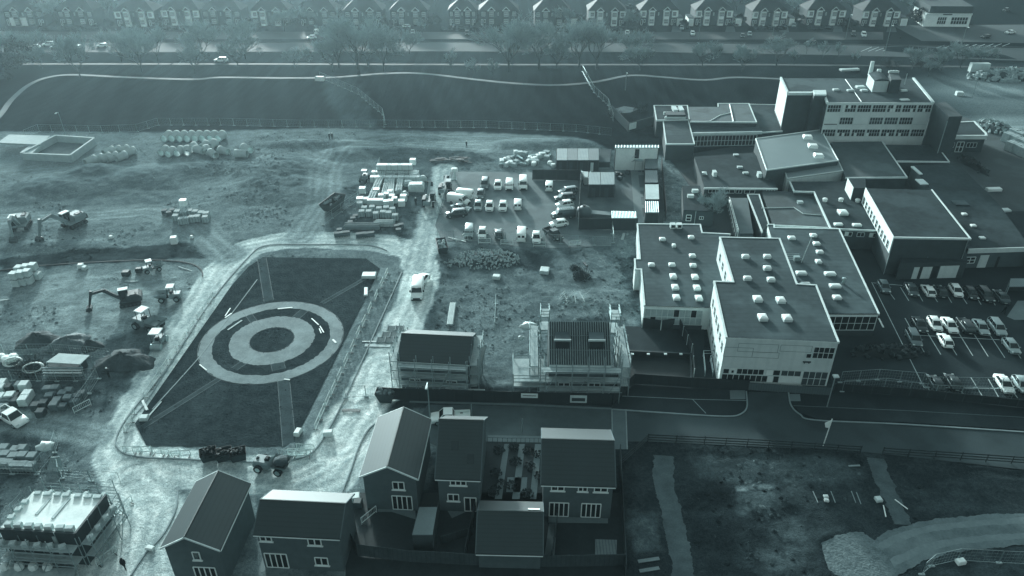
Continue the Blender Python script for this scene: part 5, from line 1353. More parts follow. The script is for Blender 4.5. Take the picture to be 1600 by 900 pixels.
def make_van(name, L=5.3, Wd=1.98, Hh=2.2, pm=None):
    t = thing(name, 'van', 'van'); hw = Wd/2; y0 = -L/2; b = MB(); st = []
    for (f, w, zl, zh) in ((0,.86,.35,.8),(.02,.95,.26,1.0),(.12,1,.24,1.22),(.17,1,.24,1.35),(.28,.985,.24,Hh-.08),(.34,.98,.24,Hh),(.97,.98,.24,Hh),(1,.96,.3,Hh-.06)):
        st.append(sect(y0+f*L, hw*w, zl, zh, .14, .06 if zh > 1.5 else .02))
    b.loft(st); b.build('body', pm or P_white, t, True)
    w = .9*hw; g = MB(); ya, yb = y0+.162*L, y0+.268*L
    g.add([(-w, ya-.05, 1.36), (w, ya-.05, 1.36), (w*.88, yb-.05, Hh-.22), (-w*.88, yb-.05, Hh-.22), (-w, ya+.1, 1.3), (w, ya+.1, 1.3), (w*.88, yb+.1, Hh-.3), (-w*.88, yb+.1, Hh-.3)], [(0,1,2,3),(0,4,5,1),(1,5,6,2),(2,6,7,3),(3,7,4,0),(7,6,5,4)])
    g.build('windscreen', M_cglass, t)
    for s in (-1, 1):
        MB().add([(s*(hw+.012), y0+.22*L, 1.30), (s*(hw+.012), y0+.40*L, 1.30), (s*(hw*.985), y0+.40*L, Hh-.42), (s*(hw*.985), y0+.29*L, Hh-.42), (s*(hw-.1), y0+.22*L, 1.30), (s*(hw-.1), y0+.40*L, 1.30), (s*(hw-.12), y0+.40*L, Hh-.42), (s*(hw-.12), y0+.29*L, Hh-.42)], [(0,1,2,3),(7,6,5,4),(0,4,5,1),(1,5,6,2),(2,6,7,3),(3,7,4,0)]).build('side_window', M_cglass, t)
        MB().bbox((s*hw*.74, y0+.12, .82), (.34, .2, .3), 0, .04).build('headlight', M_lamp, t)
        MB().bbox((s*(hw+.12), y0+.23*L, 1.4), (.24, .14, .34), 0, .03).build('wing_mirror', M_black, t)
        MB().bbox((s*hw*.88, -y0-.04, 1.1), (.14, .14, .6), 0, .03).build('tail_light', M_tail, t)
    for s in (-1, 1): MB().box((s*.42, -y0+.01, 1.55), (.6, .05, .5)).build('rear_window', M_cglass, t)
    MB().box((0, y0-.01, .62), (1.2, .06, .34)).build('grille', M_black, t); MB().box((0, y0-.03, .4), (1.7, .14, .22)).build('bumper', M_black, t)
    wheel_set(t, (y0+.17*L, y0+.78*L), hw, .35, .24)
    return t
def make_pickup(name, pm, tipper=False):
    t = thing(name, 'pickup', 'pickup'); L, hw = 5.3, .92; y0 = -L/2; belt = 1.05; b = MB()
    b.loft([sect(y0+f*L, hw*w, zl, zh*belt, .1) for (f, w, zl, zh) in ((0,.84,.38,.66),(.02,.95,.3,.84),(.13,1,.3,.95),(.25,1,.3,1.0),(.60,1,.3,1.0))]); b.build('body', pm, t, True)
    A = [Vector(p) for p in ((-hw*.92, y0+.22*L, belt), (hw*.92, y0+.22*L, belt), (hw*.92, y0+.60*L, belt), (-hw*.92, y0+.60*L, belt))]
    B = [Vector(p) for p in ((-hw*.76, y0+.33*L, 1.72), (hw*.76, y0+.33*L, 1.72), (hw*.76, y0+.56*L, 1.72), (-hw*.76, y0+.56*L, 1.72))]
    MB().add(A+B, [(0,1,5,4),(1,2,6,5),(2,3,7,6),(3,0,4,7),(4,5,6,7)]).build('windows', M_cglass, t)
    MB().prism([(v.x*1.04, v.y) for v in B], 1.70, 1.80).build('roof', pm, t)
    pl = MB()
    for i in range(4): pl.tube(A[i], B[i], .05, 5)
    pl.build('pillars', pm, t)
    bed = MB(); z0, z1 = .62, 1.12
    bed.box((0, y0+.805*L, z0), (2*hw, .39*L, .1))
    for s in (-1, 1): bed.box((s*(hw-.04), y0+.805*L, (z0+z1)/2), (.08, .39*L, z1-z0))
    bed.box((0, y0+.615*L, (z0+z1)/2), (2*hw-.2, .08, z1-z0)); bed.build('load_bed', pm if not tipper else M_dsteel, t)
    MB().box((0, y0+.995*L, (z0+z1)/2), (2*hw-.18, .07, z1-z0)).build('tailgate', pm, t)
    for s in (-1, 1): MB().bbox((s*hw*.72, y0+.1, .78), (.34, .2, .18), 0, .03).build('headlight', M_lamp, t)
    wheel_set(t, (y0+.18*L, y0+.78*L), hw, .37, .24)
    return t
def make_tipper(name):
    t = make_pickup(name, P_white, True); return t
PROTO = {}
def vehicle(kind, col, loc, rz, label, group, cat=None):
    """kind: hb sal est van mpv pick; col: white silver grey dark mid"""
    pm = dict(white=P_white, silver=P_silver, grey=P_grey, dark=P_dark, mid=P_mid)[col]
    mk = {'hb': lambda n, p: make_car(n, HB, p), 'sal': lambda n, p: make_car(n, SAL, p), 'est': lambda n, p: make_car(n, EST, p),
          'van': lambda n, p: make_van(n, pm=p), 'mpv': lambda n, p: make_van(n, 4.4, 1.82, 1.85, p), 'pick': lambda n, p: make_pickup(n, p)}
    nm = {'hb':'parked_hatchback','sal':'parked_saloon','est':'parked_estate_car','van':'panel_van','mpv':'small_van','pick':'pickup_truck'}[kind]
    ct = cat or {'van':'van','mpv':'van','pick':'pickup'}.get(kind, 'car')
    if (kind, col) not in PROTO:
        o = mk[kind](nm, pm); PROTO[(kind, col)] = o
    else: o = dup(PROTO[(kind, col)], (0,0,0))
    o.location = loc; o.rotation_euler = (0, 0, rz); o['label'] = label; o['category'] = ct; o['group'] = group
    s = (.86 if kind in ('van', 'mpv') else .9) if 'site car park' in group else .96 if 'building site' in group else .84; o.scale = (s, s, s)
    return o
KN = {'hb':'hatchback','sal':'saloon','est':'estate car','van':'panel van','mpv':'small van','pick':'pickup'}
CN = {'white':'white','silver':'silver','grey':'grey','dark':'dark','mid':'dull dark'}
def face(px0, py0, px1, py1):
    """heading angle so that the nose (-Y) points from the first pixel to the second"""
    d = G(px1, py1)-G(px0, py0); return math.atan2(d.y, d.x)+math.pi/2
# school car park: nose direction along the bays
bayd = face(1440, 505, 1470, 554)
rows = [('top row of the school car park', [(1380,449,'hb','grey',0),(1423,453,'sal','mid',0),(1449,455,'hb','white',1),(1468,456,'hb','dark',1),(1492,455,'hb','white',0),(1515,459,'hb','dark',0),(1538,462,'est','dark',0),(1563,464,'sal','mid',1)]),
        ('middle row of the school car park', [(1435,508,'sal','dark',0),(1459,507,'hb','white',0),(1482,509,'sal','white',0),(1507,510,'est','dark',1),(1531,512,'sal','silver',0),(1556,513,'est','silver',0)]),
        ('row in front of the middle row', [(1426,530,'est','grey',0),(1475,533,'hb','white',1),(1578,542,'hb','silver',0)]),
        ('bottom row of the school car park', [(1460,600,'hb','dark',1),(1487,598,'hb','dark',1),(1567,601,'sal','white',0),(1594,602,'hb','silver',0)])]
for rn, cs in rows:
    for i, (px, py, k, c, rev) in enumerate(cs):
        p = G(px, py+3, 0); p.z = .02
        vehicle(k, c, p, bayd + (math.pi if rev else 0) + rs.uniform(-.03, .03), '%s %s, %s from the left in the %s' % (CN[c], KN[k], ordw(i), rn), 'cars in the school car park')
# site car park
sc = [(776,290,'est','grey',770,300,'dark grey estate, first from the left in the back row of the site car park'),
      (796,290,'hb','white',795,300,'white hatchback in the back row of the site car park, left of the two white vans'),
      (816,290,'van','white',817,300,'tall white van, rightmost of the back row group in the site car park'),
      (757,287,'hb','silver',755,297,'silver car standing alone behind the middle row of the site car park'),
      (777,0,'',0,0,0,'')]
D = (0, 10)
site_cars = [(757.5,288,'est','grey',-2,10,'grey estate with dark windscreen, leftmost of the back row in the site car park'),(778,290,'hb','white',-1,10,'white hatchback, second from the left of the back row in the site car park'),
 (796,291,'mpv','white',-.5,10,'white small van, third from the left of the back row in the site car park'),(817.5,289,'van','white',0,10,'tallest white van, fourth from the left of the back row in the site car park'),(858,292,'mpv','white',1,-10,'white small van standing apart below the black hoarding'),
 (751,304,'hb','grey',-2,10,'small grey hatchback between the back row and the middle row of the site car park'),
 (747,322,'hb','silver',-1,10,'silver hatchback, leftmost of the middle row in the site car park'),(765,323,'hb','white',-1,10,'white hatchback, second from the left of the middle row in the site car park'),(786,323,'hb','white',-1,10,'white hatchback, third from the left of the middle row in the site car park'),(809,321,'mpv','white',.5,-10,'white van, rightmost of the middle row in the site car park'),
 (722,306,'van','white',-10,-1,'white van lying crosswise at the left fence, furthest back of the two'),(717,315,'van','white',10,2,'white van, nose to the right, at the left fence of the site car park'),
 (720,325,'sal','silver',10,2,'silver saloon parked crosswise below the white vans at the left fence'),(713,335,'est','dark',-10,1,'dark estate car with roof bars, lowest of the crosswise cars at the left fence'),
 (733,364,'mpv','silver',-1,10,'silver small van, leftmost of the front row in the site car park'),(754,365,'hb','white',-1,10,'white hatchback, second from the left of the front row in the site car park'),(779,366,'hb','mid',-1,-10,'dull dark hatchback in the middle of the front row in the site car park'),
 (815,368,'van','white',1,-10,'white van with ribbed rear, tallest of the front row in the site car park'),(838,372,'hb','white',0,10,'white hatchback right of the tall white van in the front row'),
 (864,367,'pick','dark',7,5,'dark pickup parked at an angle at the lower right of the site car park'),
 (887,300,'est','grey',-10,1.5,'grey estate car, furthest back of the row along the compound fence'),(882,310,'est','dark',-10,1,'dark estate car, second of the row along the compound fence'),(882,320,'hb','white',-10,1.5,'white hatchback, third of the row along the compound fence'),
 (880,337,'van','mid',-10,1,'dark van with a ladder rack on its roof beside the compound fence'),(873,350,'hb','white',-10,1.5,'white hatchback, nearest of the row along the compound fence')]
for (px, py, k, c, dx, dy, lab) in site_cars:
    p = G(px, py+3); p.z = .02; v = vehicle(k, c, p, face(px, py+3, px+dx, py+3+dy), lab, 'vehicles in the site car park')
    if 'ladder rack' in lab:
        r_ = MB()
        for i in range(7): r_.box((0, -1.0+i*.5, 2.32), (1.7, .1, .06))
        for s in (-1, 1): r_.box((s*.8, .5, 2.30), (.06, 3.2, .06))
        o = r_.build('roof_rack', M_steel); o.parent = v
# vans and tippers on site
for (px, py, k, c, dx, dy, lab) in [(653,455,'van','white',-1.5,10,'white van parked on the haul road beside the rough ground'),(660,437,'hb','white',6,-8,'small white car just behind the van on the haul road'),(20,653,'pick','white',9,5,'white tipper truck beside the brick pallets on the left'),(704,654,'pick','white',-10,.3,'white pickup with open bed behind the narrow house')]:
    p = G(px, py+4); p.z = HZ(p)+.02; vehicle(k, c, p, face(px, py, px+dx, py+dy), lab, 'vehicles about the building site')
# main road, service road and drives
far_cars = [(1120,78,'hb','dark',-10,.2,'dark car driving on the main road behind the school'),(980,52,'hb','white',0,5,'white car on the drive left of the far row'),(1082,53,'hb','white',1,5,'white car on the wide drive in the far row'),(1065,44,'hb','silver',0,5,'silver car in front of the paired far garages'),(1160,57,'hb','dark',1,5,'dark car, left of two on the drive right of the lamp post'),(1171,54,'hb','silver',1,5,'silver car, right of two on the drive right of the lamp post'),
 (1268,67,'hb','dark',-10,-1,'dark car driving on the main road behind the tall block'),(1333,54,'est','dark',1,5,'dark car on the service road, left of the white car'),(1349,55,'est','white',2,5,'white car on the service road beside the dark one'),(1540,58,'hb','dark',-10,1,'dark car at the far right junction'),(1578,51,'sal','white',-10,1,'white car at the far right junction by the picture edge'),(1571,16,'hb','mid',-8,3,'dull car on the far right side road'),
 (55,74,'hb','white',-10,.5,'white car, first from the left in the lay-by at the far left'),(77,70,'est','white',-10,.5,'white car, second from the left at the far left'),(88,74,'hb','silver',-10,.5,'silver car, third from the left at the far left'),(121,75,'hb','white',-10,.5,'white car, fourth from the left at the far left'),(160,72,'hb','white',-10,.5,'white car, fifth from the left at the far left'),(193,72,'hb','white',-10,.5,'white car, sixth from the left at the far left'),
 (292,55,'hb','white',0,5,'white car on the service road at the far left'),(495,51,'mpv','white',2,-5,'white van on the far service road left of centre'),(487,59,'hb','white',-10,1,'white car below the white van left of centre'),(645,51,'hb','silver',0,5,'silver car on a far drive left of centre'),(730,53,'est','dark',0,5,'dark car on a far drive near the centre'),(875,56,'hb','silver',10,2,'silver car half hidden by the bare trees at the centre'),
 (168,38,'hb','white',0,5,'white car beside the far left houses'),(148,37,'hb','mid',0,5,'dull car beside the far left houses'),(1240,40,'hb','silver',0,5,'silver car in front of the second far garage from the right'),(634,42,'hb','white',-10,0,'white car close to the far dark houses left of centre'),(346,95,'est','white',-10,0,'white car seen between bare trees at the left of the park'),(1348,78,'hb','dark',-10,.6,'dark car on the main road beside the traffic island')]
for (px, py, k, c, dx, dy, lab) in far_cars[:-1]:
    p = G(px, py+1.5); p.z = .03; vehicle(k, c, p, face(px, py, px+dx, py+dy), lab, 'cars about the far road')

# ------------------------------------------------------------------ plant
def excavator(px, py, rz, reach, label, pm=M_yell, s=1.0, drop=.0):
    c = G(px, py); t = thing('excavator', label, 'excavator', (c.x, c.y, HZ(c)), rz, 'excavators and dumpers on site'); t.scale = (s, s, s)
    for sx in (-1, 1):
        tr = MB(); x = sx*1.15; prof = [(-1.9,.38),(-1.65,.08),(1.65,.08),(1.9,.38),(1.65,.78),(-1.65,.78)]
        tr.loft([[Vector((x-.28, y, z)) for y, z in prof], [Vector((x+.28, y, z)) for y, z in prof]]); o = tr.build('track', M_black, t)
        for k in range(5): MB().tube((x+sx*.2, -1.4+k*.7, .4), (x+sx*.34, -1.4+k*.7, .4), .2, 8).build('roller', M_dsteel, o)
    MB().box((0,0,.65), (1.9, 1.6, .4)).build('undercarriage', M_dsteel, t)
    MB().bbox((.1, .75, 1.75), (2.5, 2.4, 1.1), 0, .2).build('engine_house', pm, t)
    MB().bbox((0, 1.85, 1.45), (2.6, .7, 1.0), 0, .2).build('counterweight', M_dsteel, t)
    MB().bbox((0, 0, 1.05), (2.5, 3.4, .3), 0, .05).build('platform', pm, t)
    cb = MB().bbox((-.75, -.85, 2.05), (1.0, 1.6, 1.75), 0, .25).build('cab', M_cglass, t)
    fr = MB()
    for (x, y) in ((-1.25,-1.62),(-.25,-1.62),(-1.25,-.1),(-.25,-.1)): fr.tube((x, y, 1.15), (x, y, 2.9), .06, 5)
    fr.build('cab_frame', pm, cb); MB().bbox((-.75, -.85, 2.96), (1.12, 1.75, .1), 0, .03).build('cab_roof', M_white, cb)
    MB().box((.7, .9, 2.35), (.8, 1.2, .15)).build('hatch', M_dsteel, t); MB().tube((.9, 1.3, 2.2), (.9, 1.3, 2.8), .08, 6).build('exhaust', M_dsteel, t)
    P0 = Vector((.25, -1.3, 1.5)); P1 = Vector((.25, -1.3-reach*.42, 3.9)); P2 = Vector((.25, -1.3-reach*.78, 3.6+drop)); P3 = Vector((.25, -1.3-reach*.92, 1.1+drop*.5))
    def beam(a, b, w, h0, h1):
        d = (b-a).normalized(); u = d.cross(Vector((1,0,0))).normalized(); x = Vector((w/2,0,0)); A = u*h0/2; B = u*h1/2
        return [a-x-A, a+x-A, a+x+A, a-x+A], [b-x-B, b+x-B, b+x+B, b-x+B]
    r0 = beam(P0, P1, .4, .5, .7); r1 = beam(P1, P2, .38, .7, .45)
    MB().loft([r0[0], r0[1], r1[1]]).build('boom', pm, t)
    MB().loft(list(beam(P2 + (P2-P3).normalized()*.6, P3, .32, .55, .35))).build('dipper', pm, t)
    rm = MB(); rm.tube(P0+Vector((.35,-.2,-.3)), P1+Vector((.3,0,-.4)), .07, 6).tube(P0+Vector((-.35,-.2,-.3)), P1+Vector((-.3,0,-.4)), .07, 6); rm.tube(P1+Vector((0,-.3,.45)), P2+Vector((0,.3,.5)), .09, 6); rm.build('hydraulic_rams', M_steel, t)
    bk = MB(); b0 = P3; prof = [(0,.1),(-.55,-.15),(-.75,-.7),(-.25,-.95),(.35,-.75),(.3,-.1)]
    bk.loft([[b0 + Vector((-.62, y, z)) for y, z in prof], [b0 + Vector((.62, y, z)) for y, z in prof]]).build('bucket', M_dsteel, t)
    return t
excavator(117,352,face(117,352,75,372),6.5,'excavator with raised boom at the left, right of the other excavator'); excavator(35,356,face(35,356,24,374),5.2,'excavator at the far left seen end on, bucket towards the camera')
excavator(205,474,face(205,474,172,480),6.0,'dark excavator on the bare soil above the loaded dumper',M_dsteel,.85); excavator(102,425+48,0,0.1,'',M_yell) if False else None
def dumper(px, py, rz, label, s=1.0, load=False, canopy=True):
    c = G(px, py); t = thing('site_dumper', label, 'dumper', (c.x, c.y, HZ(c)), rz, 'excavators and dumpers on site'); t.scale = (s,)*3
    rings = []
    for (z, x, y0, y1) in ((.75,.75,-1.9,-.5),(1.45,1.1,-2.5,-.2)): rings.append([Vector((-x,y0,z)), Vector((x,y0,z)), Vector((x,y1,z)), Vector((-x,y1,z))])
    sk = MB(); sk.loft(rings, caps=False); sk.f.append((3,2,1,0)); inner = [[Vector((q.x*.9, lerp(q.y, -1.3, .1), q.z-(0 if k else -.12))) for q in r_] for k, r_ in enumerate(rings)]; sk.loft(inner, caps=False); n_ = len(sk.v)-8; sk.f.append((n_, n_+1, n_+2, n_+3)); sk.build('skip', M_yell, t)
    if load: MB().blob((0,-1.35,1.45), (1.9,2.0,.7), 9, .2, rs).build('load', M_soil, t, True)
    MB().bbox((0,1.0,.95), (1.5,2.0,.9), 0, .15).build('engine_house', M_yell, t); MB().box((0,-.2,.7), (.9,3.0,.25)).build('chassis', M_dsteel, t)
    MB().bbox((0,.35,1.5), (.6,.5,.5), 0, .1).build('seat', M_black, t)
    wheel_set(t, (-1.3, 1.25), 1.1, .52, .42)
    if canopy:
        fr = MB()
        for x in (-.65,.65):
            for y in (-.1,.95): fr.tube((x,y,1.2), (x,y,2.75), .05, 5)
        o = fr.build('roll_frame', M_dsteel, t); MB().bbox((0,.42,2.8), (1.5,1.35,.12), 0, .05).build('canopy', M_white, o)
    return t
dumper(233,512,face(233,512,262,520),'dumper with a white canopy and open skip, above the roller on the haul road',1.15)
dumper(267,468,face(267,468,240,470),'white topped dumper in the shade strip right of the dark excavator',.9)
dumper(425,732,face(425,732,431,733),'dumper with a pale skip at the lower corner of the garden loop',1.0,True,False)
dumper(239,423,face(239,423,247,421),'small dumper beside the curved kerb line',.75)
dumper(570,290-8,face(570,282,560,300),'small machine parked on the bare ground left of the material yard',.8)
def roller(px, py, rz, label):
    c = G(px, py); t = thing('road_roller', label, 'roller', (c.x, c.y, 0), rz, 'excavators and dumpers on site')
    for y in (-1.1, 1.1): MB().tube((-.75,y,.5), (.75,y,.5), .5, 16).build('drum', M_steel, t)
    MB().bbox((0,.5,1.0), (1.3,1.5,.8), 0, .15).build('engine_house', M_yell, t); MB().bbox((0,-.6,.9), (1.2,.8,.4), 0, .1).build('deck', M_yell, t)
    fr = MB()
    for x in (-.6,.6):
        for y in (-.8,.5): fr.tube((x,y,1.0), (x,y,2.6), .05, 5)
    o = fr.build('roll_frame', M_dsteel, t); MB().bbox((0,-.15,2.66), (1.6,1.7,.14), 0, .05).build('canopy', M_white, o); MB().bbox((0,-.2,1.4), (.5,.5,.5), 0, .1).build('seat', M_black, t)
roller(250,540,face(250,540,246,546),'road roller with a white canopy on the haul road')
def telehandler(px, py, rz, label, lift=.0):
    c = G(px, py); t = thing('telehandler', label, 'telehandler', (c.x, c.y, .02), rz, 'telehandlers on the site tracks')
    MB().bbox((.25,.2,1.05), (1.5,3.8,.8), 0, .12).build('chassis', M_yell, t); MB().bbox((-.7,-.2,1.7), (.95,1.6,1.6), 0, .2).build('cab', M_cglass, t); MB().bbox((-.7,-.2,2.54), (1.05,1.7,.1), 0, .03).build('cab_roof', M_yell, t)
    MB().bbox((.85,.6,1.45), (.8,2.2,.7), 0, .12).build('engine_house', M_dsteel, t)
    a, b = Vector((.1,1.7,1.9)), Vector((.1,-3.2,2.3+lift)); d = (b-a).normalized(); u = Vector((0,0,.2)); x = Vector((.2,0,0))
    MB().loft([[a-x-u,a+x-u,a+x+u,a-x+u],[b-x-u,b+x-u,b+x+u,b-x+u]]).build('boom', M_yell, t)
    MB().box((.1,-3.3,1.7+lift), (1.2,.1,1.0)).build('fork_carriage', M_dsteel, t)
    for s in (-.4,.4): MB().box((.1+s,-3.9,1.25+lift), (.12,1.2,.06)).build('fork', M_dsteel, t)
    wheel_set(t, (-1.4, 1.5), 1.15, .6, .4)
telehandler(671,319,face(671,319,676,300),'telehandler with raised boom on the track beside the material yard',1.2)
telehandler(696,300,face(696,300,699,290),'second machine beside the white capped post at the car park fence',.0)
# ------------------------------------------------------------------ concrete pipes
M_pipe = mat('pipe_concrete', .42, rough=.8, var=.12, scale=1.5, fine=6, world=False)
def pipe_mesh(L=2.5, r=.82):
    mb = MB(); n = 18; prof = [(r*.80,-L/2),(r*1.0,-L/2),(r*1.0,L/2-.4),(r*1.13,L/2-.32),(r*1.13,L/2),(r*.84,L/2)]
    rings = [[Vector((q*math.cos(6.2832*i/n), y, q*math.sin(6.2832*i/n))) for i in range(n)] for q, y in prof] 
    rings.append([Vector((r*.80*math.cos(6.2832*i/n), -L/2, r*.80*math.sin(6.2832*i/n))) for i in range(n)])
    return mb.loft(rings, caps=False)
PIPE = [None]
def pipe(px, py, rz, label, r=.82, z=None, group='concrete drain pipes'):
    if PIPE[0] is None: PIPE[0] = pipe_mesh().build('concrete_pipe', M_pipe, None, True); o = PIPE[0]
    else: o = PIPE[0].copy(); COL.objects.link(o)
    c = G(px, py); o.location = (c.x, c.y, HZ(c)+(r if z is None else z)); o.rotation_euler = (0,0,rz); s = r/.82; o.scale = (s,s,s); tag(o, label, 'pipe', group)
pd = -.14
for i in range(8): pipe(262+i*11.9, 219, pd, 'large concrete pipe, %s from the left in the straight back row of pipes' % ordw(i), .95)
low = [(257,241),(268,243),(281,242),(294,241),(302,236,),(313,240),(320,233),(325,240),(334,246),(333,231),(351,241)]
for i, (px, py) in enumerate(low): pipe(px, py, pd+[0,0,.1,.5,.2,1.1,0,.6,.9,0,1.2][i], 'concrete pipe, %s from the left in the loose front group of pipes' % ordw(i), .85)
for i, (px, py) in enumerate(((378,246),(387,238))): pipe(px, py, [1.5,.9][i], ['concrete pipe lying apart at the right, nearer of the pair','concrete pipe lying apart at the right, further of the pair'][i], .9)
for i, (px, py) in enumerate(((143,258),(154,254),(166,252),(177,251),(190,250),(204,243))): pipe(px, py, -.5, 'concrete pipe, %s from the left in the front row beside the basement pit' % ordw(i), .85)
for i, (px, py) in enumerate(((171,242),(182,241),(194,240))): pipe(px, py, -.5, 'concrete pipe, %s from the left in the back row beside the basement pit' % ordw(i), .85)
# open basement pit, left
pit = thing('basement_pit', 'open concrete basement pit with pale roof slabs at the far left', 'basement', G(90,240), world=True)
o0, o1, o2, o3 = G(38,250), G(113,253), G(150,226), G(90,222)
w = MB()
for a, b in ((o0,o1),(o1,o2),(o2,o3),(o3,o0)): w.ribbon([a,b], .45, -.1, 1.7+.004*len(w.f))
w.build('wall', M_concrete, pit); MB().sheet([o0,o1,o2,o3], .12).build('floor', mat('wet_slab', .10, var=.3), pit)
MB().prism(Gs([(0,234),(66,237),(82,223),(18,221)]), 1.3, 1.75).build('roof_slab', M_concrete, pit); MB().prism(Gs([(34,248),(52,250),(66,237),(50,236)]), 1.0, 1.45).build('roof_slab', M_concrete, pit)

# ------------------------------------------------------------------ pallets, packs
def make_pack(name, w, d, h, m, pal=True, bev=.05, straps=False):
    t = thing(name, '', 'pallet', (0,0,0)); z = .14 if pal else .0
    if pal:
        p = MB()
        for x in (-w/2+.08, 0, w/2-.08): p.box((x, 0, .05), (.1, d, .09))
        for k in range(5): p.box((0, -d/2+.08+k*(d-.16)/4, .115), (w, .1, .03))
        p.build('pallet', M_wood, t)
    MB().bbox((0,0,z+h/2), (w,d,h), 0, bev).build('load', m, t)
    if straps:
        s = MB()
        for x in (-w*.25, w*.25): s.box((x,0,z+h/2+.01), (.05,d+.03,h+.01))
        s.build('strap', M_dsteel, t)
    return t
PK = {}
def pack(kind, px, py, rz, label, group, cat='pallet', z=None, jit=.06):
    spec = {'brick':('brick_pallet',1.05,1.0,1.0,M_bpal),'dbrick':('brick_pallet',1.1,1.0,.85,mat('grey_brick_pack',.20,var=.2,scale=2,fine=9,world=False)),'block':('block_pallet',1.1,1.1,1.15,M_block),'wrap':('wrapped_pallet',1.15,1.15,1.1,M_wrap),
            'white':('white_pack',1.3,1.2,1.2,mat('white_sheeting',.66,rough=.45,var=.12,scale=1.5,fine=5,world=False)),'insul':('insulation_pack',2.9,1.2,1.15,mat('insulation_wrap',.52,rough=.5,var=.12,scale=1.2,fine=5,world=False)),
            'dark':('brick_pallet',1.0,1.0,.9,mat('dark_brick_pack',.06,var=.3,scale=2,fine=9,world=False)),'tile':('tile_pallet',1.0,.9,.75,mat('tile_pack',.09,var=.25,scale=2,fine=9,world=False))}[kind]
    if kind not in PK: PK[kind] = make_pack(spec[0], *spec[1:], straps=kind in ('block','insul')); o = PK[kind]
    else: o = dup(PK[kind], (0,0,0))
    c = G(px, py); o.location = (c.x, c.y, (HZ(c) if z is None else z)); o.rotation_euler = (0,0,rz+rs.uniform(-jit,jit)); o['label'] = label; o['category'] = cat; o['group'] = group
    return o
# brick stacks on the left (lower yard)
g = 'brick pallets in the yards on the left'
rws = [('front',720+3,[(-6,0),(6,0),(20,0),(32,0),(45,0)],'dbrick'),('middle',712,[(24,0),(38,0),(51,0)],'dbrick'),('back',704,[(6,0),(25,0),(36,0)],'dbrick')]
lowy = [(9,704),(26,707),(37,706),(2,714),(14,714),(24,718),(38,717),(52,718),(5,725),(17,725),(21,730),(34,731),(46,732),(8,733),(-6,724)]
lowy = [(9,706),(27,709),(37,707),(-3,716),(11,716),(24,719),(38,718),(53,719),(3,729),(15,730),(26,733),(38,733),(51,734)]
for i, (px, py) in enumerate(lowy): pack('dbrick', px, py, 0, 'grey brick pallet, %s counting row by row in the small yard above the unfinished block' % ordw(i), g, 'pallet')
upy = [(6,606,'wrap'),(3,614,'wrap'),(33,607,'dbrick'),(41,609,'wrap'),(15,611,'dark'),(46,623,'wrap'),(40,632,'wrap'),(3,628,'wrap'),(12,631,'dbrick'),(19,626,'wrap'),(26,626,'dark'),(24,633,'dark'),(77,615,'brick'),(80,626,'brick'),(89,614,'brick'),(84,622,'tile'),(92,633,'brick'),(101,622,'brick'),(110,618,'brick'),(109,629,'brick'),(129,620,'tile'),(118,633,'tile'),(71,636,'dark'),(87,640,'brick'),(66,650,'dark'),(100,640,'tile'),(10,652,'dark'),(8,642,'dbrick'),(58,640,'dark'),(122,625,'tile')]
u2 = sorted(upy, key=lambda t: t[0])
pos = {t: i for i, t in enumerate(u2)}
def nth(i): return ordw(i) if i < 16 else ['seventeenth','eighteenth','nineteenth','twentieth','twenty first','twenty second','twenty third','twenty fourth','twenty fifth','twenty sixth','twenty seventh','twenty eighth','twenty ninth','thirtieth','thirty first','thirty second'][i-16]
kd = {'wrap':'pale wrapped pallet','dbrick':'grey brick pallet','dark':'dark brick pallet','brick':'brown brick pallet','tile':'low tile pallet','block':'grey block pallet','white':'white sheeted pack','insul':'long pale insulation pack'}
for t in upy: pack(t[2], t[0], t[1], .1, '%s, %s from the left in the yard beside the white tipper truck' % (kd[t[2]], nth(pos[t])), g)
# pallets on bare ground
for i, (px, py) in enumerate(((276,345),(285,350),(292,349),(301,347),(310,346),(279,338),(289,339),(298,337),(307,338),(316,340),(322,347),(324,341))): pack('block', px, py, .1, 'grey block pallet, %s in the cluster on the bare ground right of the excavators' % ordw(i), 'block pallets on the bare ground')
pack('white', 290, 331, .2, 'white sheeted pack on top of the block pallet cluster', 'block pallets on the bare ground', z=1.3)
for i, (px, py) in enumerate(((258,334),(265,337),(270,333))): pack('tile', px, py, .3, 'low pale tile pallet, %s at the left end of the block cluster' % ordw(i), 'block pallets on the bare ground')
for i, (px, py, z) in enumerate(((28,447,0),(38,445,0),(47,443,0),(28,446,1.3),(38,444,1.3),(48,442,1.3),(35,437,0),(44,435,0),(54,434,0),(60,436,0),(36,436,1.3),(46,434,1.3),(57,432,1.3))):
    pack('wrap', px, py, .0, 'pale wrapped pallet, %s in the double stack at the left edge by the dark strip' % ordw(i), 'wrapped pallets in the double stack', z=z)
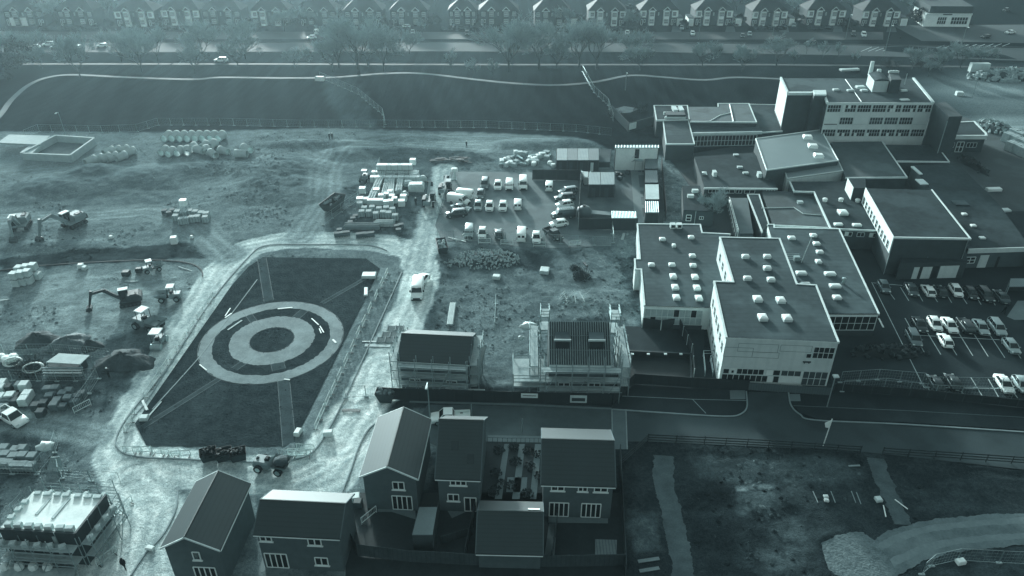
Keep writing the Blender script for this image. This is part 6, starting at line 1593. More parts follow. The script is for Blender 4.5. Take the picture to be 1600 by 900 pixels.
# material yard in the middle
gm = 'building packs in the material yard'
lst = []
for i in range(4): lst.append(('insul', 590+i*18.5, 284, 0, 0))
for i in range(4): lst.append(('insul', 592+i*17.5, 276, 0, 0))
for i in range(3): lst.append(('insul', 601+i*17, 274, 0, 1.3))
lst += [('white', 647,276,0,0),('white',646,266,.0,1.3)]
row = {}
for k, (kind, px, py, rz, z) in enumerate(lst): pack(kind, px, py, rz, '%s, %s in the big stack at the back of the material yard' % (kd[kind], ordw(k)), gm, 'pack', z=z, jit=.02)
M_tim = mat('timber_bundle', .40, rough=.8, var=.25, scale=1.5, fine=6, world=False)
for i, (a, b, w) in enumerate((((600,273),(580,318),1.5),((608,276),(599,315),1.0),((613,274),(611,312),1.3),((628,275),(623,305),1.3))):
    p, q = G(*a), G(*b); d = (p-q); t = thing('timber_bundle', 'pale wrapped bundle of long trusses, %s from the left in the material yard' % ordw(i), 'timber bundle', (p+q)/2, group='timber bundles in the material yard'); ang = math.atan2(d.y, d.x)-math.pi/2
    t.rotation_euler = (0,0,ang); mb = MB()
    for k in range(6): mb.bbox((-w/2+w*(k+.5)/6, rs.uniform(-.3,.3), .65+.12*(k % 2)), (w/6.6, d.length, .95), 0, .05)
    mb.build('boards', M_tim, t)
    for y in (-.3, 0, .3): MB().box((0, y*d.length, .62), (w+.08, .15, 1.15)).build('bearer', M_wrap, t)
mid = [('wrap',596,312),('white',589,304),('wrap',604,310),('wrap',613,313),('wrap',610,306),('white',631,314),('white',628,322),('block',563,325),('wrap',572,318),('wrap',579,320),('wrap',587,320),('wrap',595,320),('wrap',604,322),('wrap',611,321),('wrap',617,317),('white',567,302),('white',563,318)]
for i, (k, px, py) in enumerate(sorted(mid, key=lambda t: t[1])): pack(k, px, py, 0, '%s, %s from the left in the middle rows of the material yard' % (kd[k], nth(i)), gm, 'pack')
fr = [(566,338),(577,338),(588,341),(599,339),(608,340),(618,344),(570,332),(582,331),(593,333),(604,332),(614,334)]
for i, (px, py) in enumerate(sorted(fr)): pack('block', px, py, .05, 'grey block pallet, %s from the left in the front rows of the material yard' % ordw(i), gm, 'pallet')
for i, (px, py, L, w) in enumerate(((567,357,6.5,1.6),(601,352,3.6,1.6))):
    c = G(px, py); t = thing('timber_bundle', ['long low bundle of timber along the front of the material yard','short pale bundle right of the long timber bundle'][i], 'timber bundle', c, group='timber bundles in the material yard'); mb = MB()
    for k in range(7): mb.bbox((rs.uniform(-.2,.2), -w/2+w*(k+.5)/7, .45+.1*(k % 3)), (L, w/7.5, .7), 0, .04)
    mb.build('boards', M_tim if i else M_wood, t)
    for x in (-.3,.3): MB().box((x*L, 0, .08), (.12, w+.1, .14)).build('bearer', M_woodd, t)
for i, (px, py) in enumerate(((527,370),(535,369),(543,368),(531,364),(561,371),(568,370),(574,370),(581,369),(620,358),(627,356),(623,364),(548,352),(552,346),(545,356),(556,342))): pack('tile', px, py, .2, 'low tile pallet, %s of the small packs along the front edge of the material yard' % ordw(i), gm, 'pallet')
for i, (px, py, w, dd, h) in enumerate(((651,297,3.2,2.2,1.6),(638,289,2.0,1.6,1.0),(648,280,2.0,1.6,1.4),(660,282,1.6,1.3,1.1),(632,315-10,1.4,1.2,.9))):
    c = G(px, py); o = MB().bbox((0,0,h/2), (w,dd,h), 0, .35).build('sheeted_stack', mat('pale_sheeting',.5,rough=.5,var=.2,scale=1.2,fine=4,world=False)); o.location = (c.x,c.y,0); o.rotation_euler = (0,0,.15*i); tag(o, 'rounded pale sheeted stack, %s, right side of the material yard' % ['largest','low one','tall rear one','rightmost','small one in front'][i], 'sheeted stack', gm)
# skip
def skip(px, py, rz, label, L=4.2, Wd=1.9, m=None, fill=None, h=1.6, rim=None):
    c = G(px, py); t = thing('skip', label, 'skip', (c.x,c.y,HZ(c)), rz, 'skips'); a = MB(); m = m or M_dsteel
    lo = [Vector(p) for p in ((-Wd*.42,-L*.3,.1),(Wd*.42,-L*.3,.1),(Wd*.42,L*.3,.1),(-Wd*.42,L*.3,.1))]; hi = [Vector(p) for p in ((-Wd/2,-L/2,h),(Wd/2,-L/2,h),(Wd/2,L/2,h),(-Wd/2,L/2,h))]
    a.loft([lo,hi], caps=False); a.f.append((3,2,1,0)); b0 = len(a.v); a.loft([[v*.94+Vector((0,0,.12)) for v in lo],[Vector((v.x*.93,v.y*.95,v.z-.01)) for v in hi]], caps=False); a.f.append((b0,b0+1,b0+2,b0+3)); a.build('body', m, t)
    r_ = MB()
    for i in range(4): r_.tube(hi[i], hi[(i+1)%4], .045, 5)
    r_.build('rim', rim or m, t)
    f = MB()
    for k in range(14): f.blob((rs.uniform(-.6,.6)*Wd/2, rs.uniform(-.7,.7)*L/2, h*.86+rs.uniform(-.15,.35)), (.6,.7,.5), 5, .4, rs)
    f.build('rubbish', fill or M_wood, t)
skip(521,326,-.35,'large dark skip with rubbish at the left corner of the material yard',6.0,2.5,h=2.0)
for i, px in enumerate((328,352,374)): skip(px,718,face(px,700,px+2,722),'dark full skip, %s of the three at the lower kerb of the garden loop' % ['leftmost','middle','rightmost'][i],1.5,1.9,fill=M_black,h=1.35,rim=M_black)
skip(691,392,.2,'skip piled high with rubbish beside the site car park',4.0,1.8,fill=M_block)
skip(604,626,1.5,'small open skip behind the pale roofed gable house',2.6,1.5)
skip(658,678-25,1.5,'small trailer bed behind the narrow house',1.8,1.2) if False else None

# rubble, spoil, heaps
def heap(name, label, px, py, rx, ry, h, m, n=0, seed=1, cat='heap', sm=M_block, stones='rubble', ssz=.5):
    c = G(px, py); rd = random.Random(seed); X = []; mb = MB(); k = 26; rings = []
    for j in range(9):
        t = j/8; ring = []
        for i in range(k):
            a = 6.2832*i/k; q = (1-t)*(1+.16*math.sin(3*a+seed)+.1*math.sin(7*a+2*seed))
            ring.append(Vector((rx*q*math.cos(a), ry*q*math.sin(a), -.15+h*(1-(1-t)**1.7)*(1+.12*math.sin(5*a+t*9+seed))+rd.uniform(-.05,.05)*h)))
        rings.append(ring)
    mb.loft(rings)
    if n:
        t_ = thing(name, label, cat, (c.x,c.y,HZ(c))); mb.build('mound', m, t_, True); s = MB()
        for i in range(n):
            a = rd.random()*6.28; q = rd.random()**.6; s.blob((rx*1.15*q*math.cos(a), ry*1.15*q*math.sin(a), h*(1-q)**.9*.95+.1), tuple(ssz*rd.uniform(.3,1.2) for _ in range(3)), 5, .45, rd)
        o = s.build(stones, sm, t_); o['kind'] = 'stuff'
    else:
        o = mb.build(name, m, None, True); o.location = (c.x,c.y,HZ(c)); tag(o, label, cat, 'spoil heaps')
heap('soil_heap','low dark soil heap, leftmost of the three above the open sided store',60,532,3.4,2.4,1.3,M_soil,seed=2)
heap('soil_heap','wide grey soil heap, middle of the three above the open sided store',108,540,3.2,3.0,1.6,mat('grey_soil',.10,var=.3,scale=.8,fine=4,bump=.8),seed=4)
heap('soil_heap','small dark soil heap, rightmost of the three above the open sided store',143,542,1.7,1.5,1.2,M_soil,seed=7)
heap('soil_heap','long dark spoil bank beside the haul road, below the roller',195,565,4.5,3.0,1.5,M_soil,seed=9)
heap('rubble_heap','large heap of broken rubble in front of the site car park',762,406,5.2,3.2,.9,M_soil,420,3,'rubble heap',M_block,ssz=.42)
heap('rubble_heap','small scatter of rubble left of the large rubble heap',715,412,2.2,1.2,.3,M_soil,70,5,'rubble heap',M_block,ssz=.36)
heap('rubble_heap','pile of rubbish on the bare ground behind the school, top right corner',1578,122,11,4,2.2,M_soil,120,8,'rubbish heap',M_block,ssz=2.0)
heap('rubble_heap','heap of broken concrete right of the small entrance building',1553,200,3.5,5,1.6,M_soil,110,9,'rubble heap',M_block,ssz=.9)
heap('rubble_heap','dark heap of scrap on the asphalt beside the white two storey block',1385,552,5.0,1.6,1.2,M_black,60,10,'scrap heap',M_dsteel,'scrap',.8)
heap('pipe_heap','heap of scrap beside the school yard wall, east of the entrance building',1520,258,1.6,5.5,1.4,M_black,40,12,'scrap heap',M_dsteel,'scrap',.8)
# white baled rolls / netting store left of the cabins
for i in range(34):
    px, py = rs.uniform(780,868), 0; py = 262-rs.uniform(0,22)
    c = G(px, py); k = i % 4; col = [M_white, M_wrap, M_block, M_steel][k]
    if k == 3:
        o = MB(); o.tube((0,-1.2,.3), (0,1.2,.3), .28, 10); o = o.build('duct_coil', col)
    elif k == 0: o = MB().lathe((0,0,0), [(.5,0),(.62,.4),(.5,.8),(.1,.85)], 9).build('bulk_bag', col)
    else: o = MB().bbox((0,0,.45), (rs.uniform(1,1.7), rs.uniform(.8,1.3), rs.uniform(.7,1.1)), 0, .12).build('wrapped_pack', col)
    o.location = (c.x,c.y,0); o.rotation_euler = (0,0,rs.random()*3); o['px'] = px
lsm = sorted([o for o in COL.objects if 'px' in o.keys()], key=lambda o: o['px'])
for i, o in enumerate(lsm):
    nm = {'d':'grey duct coil','b':'white bulk bag','w':'pale wrapped pack'}[o.name[0]]; tag(o, '%s, %s from the left in the store above the car park' % (nm, nth(i) if i < 32 else ['second last','last'][i-32]), nm.split(' ',1)[1], 'stored goods above the site car park'); del o['px']
# ------------------------------------------------------------------ cabins and compound
M_croof = mat('pale_cabin_roof', .24, rough=.6, var=.15, scale=.5, stripes=('X',1.6), stripe_amt=.12)
def cabin_box(label, roofpx, z, wm, rm, doors=(), ribs=0, name='site_cabin', group='site cabins'):
    P = Gs(roofpx, z); t = thing(name, label, 'cabin', centroid(P), world=True, group=group)
    MB().prism(P, .02, z-.12, top=False).build('wall', wm, t); ro = MB().prism(P, z-.11, z).build('roof', rm, t)
    if ribs:
        r_ = MB()
        for i in range(ribs+1): r_.tube(P[0].lerp(P[1], i/ribs)+Vector((0,0,.05)), P[3].lerp(P[2], i/ribs)+Vector((0,0,.05)), .07, 4)
        r_.build('roof_ribs', M_steel, ro)
    for (u0,u1,z0,z1,m,n) in doors: q = MB(); slab_on(q, P[3], P[2], u0,u1,z0,z1,0,.05); q.build(n, m, t)
    q = MB()
    for v in P: q.box((v.x,v.y,z/2), (.16,.16,z-.05))
    q.build('corner_post', M_dsteel, t); return t, P
for i, (x0, x1, rm) in enumerate(((870,887,M_croof),(887,903,M_cabroof),(903,920,M_croof),(920,936,M_cabroof))):
    cabin_box('dark cabin with %s roof, %s from the left in the row above the car park' % ('pale' if i % 2 == 0 else 'dark', ordw(i)), [(x0,232),(x1-.4,232),(x1-.4,250),(x0,250)], 2.7, M_hoard, rm, [(.2,.5,.1,2.1,M_dsteel,'door')] if i != 3 else [(.2,.5,.1,2.1,M_panel,'door')])
cabin_box('low open store with clutter right of the four dark cabins', [(937,233),(955,233),(953,253),(935,253)], 1.3, M_hoard, M_felt)
for i, (x0, x1) in enumerate(((920,938),(938.6,960))): cabin_box('dark cabin inside the compound, %s one of the pair' % ['left','right'][i], [(x0,269),(x1,269),(x1,288),(x0,288)], 2.9, M_hoard, M_croof, [(.3,.6,.1,2.1,M_dsteel,'door')])
cabin_box('long white site office with ribbed far roof and black doorway', [(962,227),(1029,227),(1029,231),(962,231)], 5.2, M_whitewall, M_croof, [(.46,.56,2.8,4.9,M_black,'doorway')], 14)
fs = thing('outside_stair', 'steel stair leading up to the doorway of the white site office', 'stair', G(997,258), world=True)
s0, s1 = G(966,258,.1), G(993,249,2.6); mb = MB()
for k in range(11): q = s0.lerp(s1, k/10); mb.box(q, (.3,1.0,.05))
mb.build('treads', M_steel, fs); mb = MB()
for o_ in (-.5,.5): mb.tube(s0+Vector((0,o_,0)), s1+Vector((0,o_,0)), .06, 4).tube(s0+Vector((0,o_,1)), s1+Vector((0,o_,1)), .04, 4)
mb.build('handrail', M_steel, fs); c = G(998,250,2.6); MB().box((c.x,c.y,2.6), (1.8,1.4,.08)).build('landing', M_steel, fs)
for sx in (-.8,.8): MB().tube((c.x+sx,c.y-.6,0), (c.x+sx,c.y-.6,2.6), .06, 4).build('prop', M_steel, fs)
for i, (px, lab, rm) in enumerate((([(1008,246),(1028,246),(1028,263),(1008,263)],'short cabin with a bright worn roof below the white site office',M_cabroof),([(1008,266),(1027,266),(1028,285),(1008,285)],'dark roofed container, second in the line on the right of the compound',M_cabroof),([(1008,288),(1029,288),(1030,311),(1009,311)],'container with white crumpled sheeting on its roof, right of the compound path',tarp),([(1009,315),(1028,315),(1029,332),(1009,332)],'container with ribbed grey roof, lowest in the line on the right',M_croof))):
    cabin_box(lab, px, 2.7, M_hoard, rm, ribs=6 if i == 3 else 0, name='container', group='containers on the right of the compound')
cabin_box('low shelter with striped pale roof at the lower fence of the compound', [(956,330),(993,331),(994,341),(957,341)], 2.5, M_hoard, M_croof, ribs=16, name='striped_shelter')
c = G(912,340); tk = thing('storage_tank', 'rounded grey tank in the lower left corner of the compound', 'tank', c); MB().lathe((0,0,0), [(1.3,0),(1.45,.3),(1.45,1.5),(1.2,2.1),(.5,2.4),(.05,2.45)], 16).build('shell', mat('tank_grey',.10,rough=.5,var=.1,world=False), tk, True); MB().tube((0,0,2.4), (0,0,2.7), .25, 8).build('hatch', M_dsteel, tk)
o = MB().prism(Gs([(921,334),(956,338),(956,343),(921,340)]), 0, .9).build('low_wall', M_paving); tag(o, 'low pale wall between the tank and the striped shelter', 'wall')
c = G(916,285); t = thing('gas_cage', 'bright caged bottles at the left of the compound cabins', 'cage', c); mb = MB()
for x in (-.9,.9):
    for y in (-1.6,1.6): mb.tube((x,y,0), (x,y,2.0), .05, 4)
for z in (.1,1,2):
    for x in (-.9,.9): mb.tube((x,-1.6,z), (x,1.6,z), .04, 4)
mb.build('frame', M_steel, t)
for k in range(5): MB().bbox((rs.uniform(-.3,.3), -1.3+k*.65, 1.0), (1.3,.5,1.7), 0, .1).build('white_box', M_white, t)
for i, (px, py) in enumerate(((965,274),(972,276),(968,281),(980,272))):
    c = G(px, py); o = MB().bbox((0,0,.4), (.8,.9,.8), .3*i, .1).build('waste_bin', M_dsteel); o.location = (c.x,c.y,.02); tag(o, 'small dark bin, %s of those right of the compound cabins' % ordw(i), 'bin', 'bins in the compound')
hg = 'dark hoardings round the compound'
board_fence('tall black hoarding along the back of the site car park', [(832,281),(907,282)], 2.4, M_hoard, 'hoarding', 'hoarding', 2.4, group=hg)
board_fence('tall black hoarding along the lower side of the compound', [(903,359),(995,359)], 2.4, M_hoard, 'hoarding', 'hoarding', 2.4, group=hg)
board_fence('hoarding with pale top between the parked cars and the compound', [(907,282),(903,359)], 2.4, M_hoard, 'hoarding', 'hoarding', 2.4, group=hg, postm=M_panel)
board_fence('hoarding along the right side of the compound containers', [(1033,258),(1036,300),(1040,345)], 2.2, M_hoard, 'hoarding', 'hoarding', 2.4, group=hg)
board_fence('long dark hoarding below the two scaffolded houses, beside the estate road', [(600,624),(680,627),(800,630),(955,634)], 2.0, M_hoard, 'hoarding', 'hoarding', 2.4, group=hg)
board_fence('dark hoarding round the fenced asphalt beside the white school block', [(958,632),(990,600),(1080,606),(1168,610)], 1.8, M_hoard, 'hoarding', 'hoarding', 2.4, group=hg)
board_fence('curved hoarding with pale caps round the yard below the school wing', [(1003,512),(1032,516),(1060,512),(1080,553),(1083,592)], 1.8, M_hoard, 'hoarding', 'hoarding', 2.4, group=hg, postm=M_trim)
board_fence('long low board fence between the school car park and the dark verge', [(1302,611),(1420,619),(1560,633),(1700,648)], 1.3, M_hoard, 'fence', 'board_fence', 2.4, postm=M_woodd)
board_fence('ribbed fence at the foot of the white two storey block', [(1085,603),(1190,611),(1296,618)], 1.3, M_plinth, 'fence', 'board_fence', 2.4)
for a, b, lab in (((960,640),(980,590),''),):
    pass
yard = thing('yard_wall', 'walled yard with a pale notice board at the top, left of the school', 'wall', G(985,195), world=True)
W_ = Gs([(955,178),(982,206),(1022,195)]); mb = MB()
for a, b in zip(W_[:-1], W_[1:]): MB().ribbon([a,b], .15, -.1, 2.3).build('panel', mat('grey_hoarding',.07,var=.15), yard)
q = MB(); slab_on(q, W_[1], W_[2], .0+.0, .27, .5, 2.1, .09, .16); q.build('notice_board', M_trim, yard)
sheet('yard_mound', Q((955,172),(975,166),(1000,170),(985,176),(960,178)), mat('pale_spoil',.14,var=.3), .05, False)
bt = thing('dark_pit', 'dark open basement with low parapet between the dormer house and the white school block', 'basement', G(1030,580), world=True)
mb = MB().ribbon(Gs([(975,555),(1078,560),(1080,600)]), .3, 0, .9).build('parapet', M_hoard, bt)
for i, px in enumerate((988,1013,1040,1064)): c = G(px, 553, 1.0); MB().box((c.x,c.y,.98), (.4,.3,.14)).build('lamp_box', M_panel, bt)
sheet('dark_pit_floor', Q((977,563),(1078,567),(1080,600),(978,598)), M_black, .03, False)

# ------------------------------------------------------------------ mesh fences, barriers
def heras(label, pts, step=3.4, hh=1.9, group='mesh panel fences'):
    W_ = [G(*p) for p in pts]; f = thing('mesh_fence', label, 'fence', (W_[0].x, W_[0].y, 0), world=True, group=group)
    for a, b in zip(W_[:-1], W_[1:]):
        L = (b-a).length; n = max(1, round(L/step))
        for i in range(n):
            p, q = a.lerp(b, i/n+.01/n), a.lerp(b, (i+.99)/n); z = Vector((0,0,HZ((p+q)/2))); mb = MB()
            for zz in (.12, hh): mb.tube(p+z+Vector((0,0,zz)), q+z+Vector((0,0,zz)), .028, 4)
            for e in (p, q): mb.tube(e+z, e+z+Vector((0,0,hh)), .03, 4)
            k = 8
            for j in range(1, k): e = p.lerp(q, j/k); mb.tube(e+z+Vector((0,0,.12)), e+z+Vector((0,0,hh)), .007, 3, cap=False)
            for j in range(1, 4): mb.tube(p+z+Vector((0,0,hh*j/4)), q+z+Vector((0,0,hh*j/4)), .007, 3, cap=False)
            mb.build('fence_panel', M_steel, f); MB().bbox((p.x,p.y,z.z+.07), (.6,.25,.14), 0, .03).build('foot', M_block, f)
    return f
heras('mesh fence along the upper edge of the site below the park', [(215,206),(248,196),(345,196),(470,199),(600,199),(760,200),(900,206),(955,212)])
heras('mesh fence along the upper left edge of the site', [(40,215),(62,206),(160,208),(215,206)])
heras('mesh fence running up the field from the site edge', [(602,195),(598,180),(560,148),(500,122)])
heras('mesh fence down from the trees to the walled yard', [(910,112),(928,145),(950,165),(958,190)])
heras('mesh fence across the front of the site car park', [(684,374),(760,377),(850,380),(955,385)])
heras('mesh fence from the white capped post down the left of the site car park', [(710,272),(695,312),(682,345)])
heras('mesh fence above the open sided store at the left edge', [(-30,555),(85,554),(140,558),(176,562)])
heras('mesh fence below the open sided store and round the brick yard', [(-20,594),(60,596),(118,596),(155,592),(140,615),(120,643)])
heras('mesh fence along the small brick yard above the unfinished block', [(-20,740),(58,742),(86,708),(92,690)])
heras('mesh fence from the small yard across to the unfinished block', [(60,738),(95,736),(97,748),(190,757)])
heras('mesh fence across the haul road by the scaffolded house', [(540,622),(572,620),(602,622)])
heras('mesh fence on the diagonal of the material yard', [(505,352),(560,313),(585,290),(594,258)])
heras('mesh fence on the rough ground right of the scaffolded house', [(775,475),(773,520)])
heras('mesh fence beside the school car park, upper of the two sagging runs', [(1312,598),(1370,594),(1440,600),(1448,606),(1600,608)])
heras('mesh fence beside the school car park, lower of the two sagging runs', [(1315,612),(1380,608),(1460,619),(1580,624)])
heras('mesh fence on the curve in the bottom right corner', [(1440,898),(1455,885),(1495,876),(1560,880),(1660,884)])
heras('mesh fence beside the school wing, facing the rough ground', [(958,380),(955,352)])
def barrier(px, py, rz, label, n=1, red=False):
    c = G(px, py); t = thing('pedestrian_barrier', label, 'barrier', (c.x,c.y,HZ(c)), rz, 'barriers round the garden'); mb = MB()
    for z in (.25,1.05): mb.tube((-1.1,0,z), (1.1,0,z), .05, 5)
    for x in (-1.1,1.1): mb.tube((x,0,.0), (x,0,1.05), .05, 5)
    mb.build('frame', M_trim, t); ft = MB()
    for k in range(9): ft.tube((-.9+k*.225,0,.25), (-.9+k*.225,0,1.05), .015, 4)
    ft.build('bars', M_trim, t)
    for x in (-.9,.9): MB().box((x,0,.04), (.08,.7,.06)).build('foot', M_dsteel, t)
BAR = None
def barrier_at(px, py, rz, label):
    global BAR
    if BAR is None: barrier(px, py, rz, label); BAR = COL.objects['pedestrian_barrier']
    else: c = G(px, py); dup(BAR, (c.x,c.y,HZ(c)), rz, label)
right = [(604,432),(597,446),(588,466),(578,486),(569,506),(560,524),(551,546),(541,568),(531,590),(522,610),(513,628),(504,648),(497,664)]
for i, (px, py) in enumerate(right): barrier_at(px, py, face(604,420,560,520)+math.pi/2, 'white barrier, %s from the top along the right side of the garden' % ordw(i))
bot = [(208,707),(224,708),(252,711),(268,711),(284,714),(450,713),(465,711),(478,704),(472,714)]
for i, (px, py) in enumerate(sorted(bot)): barrier_at(px, py, [.0,.1,-.1][i % 3], 'white barrier, %s from the left along the lower side of the garden' % ordw(i))
lf = [(232,615),(245,596),(258,577),(272,556),(286,535),(300,515),(314,494),(330,470),(205,655),(202,668)]
for i, (px, py) in enumerate(sorted(lf)): barrier_at(px, py, face(330,470,232,615)+math.pi/2, 'white barrier, %s from the left along the left side of the garden' % ordw(i))
oth = [(722,377,.1,'white barrier lying flat in front of the silver van in the car park'),(757,381,.05,'white barrier before the middle of the car park front row'),(792,383,-.1,'white barrier left of the tall white van in front of the car park'),(843,386,0,'white barrier at the right end of the car park front row'),(898,384,.2,'pale barrier near the corner hoarding of the car park'),(168,875,1.0,'white barrier leaning beside the unfinished block, nearer one'),(196,795,1.2,'white barrier leaning beside the unfinished block, further one'),(130,640,.9,'white barrier at the lower end of the brick yard fence'),(577,810,.9,'white barrier at the garden corner beside the wide brick house')]
for px, py, rz, lab in oth: barrier_at(px, py, rz, lab)
# open sided store (left)
st = thing('open_store', 'low store with pale boarded roof and stacked timber at the left', 'store', G(105,575), world=True)
P = Gs([(72,566),(125,569),(140,555),(92,552)], 2.4); MB().prism(P, 2.3, 2.42).build('roof', M_woodl, st)
for v in P: MB().tube((v.x,v.y,0), (v.x,v.y,2.3), .08, 5).build('post', M_wood, st)
for k in range(4): a, b = G(66+k,574+4*k,2.0-.5*k), G(128,576+4*k,2.0-.5*k); MB().box((a+b)/2, ((b-a).length,.3,.14)).build('stacked_beam', M_wood, st)
MB().prism([v*1 for v in Gs([(74,584),(124,586),(138,572),(92,570)])], 0, 1.2).build('stacked_timber', M_woodd, st)
for i, (px, py, r_, lab) in enumerate(((22,575,1.1,'white ring shaped drum left of the dark bush'),(54,584,1.2,'white ring shaped drum beside the open sided store'))):
    c = G(px, py); mb = MB(); n = 18; rings = []
    for j in range(n+1): a = 6.2832*j/n; rings.append([Vector((math.cos(a)*(r_+.2*math.cos(b)), .2*math.sin(b)*3, .8+.0+math.sin(a)*.55*(r_+.2*math.cos(b)))) for b in (0,1.57,3.14,4.71)])
    mb.loft(rings, caps=False); o = mb.build('cable_drum', M_white, None, True); o.location = (c.x,c.y,.1); o.rotation_euler = (-.5,0,.4); tag(o, lab, 'drum', 'cable drums')
scrub(47,578,2.0,1.8,110,'very dark bushy plant between the two ring shaped drums',21)
for i, (px, py) in enumerate(((3,563),(12,566),(22,563))): c = G(px, py); o = MB().lathe((0,0,0), [(.6,0),(.75,.5),(.6,.9),(.1,1.0)], 8).build('bulk_bag', M_white); o.location = (c.x,c.y,0); tag(o, 'white bulk bag, %s from the left behind the ring shaped drums' % ordw(i), 'bulk bag', 'bulk bags behind the drums')

# ------------------------------------------------------------------ lamp posts, poles, small things
def lamp(px, py, h, label, head=True, group='street lamps', name='street_lamp'):
    c = G(px, py); t = thing(name, label, 'street lamp', c, group=group); MB().tube((0,0,0), (0,0,h), .09, 6, .06).build('post', M_steel, t)
    if head: MB().tube((0,0,h), (.0,-.9,h+.15), .05, 5).build('arm', M_steel, t); MB().bbox((0,-1.1,h+.15), (.3,.7,.14), 0, .04).build('lamp_head', M_trim, t)
for px, py, h, lab in ((1091,62,8,'tall street lamp on the service road by the wide drive'),(1321,60,8,'tall street lamp left of the two far right cars'),(1382,84,9,'tall street lamp at the left tip of the traffic island'),(1497,87,9,'tall street lamp on the right part of the traffic island'),(1207,56,8,'street lamp right of the pair of drives in the far row'),(1518,155,7,'lamp post on the bare ground behind the school'),(977,141,5,'thin lamp post in the park left of the school'),(103,213,6,'thin lamp post at the upper left site fence'),(672,655,6,'white lamp post behind the gable house by the estate road')): lamp(px, py, h, lab)
c = G(1292,636); t = thing('street_lamp', 'lamp post on the dark verge by the school gate', 'street lamp', c, group='street lamps'); MB().tube((0,0,0), (0,0,5.2), .08, 6).build('post', M_steel, t); MB().bbox((0,-.1,5.25), (.7,.6,.22), 0, .05).build('lamp_head', M_trim, t)
c = G(1286,697); t = thing('sign_post', 'leaning white sign post on the estate road fence', 'sign', c); MB().tube((0,0,0), (.5,.6,3.9), .06, 6).build('post', M_white, t); MB().add([(.3,.42,2.6),(.45,.55,3.7),(-.3,.5,3.3),(-.15,.4,2.7),(.3,.47,2.6),(.45,.6,3.7),(-.3,.55,3.3),(-.15,.45,2.7)], [(0,1,2,3),(7,6,5,4),(0,4,5,1),(1,5,6,2),(2,6,7,3),(3,7,4,0)]).build('plate', M_white, t)
c = G(711,281); t = thing('capped_post', 'thick post with a white cap at the back left corner of the site car park', 'post', c); MB().tube((0,0,0), (0,0,2.2), .25, 8).build('post', M_trim, t); MB().bbox((0,0,2.4), (1.3,1.2,.6), 0, .2).build('cap', M_white, t)
for i, (px, py, lab) in enumerate(((737,652,'short dark post, leftmost of the pair by the scaffold hoarding'),(816,675,'pale leaning figure shaped post on the block paved road'))): lamp(px, py, 2.2, lab, False, 'posts on the road', 'bollard_post')
ad = [(682,628,26,'pale advertising board on the hoarding right of the chute, white with dark print'),(827,631,26,'long narrow white board on the hoarding below the dormer house'),(903,633,26,'pale picture board on the hoarding right of the dormer house')]
for i, (px, py, w, lab) in enumerate(((745,624,26,'pale picture board on the hoarding beside the chute foot'),(827,631,26,'thin white board on the hoarding below the loading platform'),(903,634,26,'pale picture board on the hoarding below the dormer house'))):
    a, b = G(px-w/2, py), G(px+w/2, py+.6); a, b = a+Vector((0,-.12,0)), b+Vector((0,-.12,0)); t = thing('notice_board', lab, 'board', (a+b)/2, world=True, group='boards on the hoarding'); q = MB(); slab_on(q, a, b, 0, 1, (.7 if i != 1 else 1.2), 1.9, 0, .06); q.build('panel', M_panel if i != 1 else M_white, t); q = MB(); slab_on(q, a, b, .1, .9, .95 if i != 1 else 1.5, 1.5 if i != 1 else 1.62, .06, .075); q.build('dark_print', M_dsteel, t)
# people
def person(px, py, rz, label, top=M_dsteel, legs=M_black, stride=.25, hv=False):
    c = G(px, py); t = thing('person', label, 'person', (c.x,c.y,HZ(c)), rz, 'people on foot')
    me = bpy.data.meshes.new('body'); 
    V = [(0,0,.95),(0,0,1.15),(0,.01,1.42),(0,0,1.53),(0,-.02,1.64),(.19,0,1.42),(.25,.02,1.15),(.24,-.10,.92),(-.19,0,1.42),(-.25,.02,1.15),(-.24,-.10,.92),(.10,0,.90),(.11,-stride*.6,.5),(.11,-stride*.4,.08),(.11,-stride*.4-.14,.04),(-.10,0,.90),(-.11,stride*.5,.5),(-.11,stride,.10),(-.11,stride-.13,.04)]
    E = [(0,1),(1,2),(2,3),(3,4),(2,5),(5,6),(6,7),(2,8),(8,9),(9,10),(0,11),(11,12),(12,13),(13,14),(0,15),(15,16),(16,17),(17,18)]
    rad = [.15,.15,.17,.065,.11,.075,.05,.04,.075,.05,.04,.10,.07,.05,.04,.10,.07,.05,.04]
    me.from_pydata(V, E, []); o = bpy.data.objects.new('body', me); COL.objects.link(o); o.parent = t; KIDS.setdefault(t.name, []).append(o)
    md = o.modifiers.new('skin', 'SKIN'); sv = me.skin_vertices[0].data if me.skin_vertices else None
    if sv is None:
        bpy.context.view_layer.objects.active = o
    for i, q in enumerate(me.skin_vertices[0].data): q.radius = (rad[i]*1.15, rad[i])
    me.skin_vertices[0].data[0].use_root = True; sb = o.modifiers.new('smooth', 'SUBSURF'); sb.levels = 1; sb.render_levels = 1
    me.materials.append(legs)
    MB().lathe((0,0,1.0), [(.20,-.08),(.205,.15),(.23,.38),(.17,.48),(.07,.52)], 9).build('jacket', top, t, True)
    MB().lathe((0,-.02,1.62), [(.06,-.06),(.125,.02),(.13,.08),(.09,.16),(.02,.18)], 9).build('hard_hat' if hv else 'hair', M_white if hv else M_black, t, True)
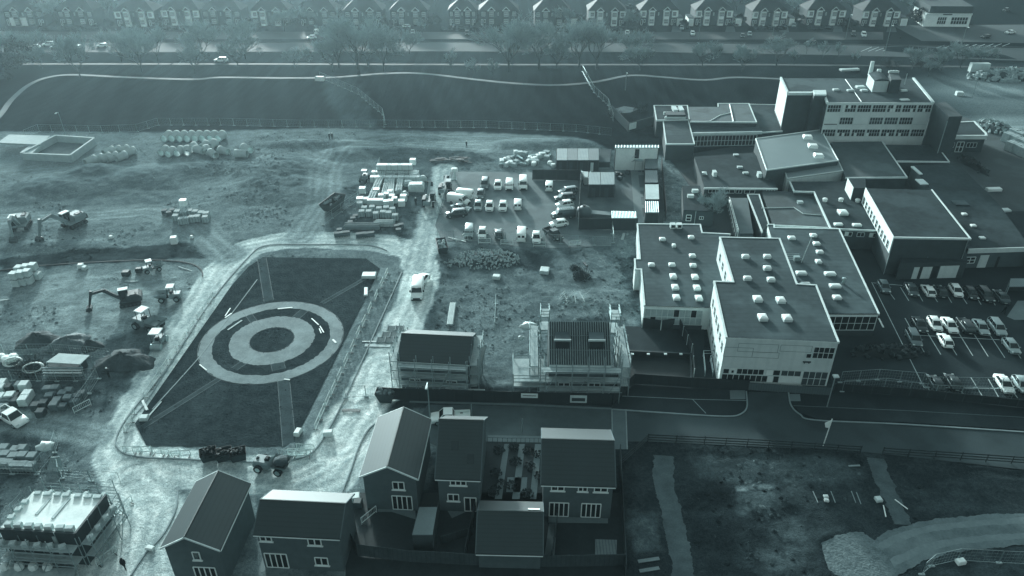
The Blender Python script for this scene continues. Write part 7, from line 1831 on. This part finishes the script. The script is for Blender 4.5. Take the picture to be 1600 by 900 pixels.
ppl = [(1567,491,.4,'person in dark clothes walking across the school car park',M_black,.3,False),(516,223,0,'person in dark clothes, left of two standing by the bare ground',M_dsteel,.1,True),(520,222,.5,'person in dark clothes, right of two standing by the bare ground',M_dsteel,.1,True),(729,231,1,'person in dark clothes standing on the upper site track',M_black,.1,True),(650,321,.4,'person in dark clothes beside the material yard',M_black,.1,True),(196,890,.2,'person in a dark coat walking on the haul road at the bottom',M_black,.3,False),(406,729,1.2,'worker standing beside the dumper at the lower kerb',M_dsteel,.2,True),(1444+119,0,0,'',M_black,.1,False),(1405,65,.1,'person walking on the far pavement beside the traffic island',M_black,.3,False),(171,590,.1,'worker standing at the end of the open sided store',M_dsteel,.1,True),(838,601,.3,'worker standing at the foot of the dormer house scaffold',M_dsteel,.1,True)]
for px, py, rz, lab, m, stv, hv in ppl:
    if lab: person(px, py, rz, lab, m, M_black, stv, hv)

# loose boards, pipes, sheets lying about
def plank(px0, py0, px1, py1, w, h, m, label, cat='board', name='loose_board', group='loose boards on the ground'):
    a, b = G(px0,py0), G(px1,py1); c = (a+b)/2; d = b-a; o = MB().box((0,0,h/2), (d.length,w,h)).build(name, m); o.location = (c.x,c.y,HZ(c)+.03); o.rotation_euler = (0,0,math.atan2(d.y,d.x)); tag(o, label, cat, group)
pl_ = [(434,483,457,481,.25,'white board lying on the lawn ring, near the top'),(487,498,498,508,.2,'white board, upper of three on the right of the lawn ring'),(500,510,506,520,.2,'white board, lower right of three on the right of the lawn ring'),(499,514,502,521,.2,'white board, smallest of three on the right of the lawn ring'),(352,497,362,490,.25,'white board on the left of the inner circle, longer one'),(356,516,378,501,.3,'long pale board on the left of the inner circle'),(352,494,360,482,.18,'thin board on the lawn left of the ring path'),(520,531,525,536,.35,'white board at the right edge of the ring path'),(444,593,453,594,.2,'thin white board on the lawn below the ring path'),(312,570,323,579,.2,'thin board on the lawn left below the ring path'),(223,626,230,641,.4,'white board beside the left lawn edge, wide one'),(233,650,252,628,.25,'long pale board beside the left lawn edge'),(535,641,563,642,.5,'dark heavy beam lying on the bright haul road'),(570,540,610,541,.8,'long pale board pack across the track left of the scaffolded house'),(566,534,606,534,.3,'long thin pole across the track left of the scaffolded house'),(700,371,728,378,.25,'long white pole in front of the site car park'),(722,368,730,360,.15,'thin white pole left of the car park front row'),(1373+0,498+0,1380,512,.3,'thin plank beside the school wing corner'),(1270,768,1278,786,.15,'thin white stake, first of the left pair on the dirt plot'),(1298,768,1305,786,.15,'thin white stake, second of the left pair on the dirt plot'),(1330,768,1337,786,.15,'thin white stake, first of the right pair on the dirt plot'),(1338,770,1345,788,.15,'thin white stake, second of the right pair on the dirt plot'),(1325,730,1343,729,.3,'white board by the gate gap of the estate fence'),(1380,790,1384,808,.2,'thin white pole on the footing trench, left one'),(1398,781,1418,796,.2,'thin white pole on the footing trench, right one'),(997,878,1030,873,.5,'pale board, upper of two at the bottom of the dirt plot'),(999,893,1030,888,.5,'pale board, lower of two at the bottom of the dirt plot'),(912,410,917,416,.5,'white board on the rough ground above the lone dark bush'),(972,375,975,365,.6,'pale sheet lying beside the hoarding corner'),(279,417,300,424,.2,'pale pole lying inside the curved kerb line'),(196,440,216,440,.3,'pale frame lying left of the dark excavator'),(15,448+20,0,470,.3,'pale plank at the left edge of the bare soil'),(155,848,172,830,.3,'pale pole leaning ground beside the unfinished block')]
for t in pl_: plank(t[0],t[1],t[2],t[3],t[4]*(.55 if 'stake' in t[5] or 'pole' in t[5] else .8),.07,M_kerb if 'stake' in t[5] or 'gate gap' in t[5] else M_wood if 'dirt plot' in t[5] else M_woodl if 'pale' in t[5] else M_dsteel if 'dark' in t[5] else M_white,t[5])
for i, (px, py, w, d, h, m, lab) in enumerate(((577,432,2.3,1.5,.5,M_trim,'white open tray on the right corner of the lawn'),(572,457,.6,2.4,.3,M_white,'white block on the right edge of the lawn'),(466,678,.7,1.1,.6,M_white,'white box at the lower right corner of the lawn'),(513,680,1.2,.7,.7,M_white,'white box on the lower right bend of the haul road'),(226,655,1.0,.9,.5,M_panel,'pale crate at the lower left corner of the lawn'),(851,425,1.5,1.7,.6,M_wrap,'pale pallet of slabs on the rough ground, centre'),(273,380,1.1,1.1,1.3,M_white,'white topped box beside the dark strip, centre of the left side'),(174,372,.6,.6,.5,M_white,'small white bucket above the dark strip'),(300,372,.5,.5,.5,M_white,'small white bucket right of the white topped box'),(127,418,.9,.8,.7,M_white,'white box pair below the curved kerb, left one'),(133,421,.7,.8,.6,M_panel,'pale box pair below the curved kerb, right one'),(198,430,1.2,1.0,.8,M_dsteel,'dark crate inside the curved kerb, left one'),(218,425,1.0,.8,.8,M_dsteel,'dark crate inside the curved kerb, right one'),(593,611+7,1.0,.6,.6,M_dsteel,'small dark box at the foot of the scaffolded house'),(1372,782,.7,.7,.4,M_panel,'pale lump of concrete on the footing trench'),(1290,777,.5,.4,.3,M_white,'white pad between the stakes on the dirt plot, upper one'),(1291,783,.5,.4,.3,M_white,'white pad between the stakes on the dirt plot, lower one'),(1500,880,.9,.6,.5,M_white,'white bag by the mesh fence in the bottom right corner'),(500,126,2.6,1.0,1.2,M_white,'white machine cover on the park edge among the trees'),(560,790,.9,.9,.8,M_dsteel,'dark mixer beside the wide brick house'),(553,780,1.4,1.0,.6,M_white,'white sacks beside the wide brick house'),(776,435,1.2,1.0,.6,M_trim,'pale rounded stone on the rough ground below the rubble heap'),(1552,298,3.0,1.1,.6,M_white,'white boat shaped cover on the yard at the right'),(1565,330,3.2,1.2,.4,M_panel,'pale roof box on the yard right of the three rooflights'),(235,708+150,.9,.5,.3,M_white,'white sack beside the track at the bottom left house'),(1327,110,6,1.5,.5,M_panel,'long low pale wall behind the tall teaching block'),(1528,112,5.5,1.6,2.6,M_panel,'pale container on the bare ground at the top right'),(1498,150,1.8,1.4,1.2,M_trim,'white block beside the track behind the tall block'),(1474,238,2.0,1.4,.3,M_panel,'pale slab on the yard below the small entrance building'))):
    c = G(px, py); o = MB().bbox((0,0,h/2), (w,d,h), 0, min(.08, h*.3)).build(lab.split()[1] if False else 'loose_box', m); o.location = (c.x,c.y,HZ(c)+.03); o.rotation_euler = (0,0,.2*math.sin(i*2.3)); tag(o, lab, 'box', 'loose items on the site')
# long pipe pack and troughs on the rough ground
a, b = G(708,476), G(703,510); d = b-a; o = MB()
for k in range(4): o.tube(Vector((-.35+.23*k,-d.length/2,.25)), Vector((-.35+.23*k,d.length/2,.25)), .16, 8)
o = o.build('pipe_bundle', M_woodl); o.location = (((a+b)/2).x, ((a+b)/2).y, .05); o.rotation_euler = (0,0,math.atan2(d.y,d.x)-math.pi/2); tag(o, 'long pale bundle of pipes lying behind the scaffolded house', 'pipe bundle')
# rails / stakes lying in the loose timber heap
t = thing('timber_pile', 'tangle of pale timber poles on the rough ground behind the dormer house', 'timber pile', G(895,472), world=True); mb = MB()
for k in range(26): u, v = G(868+rs.random()*48, 462+rs.random()*20, .15+.5*rs.random()), None; an = rs.random()*3.14; L = rs.uniform(1,2.6); mb.tube(u, u+Vector((L*math.cos(an), L*math.sin(an), rs.uniform(-.1,.25))), .06, 4)
mb.build('poles', M_woodl, t)
t = thing('pallet_pile', 'stack of flat wooden frames beside the track left of the scaffolded house', 'frame stack', G(612,522), world=True)
for k, (px, py) in enumerate(((618,513),(610,523),(602,531))):
    mb = MB(); c = G(px, py, .15)
    for j in range(5): mb.box((c.x, c.y-.6+.3*j, c.z), (2.6,.12,.12)); 
    for j in (-1.2,0,1.2): mb.box((c.x+j, c.y, c.z+.1), (.12,1.5,.1))
    mb.build('frame', M_wood, t)
t = thing('bundle_stack', 'splayed reinforcement stakes behind the small brick yard', 'stakes', G(82,728), world=True); mb = MB()
for k in range(12): u = G(74+k*2.2, 734, .1); mb.tube(u, G(80+k*1.2, 714, 1.4), .05, 4)
mb.build('stakes', M_scaf, t); c = G(78,712); MB().blob((c.x,c.y,1.6), (2.0,1.5,1.0), 8, .3, rs).build('sheet', tarp, t, True)
# dark scrap row and benches of the upper site edge
for i, (px, py, w) in enumerate(((690,252,6),(716,250,4.5),(728,254,4))):
    c = G(px, py); mb = MB()
    for k in range(7): mb.box((rs.uniform(-.4,.4)*w, rs.uniform(-.4,.4), .2+.25*(k % 3)), (rs.uniform(1,w*.6), .18, .15), rs.uniform(-.4,.4))
    o = mb.build('scrap_pile', M_dsteel); o.location = (c.x,c.y,.03); tag(o, 'dark pile of steel offcuts, %s of three above the material yard' % ['leftmost','middle','rightmost'][i], 'scrap pile', 'steel offcut piles')
# walls of blocks at the right edge
for i, (px, py) in enumerate(((1578,236),(1588,240),(1598,245),(1583,226),(1593,231),(1603,236),(1573,222),(1582,216),(1592,221))): pack('block', px, py, .3, 'large grey block stack, %s of those at the right edge of the picture' % ordw(i), 'block stacks at the right edge', z=0).scale = (1.8,1.8,1.8)
import os
if os.environ.get('LABCHK'):
    from collections import Counter
    ls = [o['label'] for o in COL.objects if 'label' in o.keys() and 'category' in o.keys()]
    for l in ls:
        if len(l.split()) > 16 or len(l.split()) < 4: print('LAB', len(l.split()), l)
    for l, n in Counter(ls).items():
        if n > 1: print('DUP', n, l)
build_ground()
hz = MB().box((0, 235, 42), (1400, 920, 90)).build('haze', None) if False else None
m = bpy.data.materials.new('thin_haze'); m.use_nodes = True; nt = m.node_tree; nt.nodes.clear()
v = nt.nodes.new('ShaderNodeVolumePrincipled'); v.inputs['Color'].default_value = (.58, .82, .88, 1); v.inputs['Density'].default_value = HAZE
v.inputs['Anisotropy'].default_value = .65
mo = nt.nodes.new('ShaderNodeOutputMaterial'); nt.links.new(v.outputs[0], mo.inputs['Volume'])
hz = MB().box((0, 235, 33.5), (1400, 880, 69)).build('haze', m); hz['kind'] = 'stuff'; hz['label'] = 'thin pale morning haze over the whole site'
